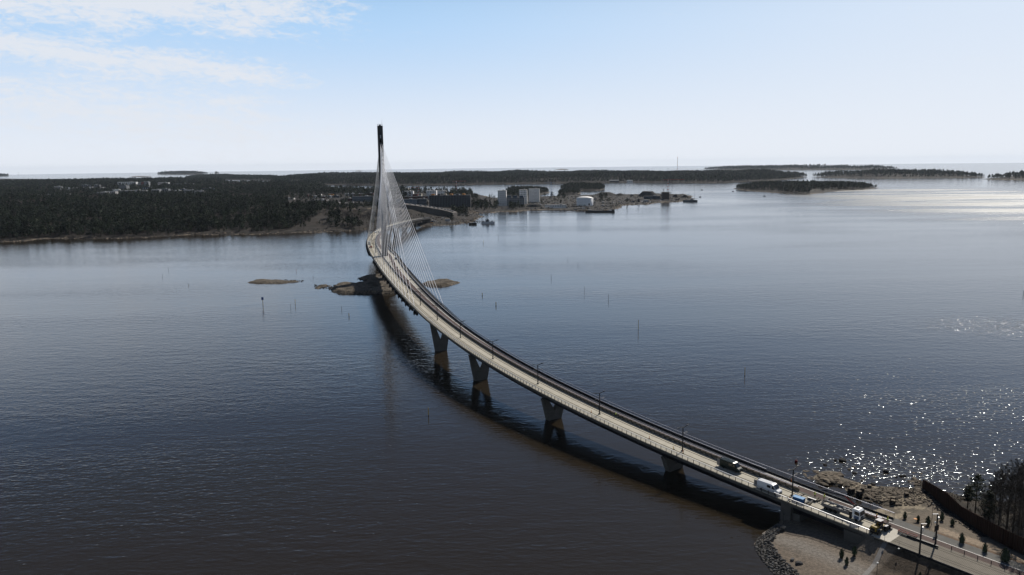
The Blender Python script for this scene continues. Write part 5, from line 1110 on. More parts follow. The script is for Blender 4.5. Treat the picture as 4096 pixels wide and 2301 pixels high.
# small fill between stones and rubble by the palisade
def stuff_rocks(name, plist, m_, parent=None):
    mb = MB(); r = random.Random(3)
    base = [(0, 0, .7), (.9, 0, 0), (0, .8, .1), (-.85, .1, 0), (.1, -.9, .05), (0, 0, -.6)]
    for x, y, z, s in plist:
        vs = [(x + a * s * r.uniform(.7, 1.2), y + b * s * r.uniform(.7, 1.2), z + c * s * r.uniform(.5, .9)) for a, b, c in base]; mb.add(vs, [(0, 1, 2), (0, 2, 3), (0, 3, 4), (0, 4, 1), (5, 2, 1), (5, 3, 2), (5, 4, 3), (5, 1, 4)])
    o = mb.build(name, [m_], parent); o['kind'] = 'stuff'; return o
rs_ = random.Random(4); grid_used = []
extra = []
for k in range(5200):
    i = rs_.randrange(len(outer) - 1); f = rs_.random(); h_ = rs_.random() * 1.03; a = outer[i] * (1 - f) + outer[i + 1] * f; b = inner[i] * (1 - f) + inner[i + 1] * f; p = a * (1 - h_) + b * h_
    sz = rs_.uniform(.30, .58)
    if any((p[0] - x) ** 2 + (p[1] - y) ** 2 < (.70 * (sz + s2)) ** 2 for x, y, s2 in grid_used): continue
    grid_used.append((p[0], p[1], sz))
    if len(grid_used) > 285: extra.append((p[0], p[1], max(gz(*p), h_ * 1.5 - .1) + .1, sz * 1.1)); continue
    inst('stone', RM[k % 6], GROUND, (p[0], p[1], max(gz(*p), h_ * 1.5 - .1) + .12), (rs_.uniform(-.4, .4), rs_.uniform(-.4, .4), rs_.uniform(0, 6)), (sz * 1.25, sz, sz))
stuff_rocks('riprap_stones', extra, STONE, None)
pl_ = []
for k in range(1300):
    i = rs_.randrange(len(outer) - 1); f = rs_.random(); h_ = rs_.random() * 1.05 - .04; a = outer[i] * (1 - f) + outer[i + 1] * f; b = inner[i] * (1 - f) + inner[i + 1] * f; p = a * (1 - h_) + b * h_; pl_.append((p[0], p[1], max(gz(*p), h_ * 1.3 - .1) + .02, rs_.uniform(.15, .4)))
stuff_rocks('rubble', pl_, STONE, None)
pl_ = []
for k in range(1500):
    f = rs_.random(); i = int(f * 4.2); a, b = np.array(PAL[i]), np.array(PAL[i + 1]); ff = f * 4.2 - i; p = a * (1 - ff) + b * ff; nn_ = np.array([-(b - a)[1], (b - a)[0]]) / np.linalg.norm((b - a)[:2]); w_ = rs_.uniform(-1, 1); p2 = p[:2] - nn_ * (w_ * abs(w_)) * (6.5 - 4 * f) ; pl_.append((p2[0], p2[1], gz(*p2) + .05, rs_.uniform(.15, .5)))
stuff_rocks('rubble', pl_, DROCK, None)
pl_ = []
for (x0, y0, x1, y1, n_, s0, s1) in ((3262, 1886, 3366, 1940, 0, 0, 0), (3380, 1925, 3520, 1990, 260, .12, .4), (3500, 1945, 3660, 2025, 420, .12, .4), (3560, 1950, 3720, 2010, 260, .15, .45), (3217, 1902, 3252, 1928, 50, .2, .6), (3640, 1912, 3710, 1945, 70, .25, .7), (3780, 1960, 3880, 2000, 130, .2, .7)):
    for k in range(n_): q = gat(rs_.uniform(x0, x1), rs_.uniform(y0, y1)); pl_.append((q[0], q[1], q[2] + .03, rs_.uniform(s0, s1)))
stuff_rocks('shore_pebbles', pl_, GRAN, None)
nr = 0
for (x0, y0, x1, y1, n_, s0, s1) in ((3265, 1890, 3364, 1938, 95, .5, 1.2), (3385, 1930, 3500, 1975, 40, .3, .8), (3455, 1960, 3560, 2010, 42, .35, .9), (3540, 1955, 3680, 2020, 62, .35, 1.0), (3216, 1904, 3252, 1926, 12, .3, .8), (3640, 1912, 3705, 1942, 14, .4, .9), (3660, 1958, 3730, 2010, 25, .3, .7)):
    for k in range(n_):
        q = gat(rs_.uniform(x0, x1), rs_.uniform(y0, y1)); s2 = rs_.uniform(s0, s1); inst('rock_slab', RG[nr % 6], GROUND, (q[0], q[1], max(q[2], -.1) + .05 * s2), (rs_.uniform(-.25, .25), rs_.uniform(-.25, .25), rs_.uniform(0, 6)), (s2 * 1.5, s2, s2 * rs_.uniform(.7, 1.1))); nr += 1
def boulder(px, py, s_, lab, z=None, k=0, mesh=None, fl=1.0):
    q = gat(px, py) if z is None else at(px, py, z); me = (mesh or RD)[k % 5]; o = inst('boulder', me, None, (q[0], q[1], max(q[2], 0) + .1 * s_), (0, 0, k), (s_ * .62, s_ * .52, s_ * .5 * fl)); tag(o, lab, 'boulder')
for k, (x, y, s_, lab) in enumerate([(3369, 1843, 2.4, 'largest black boulder in the glittering water off the rocky spit'), (3342, 1842, 1.1, 'small black boulder just left of the largest one in the water'), (3300, 1860, 1.3, 'low dark boulder awash at the left of the glitter'), (3414, 1868, 1.2, 'pale rounded boulder in the water right of the spit head'), (3396, 1878, 1.2, 'dark flat boulder just below the pale one in the water'), (3418, 1893, 1.4, 'black boulder alone between the spit and the glitter'), (3543, 1888, 1.9, 'black boulder in the middle of the brightest glitter'), (3584, 1909, 1.0, 'small black boulder, left of three before the palisade end'), (3603, 1905, 1.1, 'black boulder, middle of three before the palisade end'), (3617, 1905, 1.3, 'black boulder, right of three before the palisade end'), (3268, 1935, 1.5, 'black boulder at the lower left corner of the rocky spit'), (3490, 1939, 1.7, 'dark boulder on the shore edge halfway along the spit')]):
    boulder(x, y, s_, lab, 0, k, RG if 'pale' in lab else RD)
boulder(3169, 2241, 1.35, 'low round boulder on the gravel path, left of two', None, 1, RM); boulder(3196, 2256, 1.6, 'larger flat-topped boulder on the gravel path, right of two', None, 3, RM, 1.1)
# square stone stubs of an older bridge
for k, (x, y, wd, hh_, lab) in enumerate([(3404.6, 1973, 2.3, 2.6, 'dark square stone pier stub in the shallow inlet, left of two'), (3436, 1985, 2.0, 2.8, 'dark square stone pier stub in the shallow inlet, right of two'), (3572, 2006, 1.9, 2.3, 'dark stone pier stub on the shore, upper of two touching'), (3572, 2018, 1.9, 2.3, 'dark stone pier stub on the shore, lower of two touching'), (3450, 1964, 1.7, 1.7, 'low stone pier stub behind the two in the inlet'), (3478, 1950, 1.7, 1.5, 'smallest stone pier stub near the tip of the shore'), (3626, 1984, 1.7, 1.7, 'lone stone pier stub nearest the palisade')]):
    wd *= .68; hh_ *= .7; q = gat(x, y); e = empty('pier_stub', (q[0], q[1], q[2] - .5), .3 + k * .2, lab, 'stone pier stub')
    inst('stone_course', MB().box((0, 0, hh_ * .3), (wd, wd, hh_ * .6), taper=.97).mesh('stone_course', [DROCK]), e); inst('stone_course', MB().box((.04, .02, hh_ * .8), (wd * .93, wd * .93, hh_ * .4), taper=.95).mesh('stone_course', [DROCK]), e)
    inst('cap_stone', MB().box((0, 0, hh_ + .12), (wd * .86, wd * .84, .24)).mesh('cap_stone', [GRAN]), e)

# roadway behind the bridge
RIB = mat('ribbed_track_slab', (0.22, 0.20, 0.165), 0.9, noise=0.2, scale=0.5)
def sribbon(name, mats, u0, u1, fn):
    o = ribbon(name, mats, None, u0, u1, .1, fn); tag(o, kind='structure'); return o
sribbon('tram_track_bed', [RIB], -4, -.64, lambda u: [(-4.9, -.35), (-4.9, .0), (3.3, .0)])
sribbon('cycle_path', [BROWN], -4, -.64, lambda u: [(3.3, .004), (5.75, .004)]); sribbon('road', [ASPH], -4, -.64, lambda u: [(5.75, .003), (9.3, .003), (9.3, -.3)])
sribbon('road_marking', [WHITE], -4, UE, lambda u: [(5.72, .012), (5.86, .012)])
for k in range(12):
    u0 = -1.55 - .17 * k; sribbon('road_marking', [WHITE], u0, u0 + .055, lambda u: [(4.45, .012), (4.57, .012)])
for o_ in (-3.3, -2.3, 1.0, 2.0): sribbon('tram_rail', [RAILM], -4, UE, lambda u: [(o_ - .07, .012), (o_ + .07, .012)])
wj = MB(); u = -4.0
while u < -.77:
    a, b, c, d = bp(u, -4.6, .008), bp(u, 3.2, .008), bp(u + .0022, 3.2, .008), bp(u + .0022, -4.6, .008); wj.add([a, b, c, d], [(0, 1, 2, 3)]); u += .0078
o = wj.build('slab_joint', [mat('joint_grey', (.10, .09, .075), .9)]); o['kind'] = 'stuff'
MBs = MB(); MBs.add([bp(-.64, -4.9, .014), bp(-.64, 3.3, .014), bp(-.76, 3.3, .014), bp(-.76, -4.9, .014)], [(0, 1, 2, 3)]); o = MBs.build('concrete_apron', [mat('pale_concrete', (.52, .49, .43), .85, noise=.15, scale=1)]); tag(o, kind='structure')
# pale stone gutter down the slope
a, b = gat(3541, 2172), gat(3450, 2312); mbg = MB(); dl = (b - a)[:2] / np.linalg.norm((b - a)[:2]); nn_ = np.array([-dl[1], dl[0]]) * .55; prev = None
for k in range(31):
    p = a[:2] + (b - a)[:2] * k / 30; l_, r_ = p + nn_, p - nn_; cur = [(l_[0], l_[1], gz(*l_) + .07), (r_[0], r_[1], gz(*r_) + .07)]
    if prev: mbg.add([prev[0], prev[1], cur[1], cur[0]], [(0, 1, 2, 3)])
    prev = cur
tag(mbg.build('stone_gutter', [mat('gutter_stone', (.22, .21, .20), .9, noise=.35, scale=3)]), kind='structure')
# low post and wire fence between track bed and cycle path
e = empty('guard_fence', bp(-1.05, 3.35), 0, 'low post-and-rail fence between the tram tracks and the cycle path', 'fence'); pm_ = MB().box((0, 0, .5), (.12, .14, 1.0)).mesh('fence_post', [BLK]); u = -1.05; eo = np.array(e.location)
while u > -4: inst('fence_post', pm_, e, bp(u, 3.35) - eo, (0, 0, .67)); u -= .075
for dz in (.45, .92):
    mbf = MB()
    for k in range(30): mbf.tube(bp(-1.05 - k * .098, 3.35, dz), bp(-1.05 - (k + 1) * .098, 3.35, dz), .025, n=4)
    mbf.build('fence_rail', [GALVD], e)
# black edge board on the left of the track bed
ribbon('edge_board', [BLK], None, -4, -.755, .1, lambda u: [(-5.0, -.5), (-5.0, .12), (-4.92, .12), (-4.92, -.5)])['kind'] = 'structure'
# thin wire posts on the left edge
for (x, y, h_, lab) in ((3538, 2167, 1.7, 'thin grey post on the corner of the concrete apron'), (3595, 2196, 1.9, 'thin grey post with a pale foot on the left edge of the tram tracks')):
    _, _, q = uo(x, y); e = empty('wire_post', q, 0, lab, 'post'); inst('post', MB().tube((0, 0, -.3), (0, 0, h_), .04, n=5).mesh('post', [GALVD]), e); inst('post_foot', MB().box((0, 0, .08), (.34, .34, .16)).mesh('post_foot', [PANEL if 'corner' in lab else WHITE]), e)
# big catenary poles of the approach
def big_pole(px, py, lab, arm):
    q = gat(px, py); e = empty('catenary_pole', q, 0, lab, 'pole', 'big black catenary poles beside the tram approach')
    inst('pole', MB().tube((0, 0, -.5), (0, 0, 8.4), .24, .17, n=8).mesh('pole', [BLK]), e); inst('base_plate', MB().box((0, 0, .1), (.8, .8, .2)).mesh('base_plate', [BLK]), e)
    inst('lamp_head', MB().box((arm * .6, 0, 8.45), (1.4, .35, .1)).mesh('lamp_head', [GALVD]), e); inst('junction_box', MB().box((.2, -.2, 7.5), (.35, .3, .5)).mesh('junction_box', [GALV]), e)
    d = LN * (1 if arm > 0 else 1); v = (d[0] * arm * 1.0, d[1] * arm * 1.0)
    inst('bracket_arm', MB().tube((0, 0, 6.6), (v[0] * 2.2, v[1] * 2.2, 6.9), .04, n=5).tube((0, 0, 5.7), (v[0] * 2.1, v[1] * 2.1, 6.8), .035, n=5).tube((v[0] * 2.2, v[1] * 2.2, 6.9), (v[0] * 2.5, v[1] * 2.5, 6.2), .03, n=5).mesh('bracket_arm', [GALVD]), e)
    inst('insulator', MB().lathe([(.12, -.2), (.2, 0), (.12, .2)], (v[0] * 1.2, v[1] * 1.2, 6.6), 8).mesh('insulator', [WHITE]), e)
big_pole(3677, 2226, 'thick black catenary pole on the left edge of the tram tracks', .9); big_pole(3741, 2184, 'thick black catenary pole between the tram tracks and the cycle path', -.9)
# dark sign board with a leg, right of the road
q = gat(3744, 2146); e = empty('road_sign', q, .5, 'dark square sign board seen from behind at the roadside behind the right pole', 'sign'); inst('board', MB().box((0, 0, 2.3), (1.7, .12, 1.6)).mesh('board', [mat('sign_back', (.045, .035, .03), .7)]), e); inst('sign_post', MB().tube((-.5, .1, 0), (-.5, .1, 3), .05, n=5).tube((.5, .1, 0), (.5, .1, 3), .05, n=5).mesh('sign_post', [GALV]), e)
for (x, y, yt, lab) in ((3726, 2100, 2017, 'tall thin lamp mast right of the road between the small conifers'), (3481, 2024, 1998, 'short dark lamp post at the inlet right of the railing'), (3505.6, 2320, 2251, 'short lamp post with a white cap on the brown slope'), (3116, 2094, 2042, 'short lamp post with a white cap under the bridge edge, left one'), (3133, 2096, 2056, 'dark lamp post under the bridge edge, right one')):
    q = gat(x, y); h_ = hgt(q, yt); e = empty('lamp_post', q, 0, lab, 'lamp post'); inst('pole', MB().tube((0, 0, 0), (0, 0, h_), .07, .05, n=6).mesh('pole', [BLK]), e); inst('lamp_head', MB().lathe([(.2, -.14), (.26, 0), (.16, .1)], (0, 0, h_), 8).mesh('lamp_head', [WHITE if 'white' in lab else BLK]), e)
# palisade of rusty steel posts
e = empty('steel_palisade', PAL[0], 0, 'long rusty brown palisade of steel posts running down to the shore', 'fence'); eo = np.array(e.location); PT = [(3700, 1919), (3725, 1935), (3784, 1973), (3857, 2026), (3939, 2080), (4016, 2120), (4096, 2157), (4230, 2225), (4420, 2320)]
pm_ = MB().box((0, 0, .5), (.30, .16, 1.0)).mesh('palisade_post', [RUST]); hs_ = [hgt(p, t_[1]) for p, t_ in zip(PAL, PT)]; cum = [0]
for i in range(len(PAL) - 1): cum.append(cum[-1] + np.linalg.norm(PAL[i + 1] - PAL[i]))
dd_ = 0; k = 0; WALE = MB()
while dd_ < cum[-1]:
    x = np.interp(dd_, cum, [p[0] for p in PAL]); y = np.interp(dd_, cum, [p[1] for p in PAL]); hq = np.interp(dd_, cum, hs_); zg = gz(x, y); zt = np.interp(dd_, cum, [p[2] + h_ for p, h_ in zip(PAL, hs_)]); i = min(len(PAL) - 2, int(np.searchsorted(cum, dd_, 'right') - 1)); d = PAL[i + 1] - PAL[i]
    inst('palisade_post', pm_, e, (x - eo[0], y - eo[1], zg - .3 - eo[2]), (0, 0, math.atan2(d[1], d[0]) + (.35 if k % 2 else -.35)), (1, 1, zt - zg + .3 + .06 * (k % 3)))
    dd_ += .36; k += 1
for dz in (.35, .75):
    mbf = MB()
    for i in range(len(PAL) - 1):
        a, b = PAL[i], PAL[i + 1]; za = gz(a[0], a[1]); zb_ = gz(b[0], b[1]); mbf.tube((a[0], a[1] + .12, za + hs_[i] * dz), (b[0], b[1] + .12, zb_ + hs_[i + 1] * dz), .08, n=4)
    mbf.build('waling_beam', [RUST], e)
# conifers planted by the path
CON = mat('arborvitae', (0.045, 0.062, 0.036), 0.8, scale=2.5, col2=(0.022, 0.034, 0.02), rand=.2)
def conifer(px, yb, yt, lab, wide=1.0, k=0):
    q = gat(px, yb); h_ = hgt(q, yt); e = empty('arborvitae', q, k * 1.3, lab, 'shrub', 'small conifers planted by the approach'); r = random.Random(k + 70); mb = MB()
    mb.lathe([(.12 * h_ * wide, .12 * h_), (.2 * h_ * wide, .3 * h_), (.19 * h_ * wide, .5 * h_), (.12 * h_ * wide, .78 * h_), (.02, .97 * h_)], n=9)
    for i in range(150):
        f = r.random(); z = h_ * (.06 + .94 * f); R_ = h_ * .25 * wide * (math.sin(math.pi * min(1, .16 + .86 * f)) ** .7); a = r.uniform(0, 6.28); c = Vector((R_ * math.cos(a), R_ * math.sin(a), z)); s_ = h_ * .075; up = Vector((math.cos(a) * .3, math.sin(a) * .3, 1)) * s_; sd = Vector((-math.sin(a), math.cos(a), r.uniform(-.5, .5))) * s_ * .6
        mb.add([c - sd, c + sd, c + up * 1.6], [(0, 1, 2)])
    inst('crown', mb.mesh('crown', [CON]), e); inst('trunk', MB().tube((0, 0, -.1), (0, 0, h_ * .3), .06, n=5).mesh('trunk', [BARK]), e); inst('shadow_mound', MB().lathe([(.02, -.02), (.42, 0), (.4, .1), (.2, .2), (.02, .22)], n=10).mesh('shadow_mound', [mat('mound_shade', (.03, .024, .018), .95)]), e)  # dark mound added at the foot, standing in for the shadow there
LABC = ['leftmost conifer right of the road, just beyond the net railing', 'second conifer right of the road, before the orange sign', 'third conifer right of the road, in line with the lamp mast', 'tall conifer standing furthest back before the rusty palisade', 'ragged broad conifer nearest the shade of the palisade', 'conifer at the roadside right of the two black poles', 'slender conifer between two others along the lower roadside', 'fat conifer at the right edge of the photo along the road']
for k, (x, yb, yt) in enumerate([(3619, 2077, 2048), (3672, 2089, 2063), (3711, 2103, 2067), (3767, 2084, 2051), (3809, 2103, 2076), (3846, 2177, 2134), (3938, 2213, 2174), (4020, 2251, 2195)]):
    conifer(x, yb, yt, LABC[k], 1.35 if k in (4, 7) else 1.0, k)
for k, (x, yb, yt, lab) in enumerate([(3366, 2232, 2197, 'upper left conifer of three on the slope under the bridge end'), (3386, 2261, 2230, 'lowest conifer of three on the slope, in the middle'), (3417, 2224, 2186, 'upper right conifer of three on the slope under the bridge end'), (3680, 2312, 2289, 'conifer tip at the bottom edge below the left black pole')]):
    conifer(x, yb, yt, lab, 1, k + 20)
q = gat(3661, 2090); e = empty('small_sign', q, 0, 'small round orange sign by the planted conifers', 'sign'); inst('board', MB().lathe([(.02, -.04), (.45, -.04), (.45, .04), (.02, .04)], (0, 0, 1.0), 12).mesh('board', [mat('sign_orange', (.5, .2, .03), .6)]), e); inst('sign_post', MB().tube((0, 0, 0), (0, 0, 1), .04, n=5).mesh('sign_post', [GALVD]), e)

# trees beyond the palisade
def branchy(seed, h_, spread=.42, nb=15, th=.035, fine=9):
    r = random.Random(seed); mb = MB(); tw = MB(); mb.tube((0, 0, -.5), (r.uniform(-.3, .3), r.uniform(-.3, .3), h_ * .5), .17, .11, n=6); mb.tube((0, 0, h_ * .48), (r.uniform(-.3, .3), r.uniform(-.3, .3), h_), .11, .02, n=5)
    for i in range(nb):
        f = .2 + .75 * (i + r.random()) / nb; a = i * 2.4 + r.random(); ln = h_ * spread * (1.08 - f) * r.uniform(.7, 1.1) + .6; p = Vector((0, 0, h_ * f)); d = Vector((math.cos(a), math.sin(a), r.uniform(.7, 1.5))).normalized(); e_ = p + d * ln; mb.tube(p, e_, .05 * (1.2 - f) + .015, .012, n=3, caps=False)
        for j in range(fine):
            g = .2 + .8 * j / fine; b = p + d * ln * g
            for m_ in range(3):
                dd2 = (d + Vector((r.gauss(0, .7), r.gauss(0, .7), r.gauss(.35, .5)))).normalized(); L2 = ln * .38 * (1.15 - g) + .35; e2 = b + dd2 * L2; s_ = dd2.cross(Vector((r.gauss(0, 1), r.gauss(0, 1), r.gauss(0, 1)))).normalized() * .022; tw.add([b - s_, b + s_, e2], [(0, 1, 2)])
                for w_ in range(4):
                    b3 = b + dd2 * L2 * r.uniform(.3, 1); d3 = (dd2 + Vector((r.gauss(0, .6), r.gauss(0, .6), r.gauss(.2, .5)))).normalized(); s3 = d3.cross(Vector((r.gauss(0, 1), r.gauss(0, 1), 1))).normalized() * .016; tw.add([b3 - s3, b3 + s3, b3 + d3 * r.uniform(.25, .7)], [(0, 1, 2)])
    return mb, tw
TWN = mat('near_bare_twigs', (0.045, 0.037, 0.031), 0.9, noise=.4, scale=1, rand=.2)
for k, (x, y, yt) in enumerate([(3975, 2080, 1885), (4003, 2052, 1860), (4030, 2110, 1850), (4056, 2070, 1838), (4085, 2120, 1842), (4078, 2040, 1862), (4120, 2090, 1830), (4160, 2140, 1835), (4020, 2165, 1935), (4068, 2190, 1915), (3962, 2040, 1930), (4200, 2080, 1840), (4110, 2215, 1925), (4040, 2010, 1905), (3935, 2100, 1980), (3990, 2125, 1890), (4050, 2145, 1880), (4095, 2065, 1850), (4140, 2180, 1870), (4225, 2150, 1850), (4260, 2220, 1880), (4000, 2015, 1900), (4075, 2095, 1860)]):
    q = gat(x, y); h_ = hgt(q, yt); mb, tw = branchy(k + 3, h_, .34, 24, fine=11)
    lab = ['leafless birch nearest the pine beyond the palisade', 'leafless birch second from the pine beyond the palisade', 'leafless tree third from the pine, leaning into its neighbours', 'tallest leafless tree against the water at the right edge', 'leafless tree just right of the tallest one', 'leafless tree behind the tallest one, closer to the water', 'leafless tree at the very right edge of the photo', 'leafless tree beyond the right edge, foremost one', 'short leafless tree low down behind the palisade, left of two', 'short leafless tree low down behind the palisade, right of two', 'thin leafless sapling touching the pine', 'leafless tree beyond the right edge, near the water', 'leafless tree lowest at the right edge by the palisade', 'leafless tree standing closest to the glittering water', 'low leafless bush right behind the middle of the palisade', 'leafless tree between the two birches and the tallest tree', 'leafless tree in the thick of the clump above the palisade', 'leafless tree against the glitter just left of the photo edge', 'leafless tree outside the right edge close to the palisade', 'leafless tree well outside the right edge, upper one', 'leafless tree well outside the right edge, lower one', 'leafless tree on the waterline right of the pine', 'leafless tree just under the tallest one'][k]
    e = empty('bare_tree', q, k, lab, 'tree'); inst('trunk', mb.mesh('trunk', [BARK]), e); inst('crown', tw.mesh('crown', [TWN]), e)
def pine_near(px, y, yt, lab, seed, wide=.28):
    q = gat(px, y); h_ = hgt(q, yt); r = random.Random(seed); e = empty('pine_tree', q, 0, lab, 'tree'); inst('trunk', MB().tube((0, 0, -.5), (0, 0, h_ * .95), .2, .05, n=7).mesh('trunk', [BARK]), e); mb = MB(); br = MB()
    for i in range(46):
        f = .30 + .68 * (i / 46); a = i * 2.4; ln = h_ * wide * (math.sin(math.pi * min(1, .28 + .72 * (f - .3) / .7)) ** .8) * r.uniform(.7, 1.1); p = Vector((0, 0, h_ * f)); d = Vector((math.cos(a), math.sin(a), r.uniform(.0, .5))).normalized(); br.tube(p, p + d * ln, .05, .015, n=3, caps=False)
        for j in range(34):
            g = r.uniform(.25, 1.05); c = p + d * ln * g + Vector((r.gauss(0, .28), r.gauss(0, .28), r.gauss(.05, .16))); s_ = r.uniform(.14, .32); t1 = Vector((r.gauss(0, 1), r.gauss(0, 1), r.gauss(0, .5))).normalized() * s_; t2 = t1.cross(Vector((r.gauss(0, 1), r.gauss(0, 1), 1))).normalized() * s_ * .5; mb.add([c - t1, c - t2, c + t1, c + t2], [(0, 1, 2, 3)])
    inst('crown', mb.mesh('crown', [PINE]), e); inst('branches', br.mesh('branches', [BARK]), e)
pine_near(3900, 2052, 1900, 'dense dark pine standing against the water beyond the palisade', 5, .27)
pine_near(3948, 2120, 1960, 'thinner pine behind the middle of the palisade', 6, .18)
pine_near(3870, 2030, 1945, 'small pine left of the dense dark one', 8, .22)
# undergrowth beyond the palisade
ug = MB(); r = random.Random(12)
for k in range(5200):
    x_, y_ = r.uniform(118, 200), r.uniform(120, 232)
    ia, ja = int((y_ - gy[0]) / .8), int((x_ - gx[0]) / .8)
    if pd[ia, ja] < .8 or D[ia, ja] < 4: continue
    z_ = gz(x_, y_); 
    for j in range(3): d = Vector((r.gauss(0, .5), r.gauss(0, .5), r.uniform(.5, 1.6))); s_ = Vector((r.gauss(0, 1), r.gauss(0, 1), 0)).normalized() * .05; ug.add([Vector((x_, y_, z_)) - s_, Vector((x_, y_, z_)) + s_, Vector((x_, y_, z_)) + d], [(0, 1, 2)])
o = ug.build('undergrowth', [TWN]); o['kind'] = 'stuff'

# ------------------------------------------------------------------ people
SKIN = mat('skin', (.5, .3, .22), .6); HIV = mat('hi_vis_yellow', (.55, .75, .03), .6); HIVO = mat('hi_vis_orange', (.8, .18, .02), .6); TRO = mat('dark_trousers', (.02, .022, .03), .8); HELM = mat('helmet_yellow', (.75, .55, .03), .4); HELW = mat('helmet_white', (.75, .75, .72), .4)
def person(q, rz, lab, jacket=HIV, helmet=HELM, bend=0.0, arms=(.5, .5), bike=False):
    e = empty('person', q, rz, lab, 'person')
    hip = Vector((0, 0, .92)); chest = hip + Vector((math.sin(bend) * .42, 0, math.cos(bend) * .42)); neck = hip + Vector((math.sin(bend) * .58, 0, math.cos(bend) * .58)); head = neck + Vector((math.sin(bend * .6) * .13, 0, math.cos(bend * .6) * .13)); top = head + Vector((.01, 0, .12))
    V_ = [hip, chest, neck, head, top]; E_ = [(0, 1), (1, 2), (2, 3), (3, 4)]; Rr = [.15, .17, .07, .095, .085]
    for sg in (-1, 1):
        b = len(V_); st = sg * .12
        V_ += [Vector((0, sg * .1, .86)), Vector((.04 + st * .6, sg * .12, .48)), Vector((st, sg * .12, .08)), Vector((st + .17, sg * .13, .04))]; E_ += [(0, b), (b, b + 1), (b + 1, b + 2), (b + 2, b + 3)]; Rr += [.1, .07, .05, .045]
        b = len(V_); ar = arms[0 if sg < 0 else 1]; sh = chest + Vector((0, sg * .2, .08)); el_ = sh + Vector((math.sin(ar) * .27, sg * .05, -math.cos(ar) * .27)); ha = el_ + Vector((math.sin(ar + .5) * .26, 0, -math.cos(ar + .5) * .26)); V_ += [sh, el_, ha]; E_ += [(1, b), (b, b + 1), (b + 1, b + 2)]; Rr += [.075, .052, .038]
    me = bpy.data.meshes.new('skeleton'); me.from_pydata([tuple(v) for v in V_], E_, []); ob = bpy.data.objects.new('skeleton', me); COL.objects.link(ob); sk = ob.modifiers.new('s', 'SKIN'); ob.modifiers.new('u', 'SUBSURF').levels = 1
    for i, rr in enumerate(Rr): me.skin_vertices[0].data[i].radius = (rr, rr); me.skin_vertices[0].data[i].use_root = (i == 0)
    dg = bpy.context.evaluated_depsgraph_get(); m2 = bpy.data.meshes.new_from_object(ob.evaluated_get(dg)); bpy.data.objects.remove(ob); m2.name = 'body'; m2.materials.clear()
    for mm in (TRO, jacket, SKIN): m2.materials.append(mm)
    for pg in m2.polygons: c = pg.center; pg.material_index = 0 if c.z < .9 else (2 if (c - head).length < .17 and c.z > neck.z - .02 else 1); pg.use_smooth = True
    inst('body', m2, e); inst('helmet', MB().lathe([(.15, 0), (.125, .03), (.12, .08), (.07, .14), (.01, .155)], tuple(head + Vector((.01, 0, .03))), 10).mesh('helmet', [helmet]), e)
    inst('reflective_band', MB().lathe([(.185, -.03), (.185, .03)], tuple(hip + (chest - hip) * .6), 10).mesh('reflective_band', [WHITE]), e)
    return e
def put(px, py, **k): return uo(px, py)[2]
person(put(3259, 1992), 1.2, 'worker in a yellow hi-vis jacket bending beside the end of the wall panels', HIV, HELM, .7, (.9, .7))
person(put(3295, 2001), .3, 'worker in a yellow hi-vis jacket at the tail of the crane truck', HIV, HELM, .3, (.6, .9))
person(put(3506, 2081), 2.2, 'worker in orange behind the red post beside the wheel loader', HIVO, HELM, 0, (.2, .4))
person(put(3551, 2093), 2.0, 'worker with a yellow helmet standing behind the loader bucket', HIV, HELM, .1, (.3, .6))
person(put(2463, 1667), -.8, 'person in a green hi-vis vest walking by the wall panels of the deck', HIV, HELW, .15, (.3, -.3))

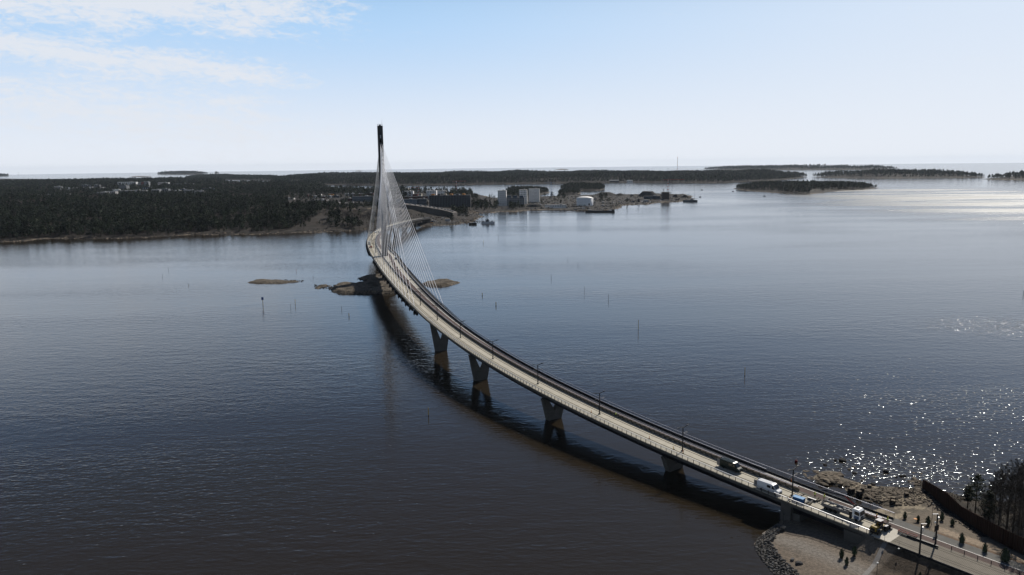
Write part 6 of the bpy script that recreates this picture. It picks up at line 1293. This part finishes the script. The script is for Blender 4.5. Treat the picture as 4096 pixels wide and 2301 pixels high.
# ------------------------------------------------------------------ vehicles and site gear
def wheel(e, x, y, r=.36, wd=.24, name='wheel', z=None):
    z = r if z is None else z
    me = MB().lathe([(r * .5, -wd / 2), (r * .93, -wd / 2), (r, -wd * .3), (r, wd * .3), (r * .93, wd / 2), (r * .5, wd / 2), (.01, wd / 2)], n=16).mesh('tyre', [RUB]); o = inst(name, me, e, (x, y, z), (math.pi / 2 if y < 0 else -math.pi / 2, 0, 0))
    inst('rim', MB().lathe([(r * .56, wd * .51), (r * .3, wd * .40), (.02, wd * .44)], n=12).mesh('rim', [GALVD]), o); return o
def van(q, rz, lab, paint, doors=True):
    e = empty('van', q, rz, lab, 'van'); L_, W_, H_ = 7.0, 2.0, 2.75; x0, x1 = -3.5, 3.5
    prof = [(x0, .45), (x0, 2.5), (x0 + .12, H_ - .05), (x0 + .4, H_), (1.2, H_), (1.75, H_ - .15), (2.62, 1.55), (3.35, 1.22), (3.5, 1.0), (3.5, .42), (3.2, .35), (-3.2, .35)]
    o = inst('body', MB().side(prof[::-1], -W_ / 2, W_ / 2).mesh('body', [paint]), e); bevel(o, .10, 3)
    inst('windscreen', MB().add([(1.82, -.86, 2.52), (2.62, -.92, 1.62), (2.62, .92, 1.62), (1.82, .86, 2.52)], [(0, 1, 2, 3)]).mesh('windscreen', [GLASS]), e, (.04, 0, .02))
    for s_ in (-1, 1):
        y = s_ * (W_ / 2 + .008); f = lambda pts: [(a, y, b) for a, b in pts]; fc = [(0, 1, 2, 3)] if s_ < 0 else [(3, 2, 1, 0)]
        inst('side_window', MB().add(f([(1.25, 1.5), (2.4, 1.5), (1.75, 2.3), (1.25, 2.35)]), fc).mesh('side_window', [GLASS]), e); inst('side_window', MB().add(f([(-.25, 1.5), (.95, 1.5), (.95, 2.25), (-.25, 2.25)]), fc).mesh('side_window', [GLASS]), e)
        inst('mirror', MB().box((2.15, s_ * 1.18, 1.75), (.12, .26, .42)).mesh('mirror', [BLK]), e); inst('headlight', MB().box((3.36, s_ * .74, 1.0), (.22, .36, .22)).mesh('headlight', [WINL]), e); inst('sill', MB().box((0, s_ * 1.0, .42), (4.3, .05, .14)).mesh('sill', [BLK]), e)
        for x in (-2.1, 2.35): wheel(e, x, s_ * .88)
        if doors: inst('rear_door', MB().box((x0 - .45, s_ * 1.0, 1.55), (.95, .06, 2.0)).mesh('rear_door', [paint if s_ > 0 else GALVD]), e, rot=(0, 0, 0))
    inst('cargo_space', MB().box((x0 - .005, 0, 1.55), (.03, 1.75, 2.0)).mesh('cargo_space', [BLK]), e); inst('grille', MB().box((3.5, 0, .78), (.04, 1.1, .26)).mesh('grille', [BLK]), e); inst('bumper', MB().box((3.46, 0, .48), (.16, 1.9, .24)).mesh('bumper', [BLK]), e)
    inst('roof_rib', MB().box((-1.4, 0, H_ + .015), (3.9, .08, .03)).box((-1.4, .5, H_ + .015), (3.9, .06, .03)).box((-1.4, -.5, H_ + .015), (3.9, .06, .03)).mesh('roof_rib', [paint]), e); return e
VW = mat('van_white', (.74, .75, .77), .3, noise=.05, scale=1); VD = mat('van_dark_green', (.012, .02, .018), .25)
def head(u): _, t, n = cfr(u); return math.atan2(-t[1], -t[0])
u_, o_, q_ = uo(3072, 1968); van(bp(u_, min(max(o_, -2.9), -2.4), .02), head(u_), 'white high-roof van with its rear doors open on the left track', VW); VANU = u_
u_, o_, q_ = uo(2920, 1884); van(bp(u_, .9, .02), head(u_), 'very dark van with its rear doors open on the right track', VD); DVU = u_
# crane truck
u_, o_, q_ = uo(3377, 2057); TU = u_; p = bp(u_, .25, .02); e = empty('crane_truck', p, head(u_) - .03, 'white-cabbed flatbed crane truck loaded with pale slabs', 'truck'); TR = e
TG = mat('truck_grey', (.14, .14, .145), .6, noise=.25, scale=2); TRED = mat('crane_boom_red', (.22, .02, .015), .45); CABW = mat('cab_white', (.72, .74, .76), .35)
inst('chassis', MB().box((-.8, 0, .85), (9.0, .9, .35)).mesh('chassis', [BLK]), e)
o = inst('cab', MB().side([(3.1, .9), (3.1, 3.2), (3.4, 3.35), (4.7, 3.3), (5.15, 2.9), (5.3, 1.7), (5.3, .6), (4.9, .5), (3.6, .5)][::-1], -1.2, 1.2).mesh('cab', [CABW]), e); bevel(o, .09, 3)
inst('windscreen', MB().add([(5.18, -1.05, 2.85), (5.33, -1.08, 1.75), (5.33, 1.08, 1.75), (5.18, 1.05, 2.85)], [(0, 1, 2, 3)]).mesh('windscreen', [GLASS]), e); inst('bumper', MB().box((5.25, 0, .62), (.3, 2.36, .5)).mesh('bumper', [BLK]), e); inst('grille', MB().box((5.32, 0, 1.25), (.05, 1.5, .55)).mesh('grille', [BLK]), e); inst('door_panel', MB().box((4.4, -1.215, 1.15), (1.3, .03, .8)).box((4.4, 1.215, 1.15), (1.3, .03, .8)).mesh('door_panel', [mat('door_blue', (.06, .09, .16), .4)]), e)
inst('roof_hatch', MB().box((4.0, 0, 3.38), (.7, .7, .06)).mesh('roof_hatch', [TG]), e)
for s_ in (-1, 1):
    fc = [(0, 1, 2, 3)] if s_ < 0 else [(3, 2, 1, 0)]; inst('side_window', MB().add([(3.75, s_ * 1.21, 1.9), (5.05, s_ * 1.21, 1.75), (4.95, s_ * 1.21, 2.75), (3.75, s_ * 1.21, 2.8)], fc).mesh('side_window', [GLASS]), e); inst('mirror', MB().box((5.1, s_ * 1.42, 2.3), (.15, .2, .7)).mesh('mirror', [BLK]), e); inst('headlight', MB().box((5.3, s_ * .85, .85), (.06, .4, .22)).mesh('headlight', [WINL]), e)
    inst('bed_side', MB().box((-1.65, s_ * 1.25, 1.6), (7.9, .06, .6)).mesh('bed_side', [TG if s_ < 0 else GALV]), e)
    for x in (4.3, -1.7, -3.1, -4.4): wheel(e, x, s_ * 1.0, .52, .42)
inst('flatbed', MB().box((-1.65, 0, 1.22), (7.9, 2.5, .16)).mesh('flatbed', [TG]), e); inst('tailboard', MB().box((-5.6, 0, 1.6), (.06, 2.5, .6)).mesh('tailboard', [TG]), e); inst('headboard', MB().box((2.3, 0, 1.7), (.08, 2.5, .9)).mesh('headboard', [TG]), e)
inst('stabiliser', MB().box((2.7, -1.0, 1.3), (.6, .5, 1.9)).box((2.7, 1.0, 1.2), (.5, .4, 1.6)).mesh('stabiliser', [BLK]), e)
for k, (x, y, sx, sy) in enumerate([(-4.8, .1, 1.3, 1.9), (-3.2, -.2, 1.0, 1.6), (-2.5, .3, .7, 1.2)]): o = inst('pale_slab', MB().box((x, y, 1.42 + .06 * k), (sx, sy * .7, .2), .1 * k).mesh('pale_slab', [CONC]), e)
for k, (x, y) in enumerate([(-.6, -.5), (.1, .5), (.8, -.2), (1.2, .6)]): inst('dark_crate', MB().box((x, y, 1.5), (.7, .9, .4), .3 * k).mesh('dark_crate', [TG]), e)
inst('lashing_post', MB().tube((-3.0, -.9, 1.3), (-3.0, -.9, 2.9), .05, n=5).tube((-5.4, .9, 1.3), (-5.4, .9, 2.3), .05, n=5).mesh('lashing_post', [BLK]), e)
# crane column behind the cab, boom folded back over the right side
inst('crane_column', MB().tube((2.7, .5, 1.2), (2.7, .7, 3.6), .28, .22, n=8).mesh('crane_column', [BLK]), e); B1 = Vector((2.7, .9, 3.5)); B2 = Vector((-1.2, 2.9, 4.0)); B3 = Vector((-8.6, 4.2, 2.9))
def beam(name, a, b, w_, m_): inst(name, MB().tube(a, b, w_, w_ * .8, n=4).mesh(name, [m_]), e)
beam('boom', B1, B2, .26, TRED); beam('boom', B2, Vector((-4.6, 3.5, 3.5)), .24, BLK); beam('jib', Vector((-4.4, 3.45, 3.5)), B3, .17, BLK); beam('jib', B3 + Vector((0, 0, .05)), Vector((-4.8, 3.6, 4.1)), .1, BLK); beam('hook_rope', B3, B3 + Vector((0, 0, -1.4)), .03, BLK); beam('hydraulic_ram', B1 + Vector((0, 0, -.8)), Vector((.3, 2.2, 3.5)), .1, GALVD)
# wheel loader
a_ = uo(3505, 2135)[2]; b_ = uo(3556, 2112)[2]; e = empty('wheel_loader', uo(3514, 2128)[2], math.atan2(b_[1] - a_[1], b_[0] - a_[0]), 'yellow and black wheel loader turned across the end of the bridge', 'wheel loader')
YEL = mat('loader_yellow', (.28, .19, .03), .5, noise=.3, scale=2)
o = inst('engine_cover', MB().side([(-2.7, .9), (-2.7, 1.9), (-2.4, 2.15), (-1.0, 2.2), (-1.0, .8)][::-1], -.8, .8).mesh('engine_cover', [YEL]), e); bevel(o, .08, 2); inst('grille', MB().box((-2.72, 0, 1.45), (.04, 1.2, .7)).mesh('grille', [BLK]), e); inst('counterweight', MB().box((-2.6, 0, .8), (.5, 1.9, .5)).mesh('counterweight', [BLK]), e)
inst('cab_frame', MB().box((-.4, -.6, 2.3), (.1, .1, 1.7)).box((-.4, .6, 2.3), (.1, .1, 1.7)).box((.8, -.6, 2.3), (.1, .1, 1.7)).box((.8, .6, 2.3), (.1, .1, 1.7)).box((.2, 0, 1.3), (1.5, 1.4, .5)).mesh('cab_frame', [BLK]), e); inst('cab_glass', MB().box((.2, 0, 2.3), (1.14, 1.2, 1.5)).mesh('cab_glass', [GLASS]), e); inst('cab_roof', MB().box((.2, 0, 3.2), (1.6, 1.5, .14)).mesh('cab_roof', [GALVD]), e)
inst('front_frame', MB().box((1.7, 0, 1.0), (1.6, .9, .8)).mesh('front_frame', [YEL]), e); inst('lift_arm', MB().tube((1.6, -.5, 1.6), (3.1, -.5, .7), .14, n=4).tube((1.6, .5, 1.6), (3.1, .5, .7), .14, n=4).mesh('lift_arm', [BLK]), e)
inst('bucket', MB().side([(3.0, .15), (4.3, .1), (4.35, .2), (3.5, .4), (3.25, .9), (3.5, 1.35), (3.35, 1.4), (3.0, .9)][::-1], -1.3, 1.3).mesh('bucket', [BLK]), e)
for s_ in (-1, 1):
    for x in (-1.6, 1.7): wheel(e, x, s_ * 1.0, .75, .55)
    inst('mudguard', MB().box((-1.6, s_ * 1.0, 1.62), (1.5, .6, .08)).box((1.7, s_ * 1.0, 1.62), (1.3, .6, .08)).mesh('mudguard', [GALVD]), e)
# blue site container
q = uo(3195, 2008)[2]; e = empty('tool_container', q, head(0) + .05, 'small bright blue lidded container beside the first lamp post', 'container'); BLU = mat('container_blue', (.02, .09, .24), .45, noise=.1, scale=2); BLUL = mat('container_lid_blue', (.12, .28, .50), .4)
o = inst('bin', MB().box((0, 0, .72), (2.9, 1.45, 1.2), taper=1.06).mesh('bin', [BLU]), e); inst('lid', MB().box((0, 0, 1.38), (3.15, 1.6, .12)).mesh('lid', [BLUL]), e)
for x in (-1.2, -.4, .4, 1.2): inst('side_rib', MB().box((x, -.78, .75), (.08, .08, 1.1)).mesh('side_rib', [BLU]), e)
inst('towing_eye', MB().box((1.7, 0, .3), (.5, .2, .2)).mesh('towing_eye', [BLK]), e)
# beams and kerb elements on the deck
a_, b_ = uo(3231, 1996)[2], uo(3264, 2009)[2]; e = empty('concrete_beam', (a_ + b_) / 2, math.atan2(*(b_ - a_)[1::-1]), 'long white-topped concrete beam lying on the deck before the crane truck', 'beam'); ln = np.linalg.norm(b_ - a_); inst('beam', MB().box((0, 0, .35), (ln, .45, .5)).mesh('beam', [CONCD]), e); inst('beam_top', MB().box((0, 0, .63), (ln, .5, .06)).mesh('beam_top', [WHITE]), e); inst('bearer', MB().box((-ln * .3, 0, .05), (.2, .7, .1)).box((ln * .3, 0, .05), (.2, .7, .1)).mesh('bearer', [DW]), e)
LABK = ['grey kerb element nearest the blue container', 'grey kerb element second from the blue container', 'grey kerb element lying just left of the shadow bar', 'short grey kerb element right of the white-topped beam', 'broad grey kerb element behind the tail of the crane truck', 'grey kerb element beside the beam end']
for k, (x, y) in enumerate([(3226, 2015), (3236, 2020), (3247, 2010), (3274, 2004), (3308, 2001), (3268, 1998)]):
    q = uo(x, y)[2]; e = empty('kerb_element', q, head(0) + math.pi / 2 + .1 * (k % 3), LABK[k], 'kerb element'); o = inst('block', MB().box((0, 0, .22), (2.3 if k != 3 else 1.4, .5 if k != 4 else .9, .38)).mesh('block', [PANEL if k % 2 else CONC2]), e); inst('bearer', MB().box((-.5, 0, .03), (.15, .6, .06)).box((.5, 0, .03), (.15, .6, .06)).mesh('bearer', [DW]), e)
# delineator posts
ORA = mat('delineator_orange', (.65, .17, .02), .6); YLO = mat('delineator_yellow', (.7, .42, .03), .6)
for k, (x, y, m_, rot, lab) in enumerate([(2365, 1652, ORA, 0, 'orange marker post by the third lamp post from the van'), (2597, 1756, ORA, 0, 'orange marker post alone between two lamp posts on the deck'), (2695, 1798, YLO, -.25, 'leaning yellow marker post just before the second lamp post'), (2732, 1814, ORA, 0, 'orange marker post just past the second lamp post'), (3158, 1998, ORA, 0, 'orange marker post left of the blue container'), (3165, 1929, ORA, 0, 'orange marker post on the walkway side above the white van'), (3498, 2076, ORA, 0, 'red marker post beside the wheel loader')]):
    q = uo(x, y)[2]; e = empty('marker_post', q, .3, lab, 'marker post'); inst('post', MB().box((0, 0, .6), (.16, .08, 1.0)).mesh('post', [m_]), e, rot=(0, rot, 0)); inst('foot', MB().box((0, 0, .06), (.6, .35, .12)).mesh('foot', [RUB]), e); inst('reflector', MB().box((0, -.045, .9), (.14, .01, .12)).mesh('reflector', [WHITE]), e)
# steel frames and barrier elements along the fence
q = uo(3627, 2146)[2]; e = empty('frame_stack', q, head(-1.3), 'stacked dark steel frames with red bars lying beside the low fence', 'steel frame')
for k in range(3): inst('frame', MB().box((0, .0, .15 + .3 * k), (4.6, .12, .16)).box((0, .9, .15 + .3 * k), (4.6, .12, .16)).box((-2.2, .45, .15 + .3 * k), (.12, .9, .16)).box((2.2, .45, .15 + .3 * k), (.12, .9, .16)).box((0, .45, .15 + .3 * k), (.12, .9, .12)).mesh('frame', [BLK if k != 2 else mat('red_oxide', (.2, .05, .035), .7)]), e)
q = uo(3690, 2170)[2]; e = empty('long_beam', q, head(-1.5), 'long dark steel beam lying along the fence up to the right black pole', 'beam'); inst('web', MB().box((0, 0, .3), (7.5, .08, .4)).mesh('web', [BLK]), e); inst('flange', MB().box((0, 0, .52), (7.5, .36, .05)).box((0, 0, .08), (7.5, .36, .05)).mesh('flange', [BLK]), e)
# vehicles far along the deck
def small_car(px, py, rz_off, lab, m_, kind='car', truck=False):
    u_, o_, q = uo(px, py); e = empty('truck' if truck else 'car', q, head(u_) + rz_off, lab, kind)
    if truck: inst('body', MB().box((-.8, 0, 1.9), (4.6, 2.2, 2.3)).mesh('body', [m_]), e); inst('cab', MB().box((2.3, 0, 1.45), (1.5, 2.1, 1.9)).mesh('cab', [m_]), e); inst('windscreen', MB().box((3.06, 0, 1.8), (.04, 1.8, .8)).mesh('windscreen', [GLASS]), e)
    else: inst('body', MB().side([(-2.2, .35), (-2.2, 1.0), (-1.9, 1.6), (.5, 1.6), (1.2, 1.0), (2.2, .85), (2.2, .35)][::-1], -.9, .9).mesh('body', [m_]), e); inst('window', MB().side([(-1.85, 1.02), (-1.7, 1.5), (.45, 1.5), (1.0, 1.02)][::-1], -.92, .92).mesh('window', [GLASS]), e)
    for s_ in (-1, 1):
        for x in (-1.4, 1.4): wheel(e, x, s_ * .82, .36 if not truck else .45)
    return e
REDP = mat('machine_red', (.28, .02, .015), .5)
small_car(1477, 978, 0, 'white box truck on the tracks beyond the tower', VW, 'truck', True); small_car(1514, 931, .1, 'dark car on the walkway of the far curve', VD); small_car(1502, 931, 0, 'small pale car on the tracks of the far curve', VW); 
e = small_car(1583, 1038, 0, 'dark van with a white top parked on the footway right of the tower', VD); inst('roof_load', MB().box((-.4, 0, 1.9), (2.4, 1.5, .5)).mesh('roof_load', [VW]), e)
u_, o_, q = uo(1483, 992); e = empty('telehandler', q, head(u_) - .3, 'small dark red telehandler just this side of the white box truck', 'telehandler'); inst('body', MB().box((0, 0, 1.0), (3.2, 1.8, .9)).mesh('body', [REDP]), e); inst('cab', MB().box((.2, .4, 1.9), (1.2, .9, 1.1)).mesh('cab', [GLASS]), e); inst('boom', MB().tube((-1.4, -.4, 1.8), (2.8, -.4, 1.0), .18, n=4).mesh('boom', [REDP]), e)
for s_ in (-1, 1):
    for x in (-1.1, 1.1): wheel(e, x, s_ * .95, .55, .4)
for k, (x, y, lab) in enumerate([(1576, 1058, 'dark roll of membrane on the footway, the further of two'), (1588, 1071, 'dark roll of membrane on the footway, the nearer of two')]):
    q = uo(x, y)[2]; e = empty('membrane_roll', q, .5, lab, 'roll'); inst('roll', MB().tube((-1, 0, .35), (1, 0, .35), .35, n=10).mesh('roll', [RUB]), e); inst('core', MB().tube((-1.05, 0, .35), (1.05, 0, .35), .1, n=6).mesh('core', [PANEL]), e)

# ------------------------------------------------------------------ posts in the water
PY_ = mat('post_yellow', (.45, .30, .05), .6, noise=.4, scale=2); PR_ = mat('post_red', (.16, .02, .015), .7); PB_ = mat('post_blue', (.03, .07, .25), .5)
WP = [(1714, 1664, 1632, 'y', .17, 'tall yellow post alone on the dark water left of the bridge'), (2979, 1504, 1471, 'y', .16, 'tall yellow post on open water above the middle of the deck'), (2553, 1320, 1280, 'y', .16, 'tall yellow post halfway out on the right-hand water'), (2434, 1202, 1178, 'd', .13, 'thin dark post left above the tall yellow one on the right-hand water'), (2337, 1171, 1146, 'd', .12, 'faint thin post straight above the short thick yellow ones'), (2205, 1116, 1097, 'd', .14, 'dark brown post right of the islet with cables before it'), (1984, 1224, 1208, 'y', .3, 'short thick yellow post, the right one of two off the last cables'), (1929, 1184, 1172, 'y', .28, 'short thick yellow post, the left one of two off the last cables'), (2271, 1043, 1030, 'd', .12, 'tiny dark post, left of two in the middle of the right-hand bay'), (2312, 1063, 1050, 'd', .12, 'tiny dark post, right of two in the middle of the right-hand bay'), (1934, 973, 960, 'y', .14, 'tiny yellowish post nearest the old grey ship'), (1993, 954, 941, 'd', .14, 'tiny dark post right of the one nearest the old grey ship'), (650, 1110, 1097, 'd', .12, 'tiny dark post, lowest of three off the dark left shore'), (674, 1082, 1070, 'd', .12, 'tiny dark post, highest of three off the dark left shore'), (754, 1144, 1134, 'd', .12, 'tiny dark post, rightmost of three off the dark left shore'), (1052, 1224, 1190, 'b', .2, 'yellow post with a dark blue board on top, below the left islet'), (1181, 1220, 1197, 'y', .16, 'yellow post left below the stony shoal'), (1163, 1235, 1215, 'd', .1, 'thin grey stake left of the yellow post below the shoal'), (1367, 1241, 1225, 'd', .14, 'dark post below the left tip of the tower islet'), (1396, 1267, 1253, 'y', .24, 'short yellow post right below the dark one by the tower islet'), (1185, 1088, 1076, 'r', .14, 'small red post above the right end of the left islet'), (1253, 1111, 1100, 'd', .1, 'thin stake between the left islet and the tower islet'), (4093, 1183, 1164, 'd', .16, 'dark post at the right edge above the glitter')]
for x, yb, yt, c_, r_, lab in WP:
    q = at(x, yb, 0); h_ = hgt(q, yt); e = empty('channel_post', q, 0, lab, 'post'); m_ = {'y': PY_, 'd': DW, 'r': PR_, 'b': PY_}[c_]
    inst('post', MB().tube((0, 0, -2), (0, 0, h_), r_, r_ * .8, n=7).mesh('post', [m_]), e); inst('waterline_band', MB().tube((0, 0, -.2), (0, 0, .45), r_ * 1.06, n=7).mesh('waterline_band', [DW]), e)
    if c_ == 'b': inst('board', MB().box((0, -.3, h_ - .8), (1.6, .12, 2.0)).mesh('board', [PB_]), e)
q = at(3184.5, 1849, 0); e = empty('buoy', q, 0, 'round dark red buoy floating behind the first lamp post', 'buoy'); inst('float', MB().lathe([(.02, -.4), (.4, -.3), (.5, .1), (.45, .5), (.3, .7), (.02, .8)], n=14).mesh('float', [PR_], smooth=True), e); inst('ring', MB().tube((0, 0, 1.0), (0, 0, 1.25), .1, n=6).mesh('ring', [BLK]), e)

# scattered stones round the islets
def islet_stones(cx, cy, w_, h_, n, s0, s1, lab_m):
    pl = []
    for k in range(n):
        q = at(cx + random.uniform(-1, 1) * w_, cy + random.uniform(-1, 1) * h_, 0); pl.append((q[0], q[1], .05, random.uniform(s0, s1)))
    return pl
BRW = [tuple(at(x, y, 0)[:2]) for x, y in BRPX]; pl_ = []
for i in range(len(BRW)):
    a, b = BRW[i], BRW[(i + 1) % len(BRW)]; n_ = int(math.dist(a, b) * 1.3)
    for k in range(n_): f = random.random(); pl_.append((a[0] * (1 - f) + b[0] * f + random.gauss(0, .8), a[1] * (1 - f) + b[1] * f + random.gauss(0, 1.0), .15, random.uniform(.3, 1.1)))
stuff_rocks('islet_stones', pl_, DROCK, None)
stuff_rocks('shoal_stones', islet_stones(1293, 1149, 34, 7, 60, .3, 1.0, '') + islet_stones(1190, 1126, 24, 5, 34, .3, 1.0, '') + islet_stones(1110, 1121, 60, 2, 24, .3, 1.1, '') + islet_stones(1262, 1139, 4, 2, 4, .5, 1, ''), ISL if False else DROCK, None)

# ------------------------------------------------------------------ haze
hm = bpy.data.materials.new('haze'); hm.use_nodes = True; t = hm.node_tree; t.nodes.clear(); ou = t.nodes.new('ShaderNodeOutputMaterial'); pv = t.nodes.new('ShaderNodeVolumePrincipled'); pv.inputs['Color'].default_value = (.72, .84, 1, 1); pv.inputs['Density'].default_value = 1.3e-5; pv.inputs['Anisotropy'].default_value = .2; t.links.new(pv.outputs[0], ou.inputs['Volume'])
o = MB().box((0, 0, 70), (37600, 37600, 148)).build('haze', [hm]); tag(o, kind='stuff')
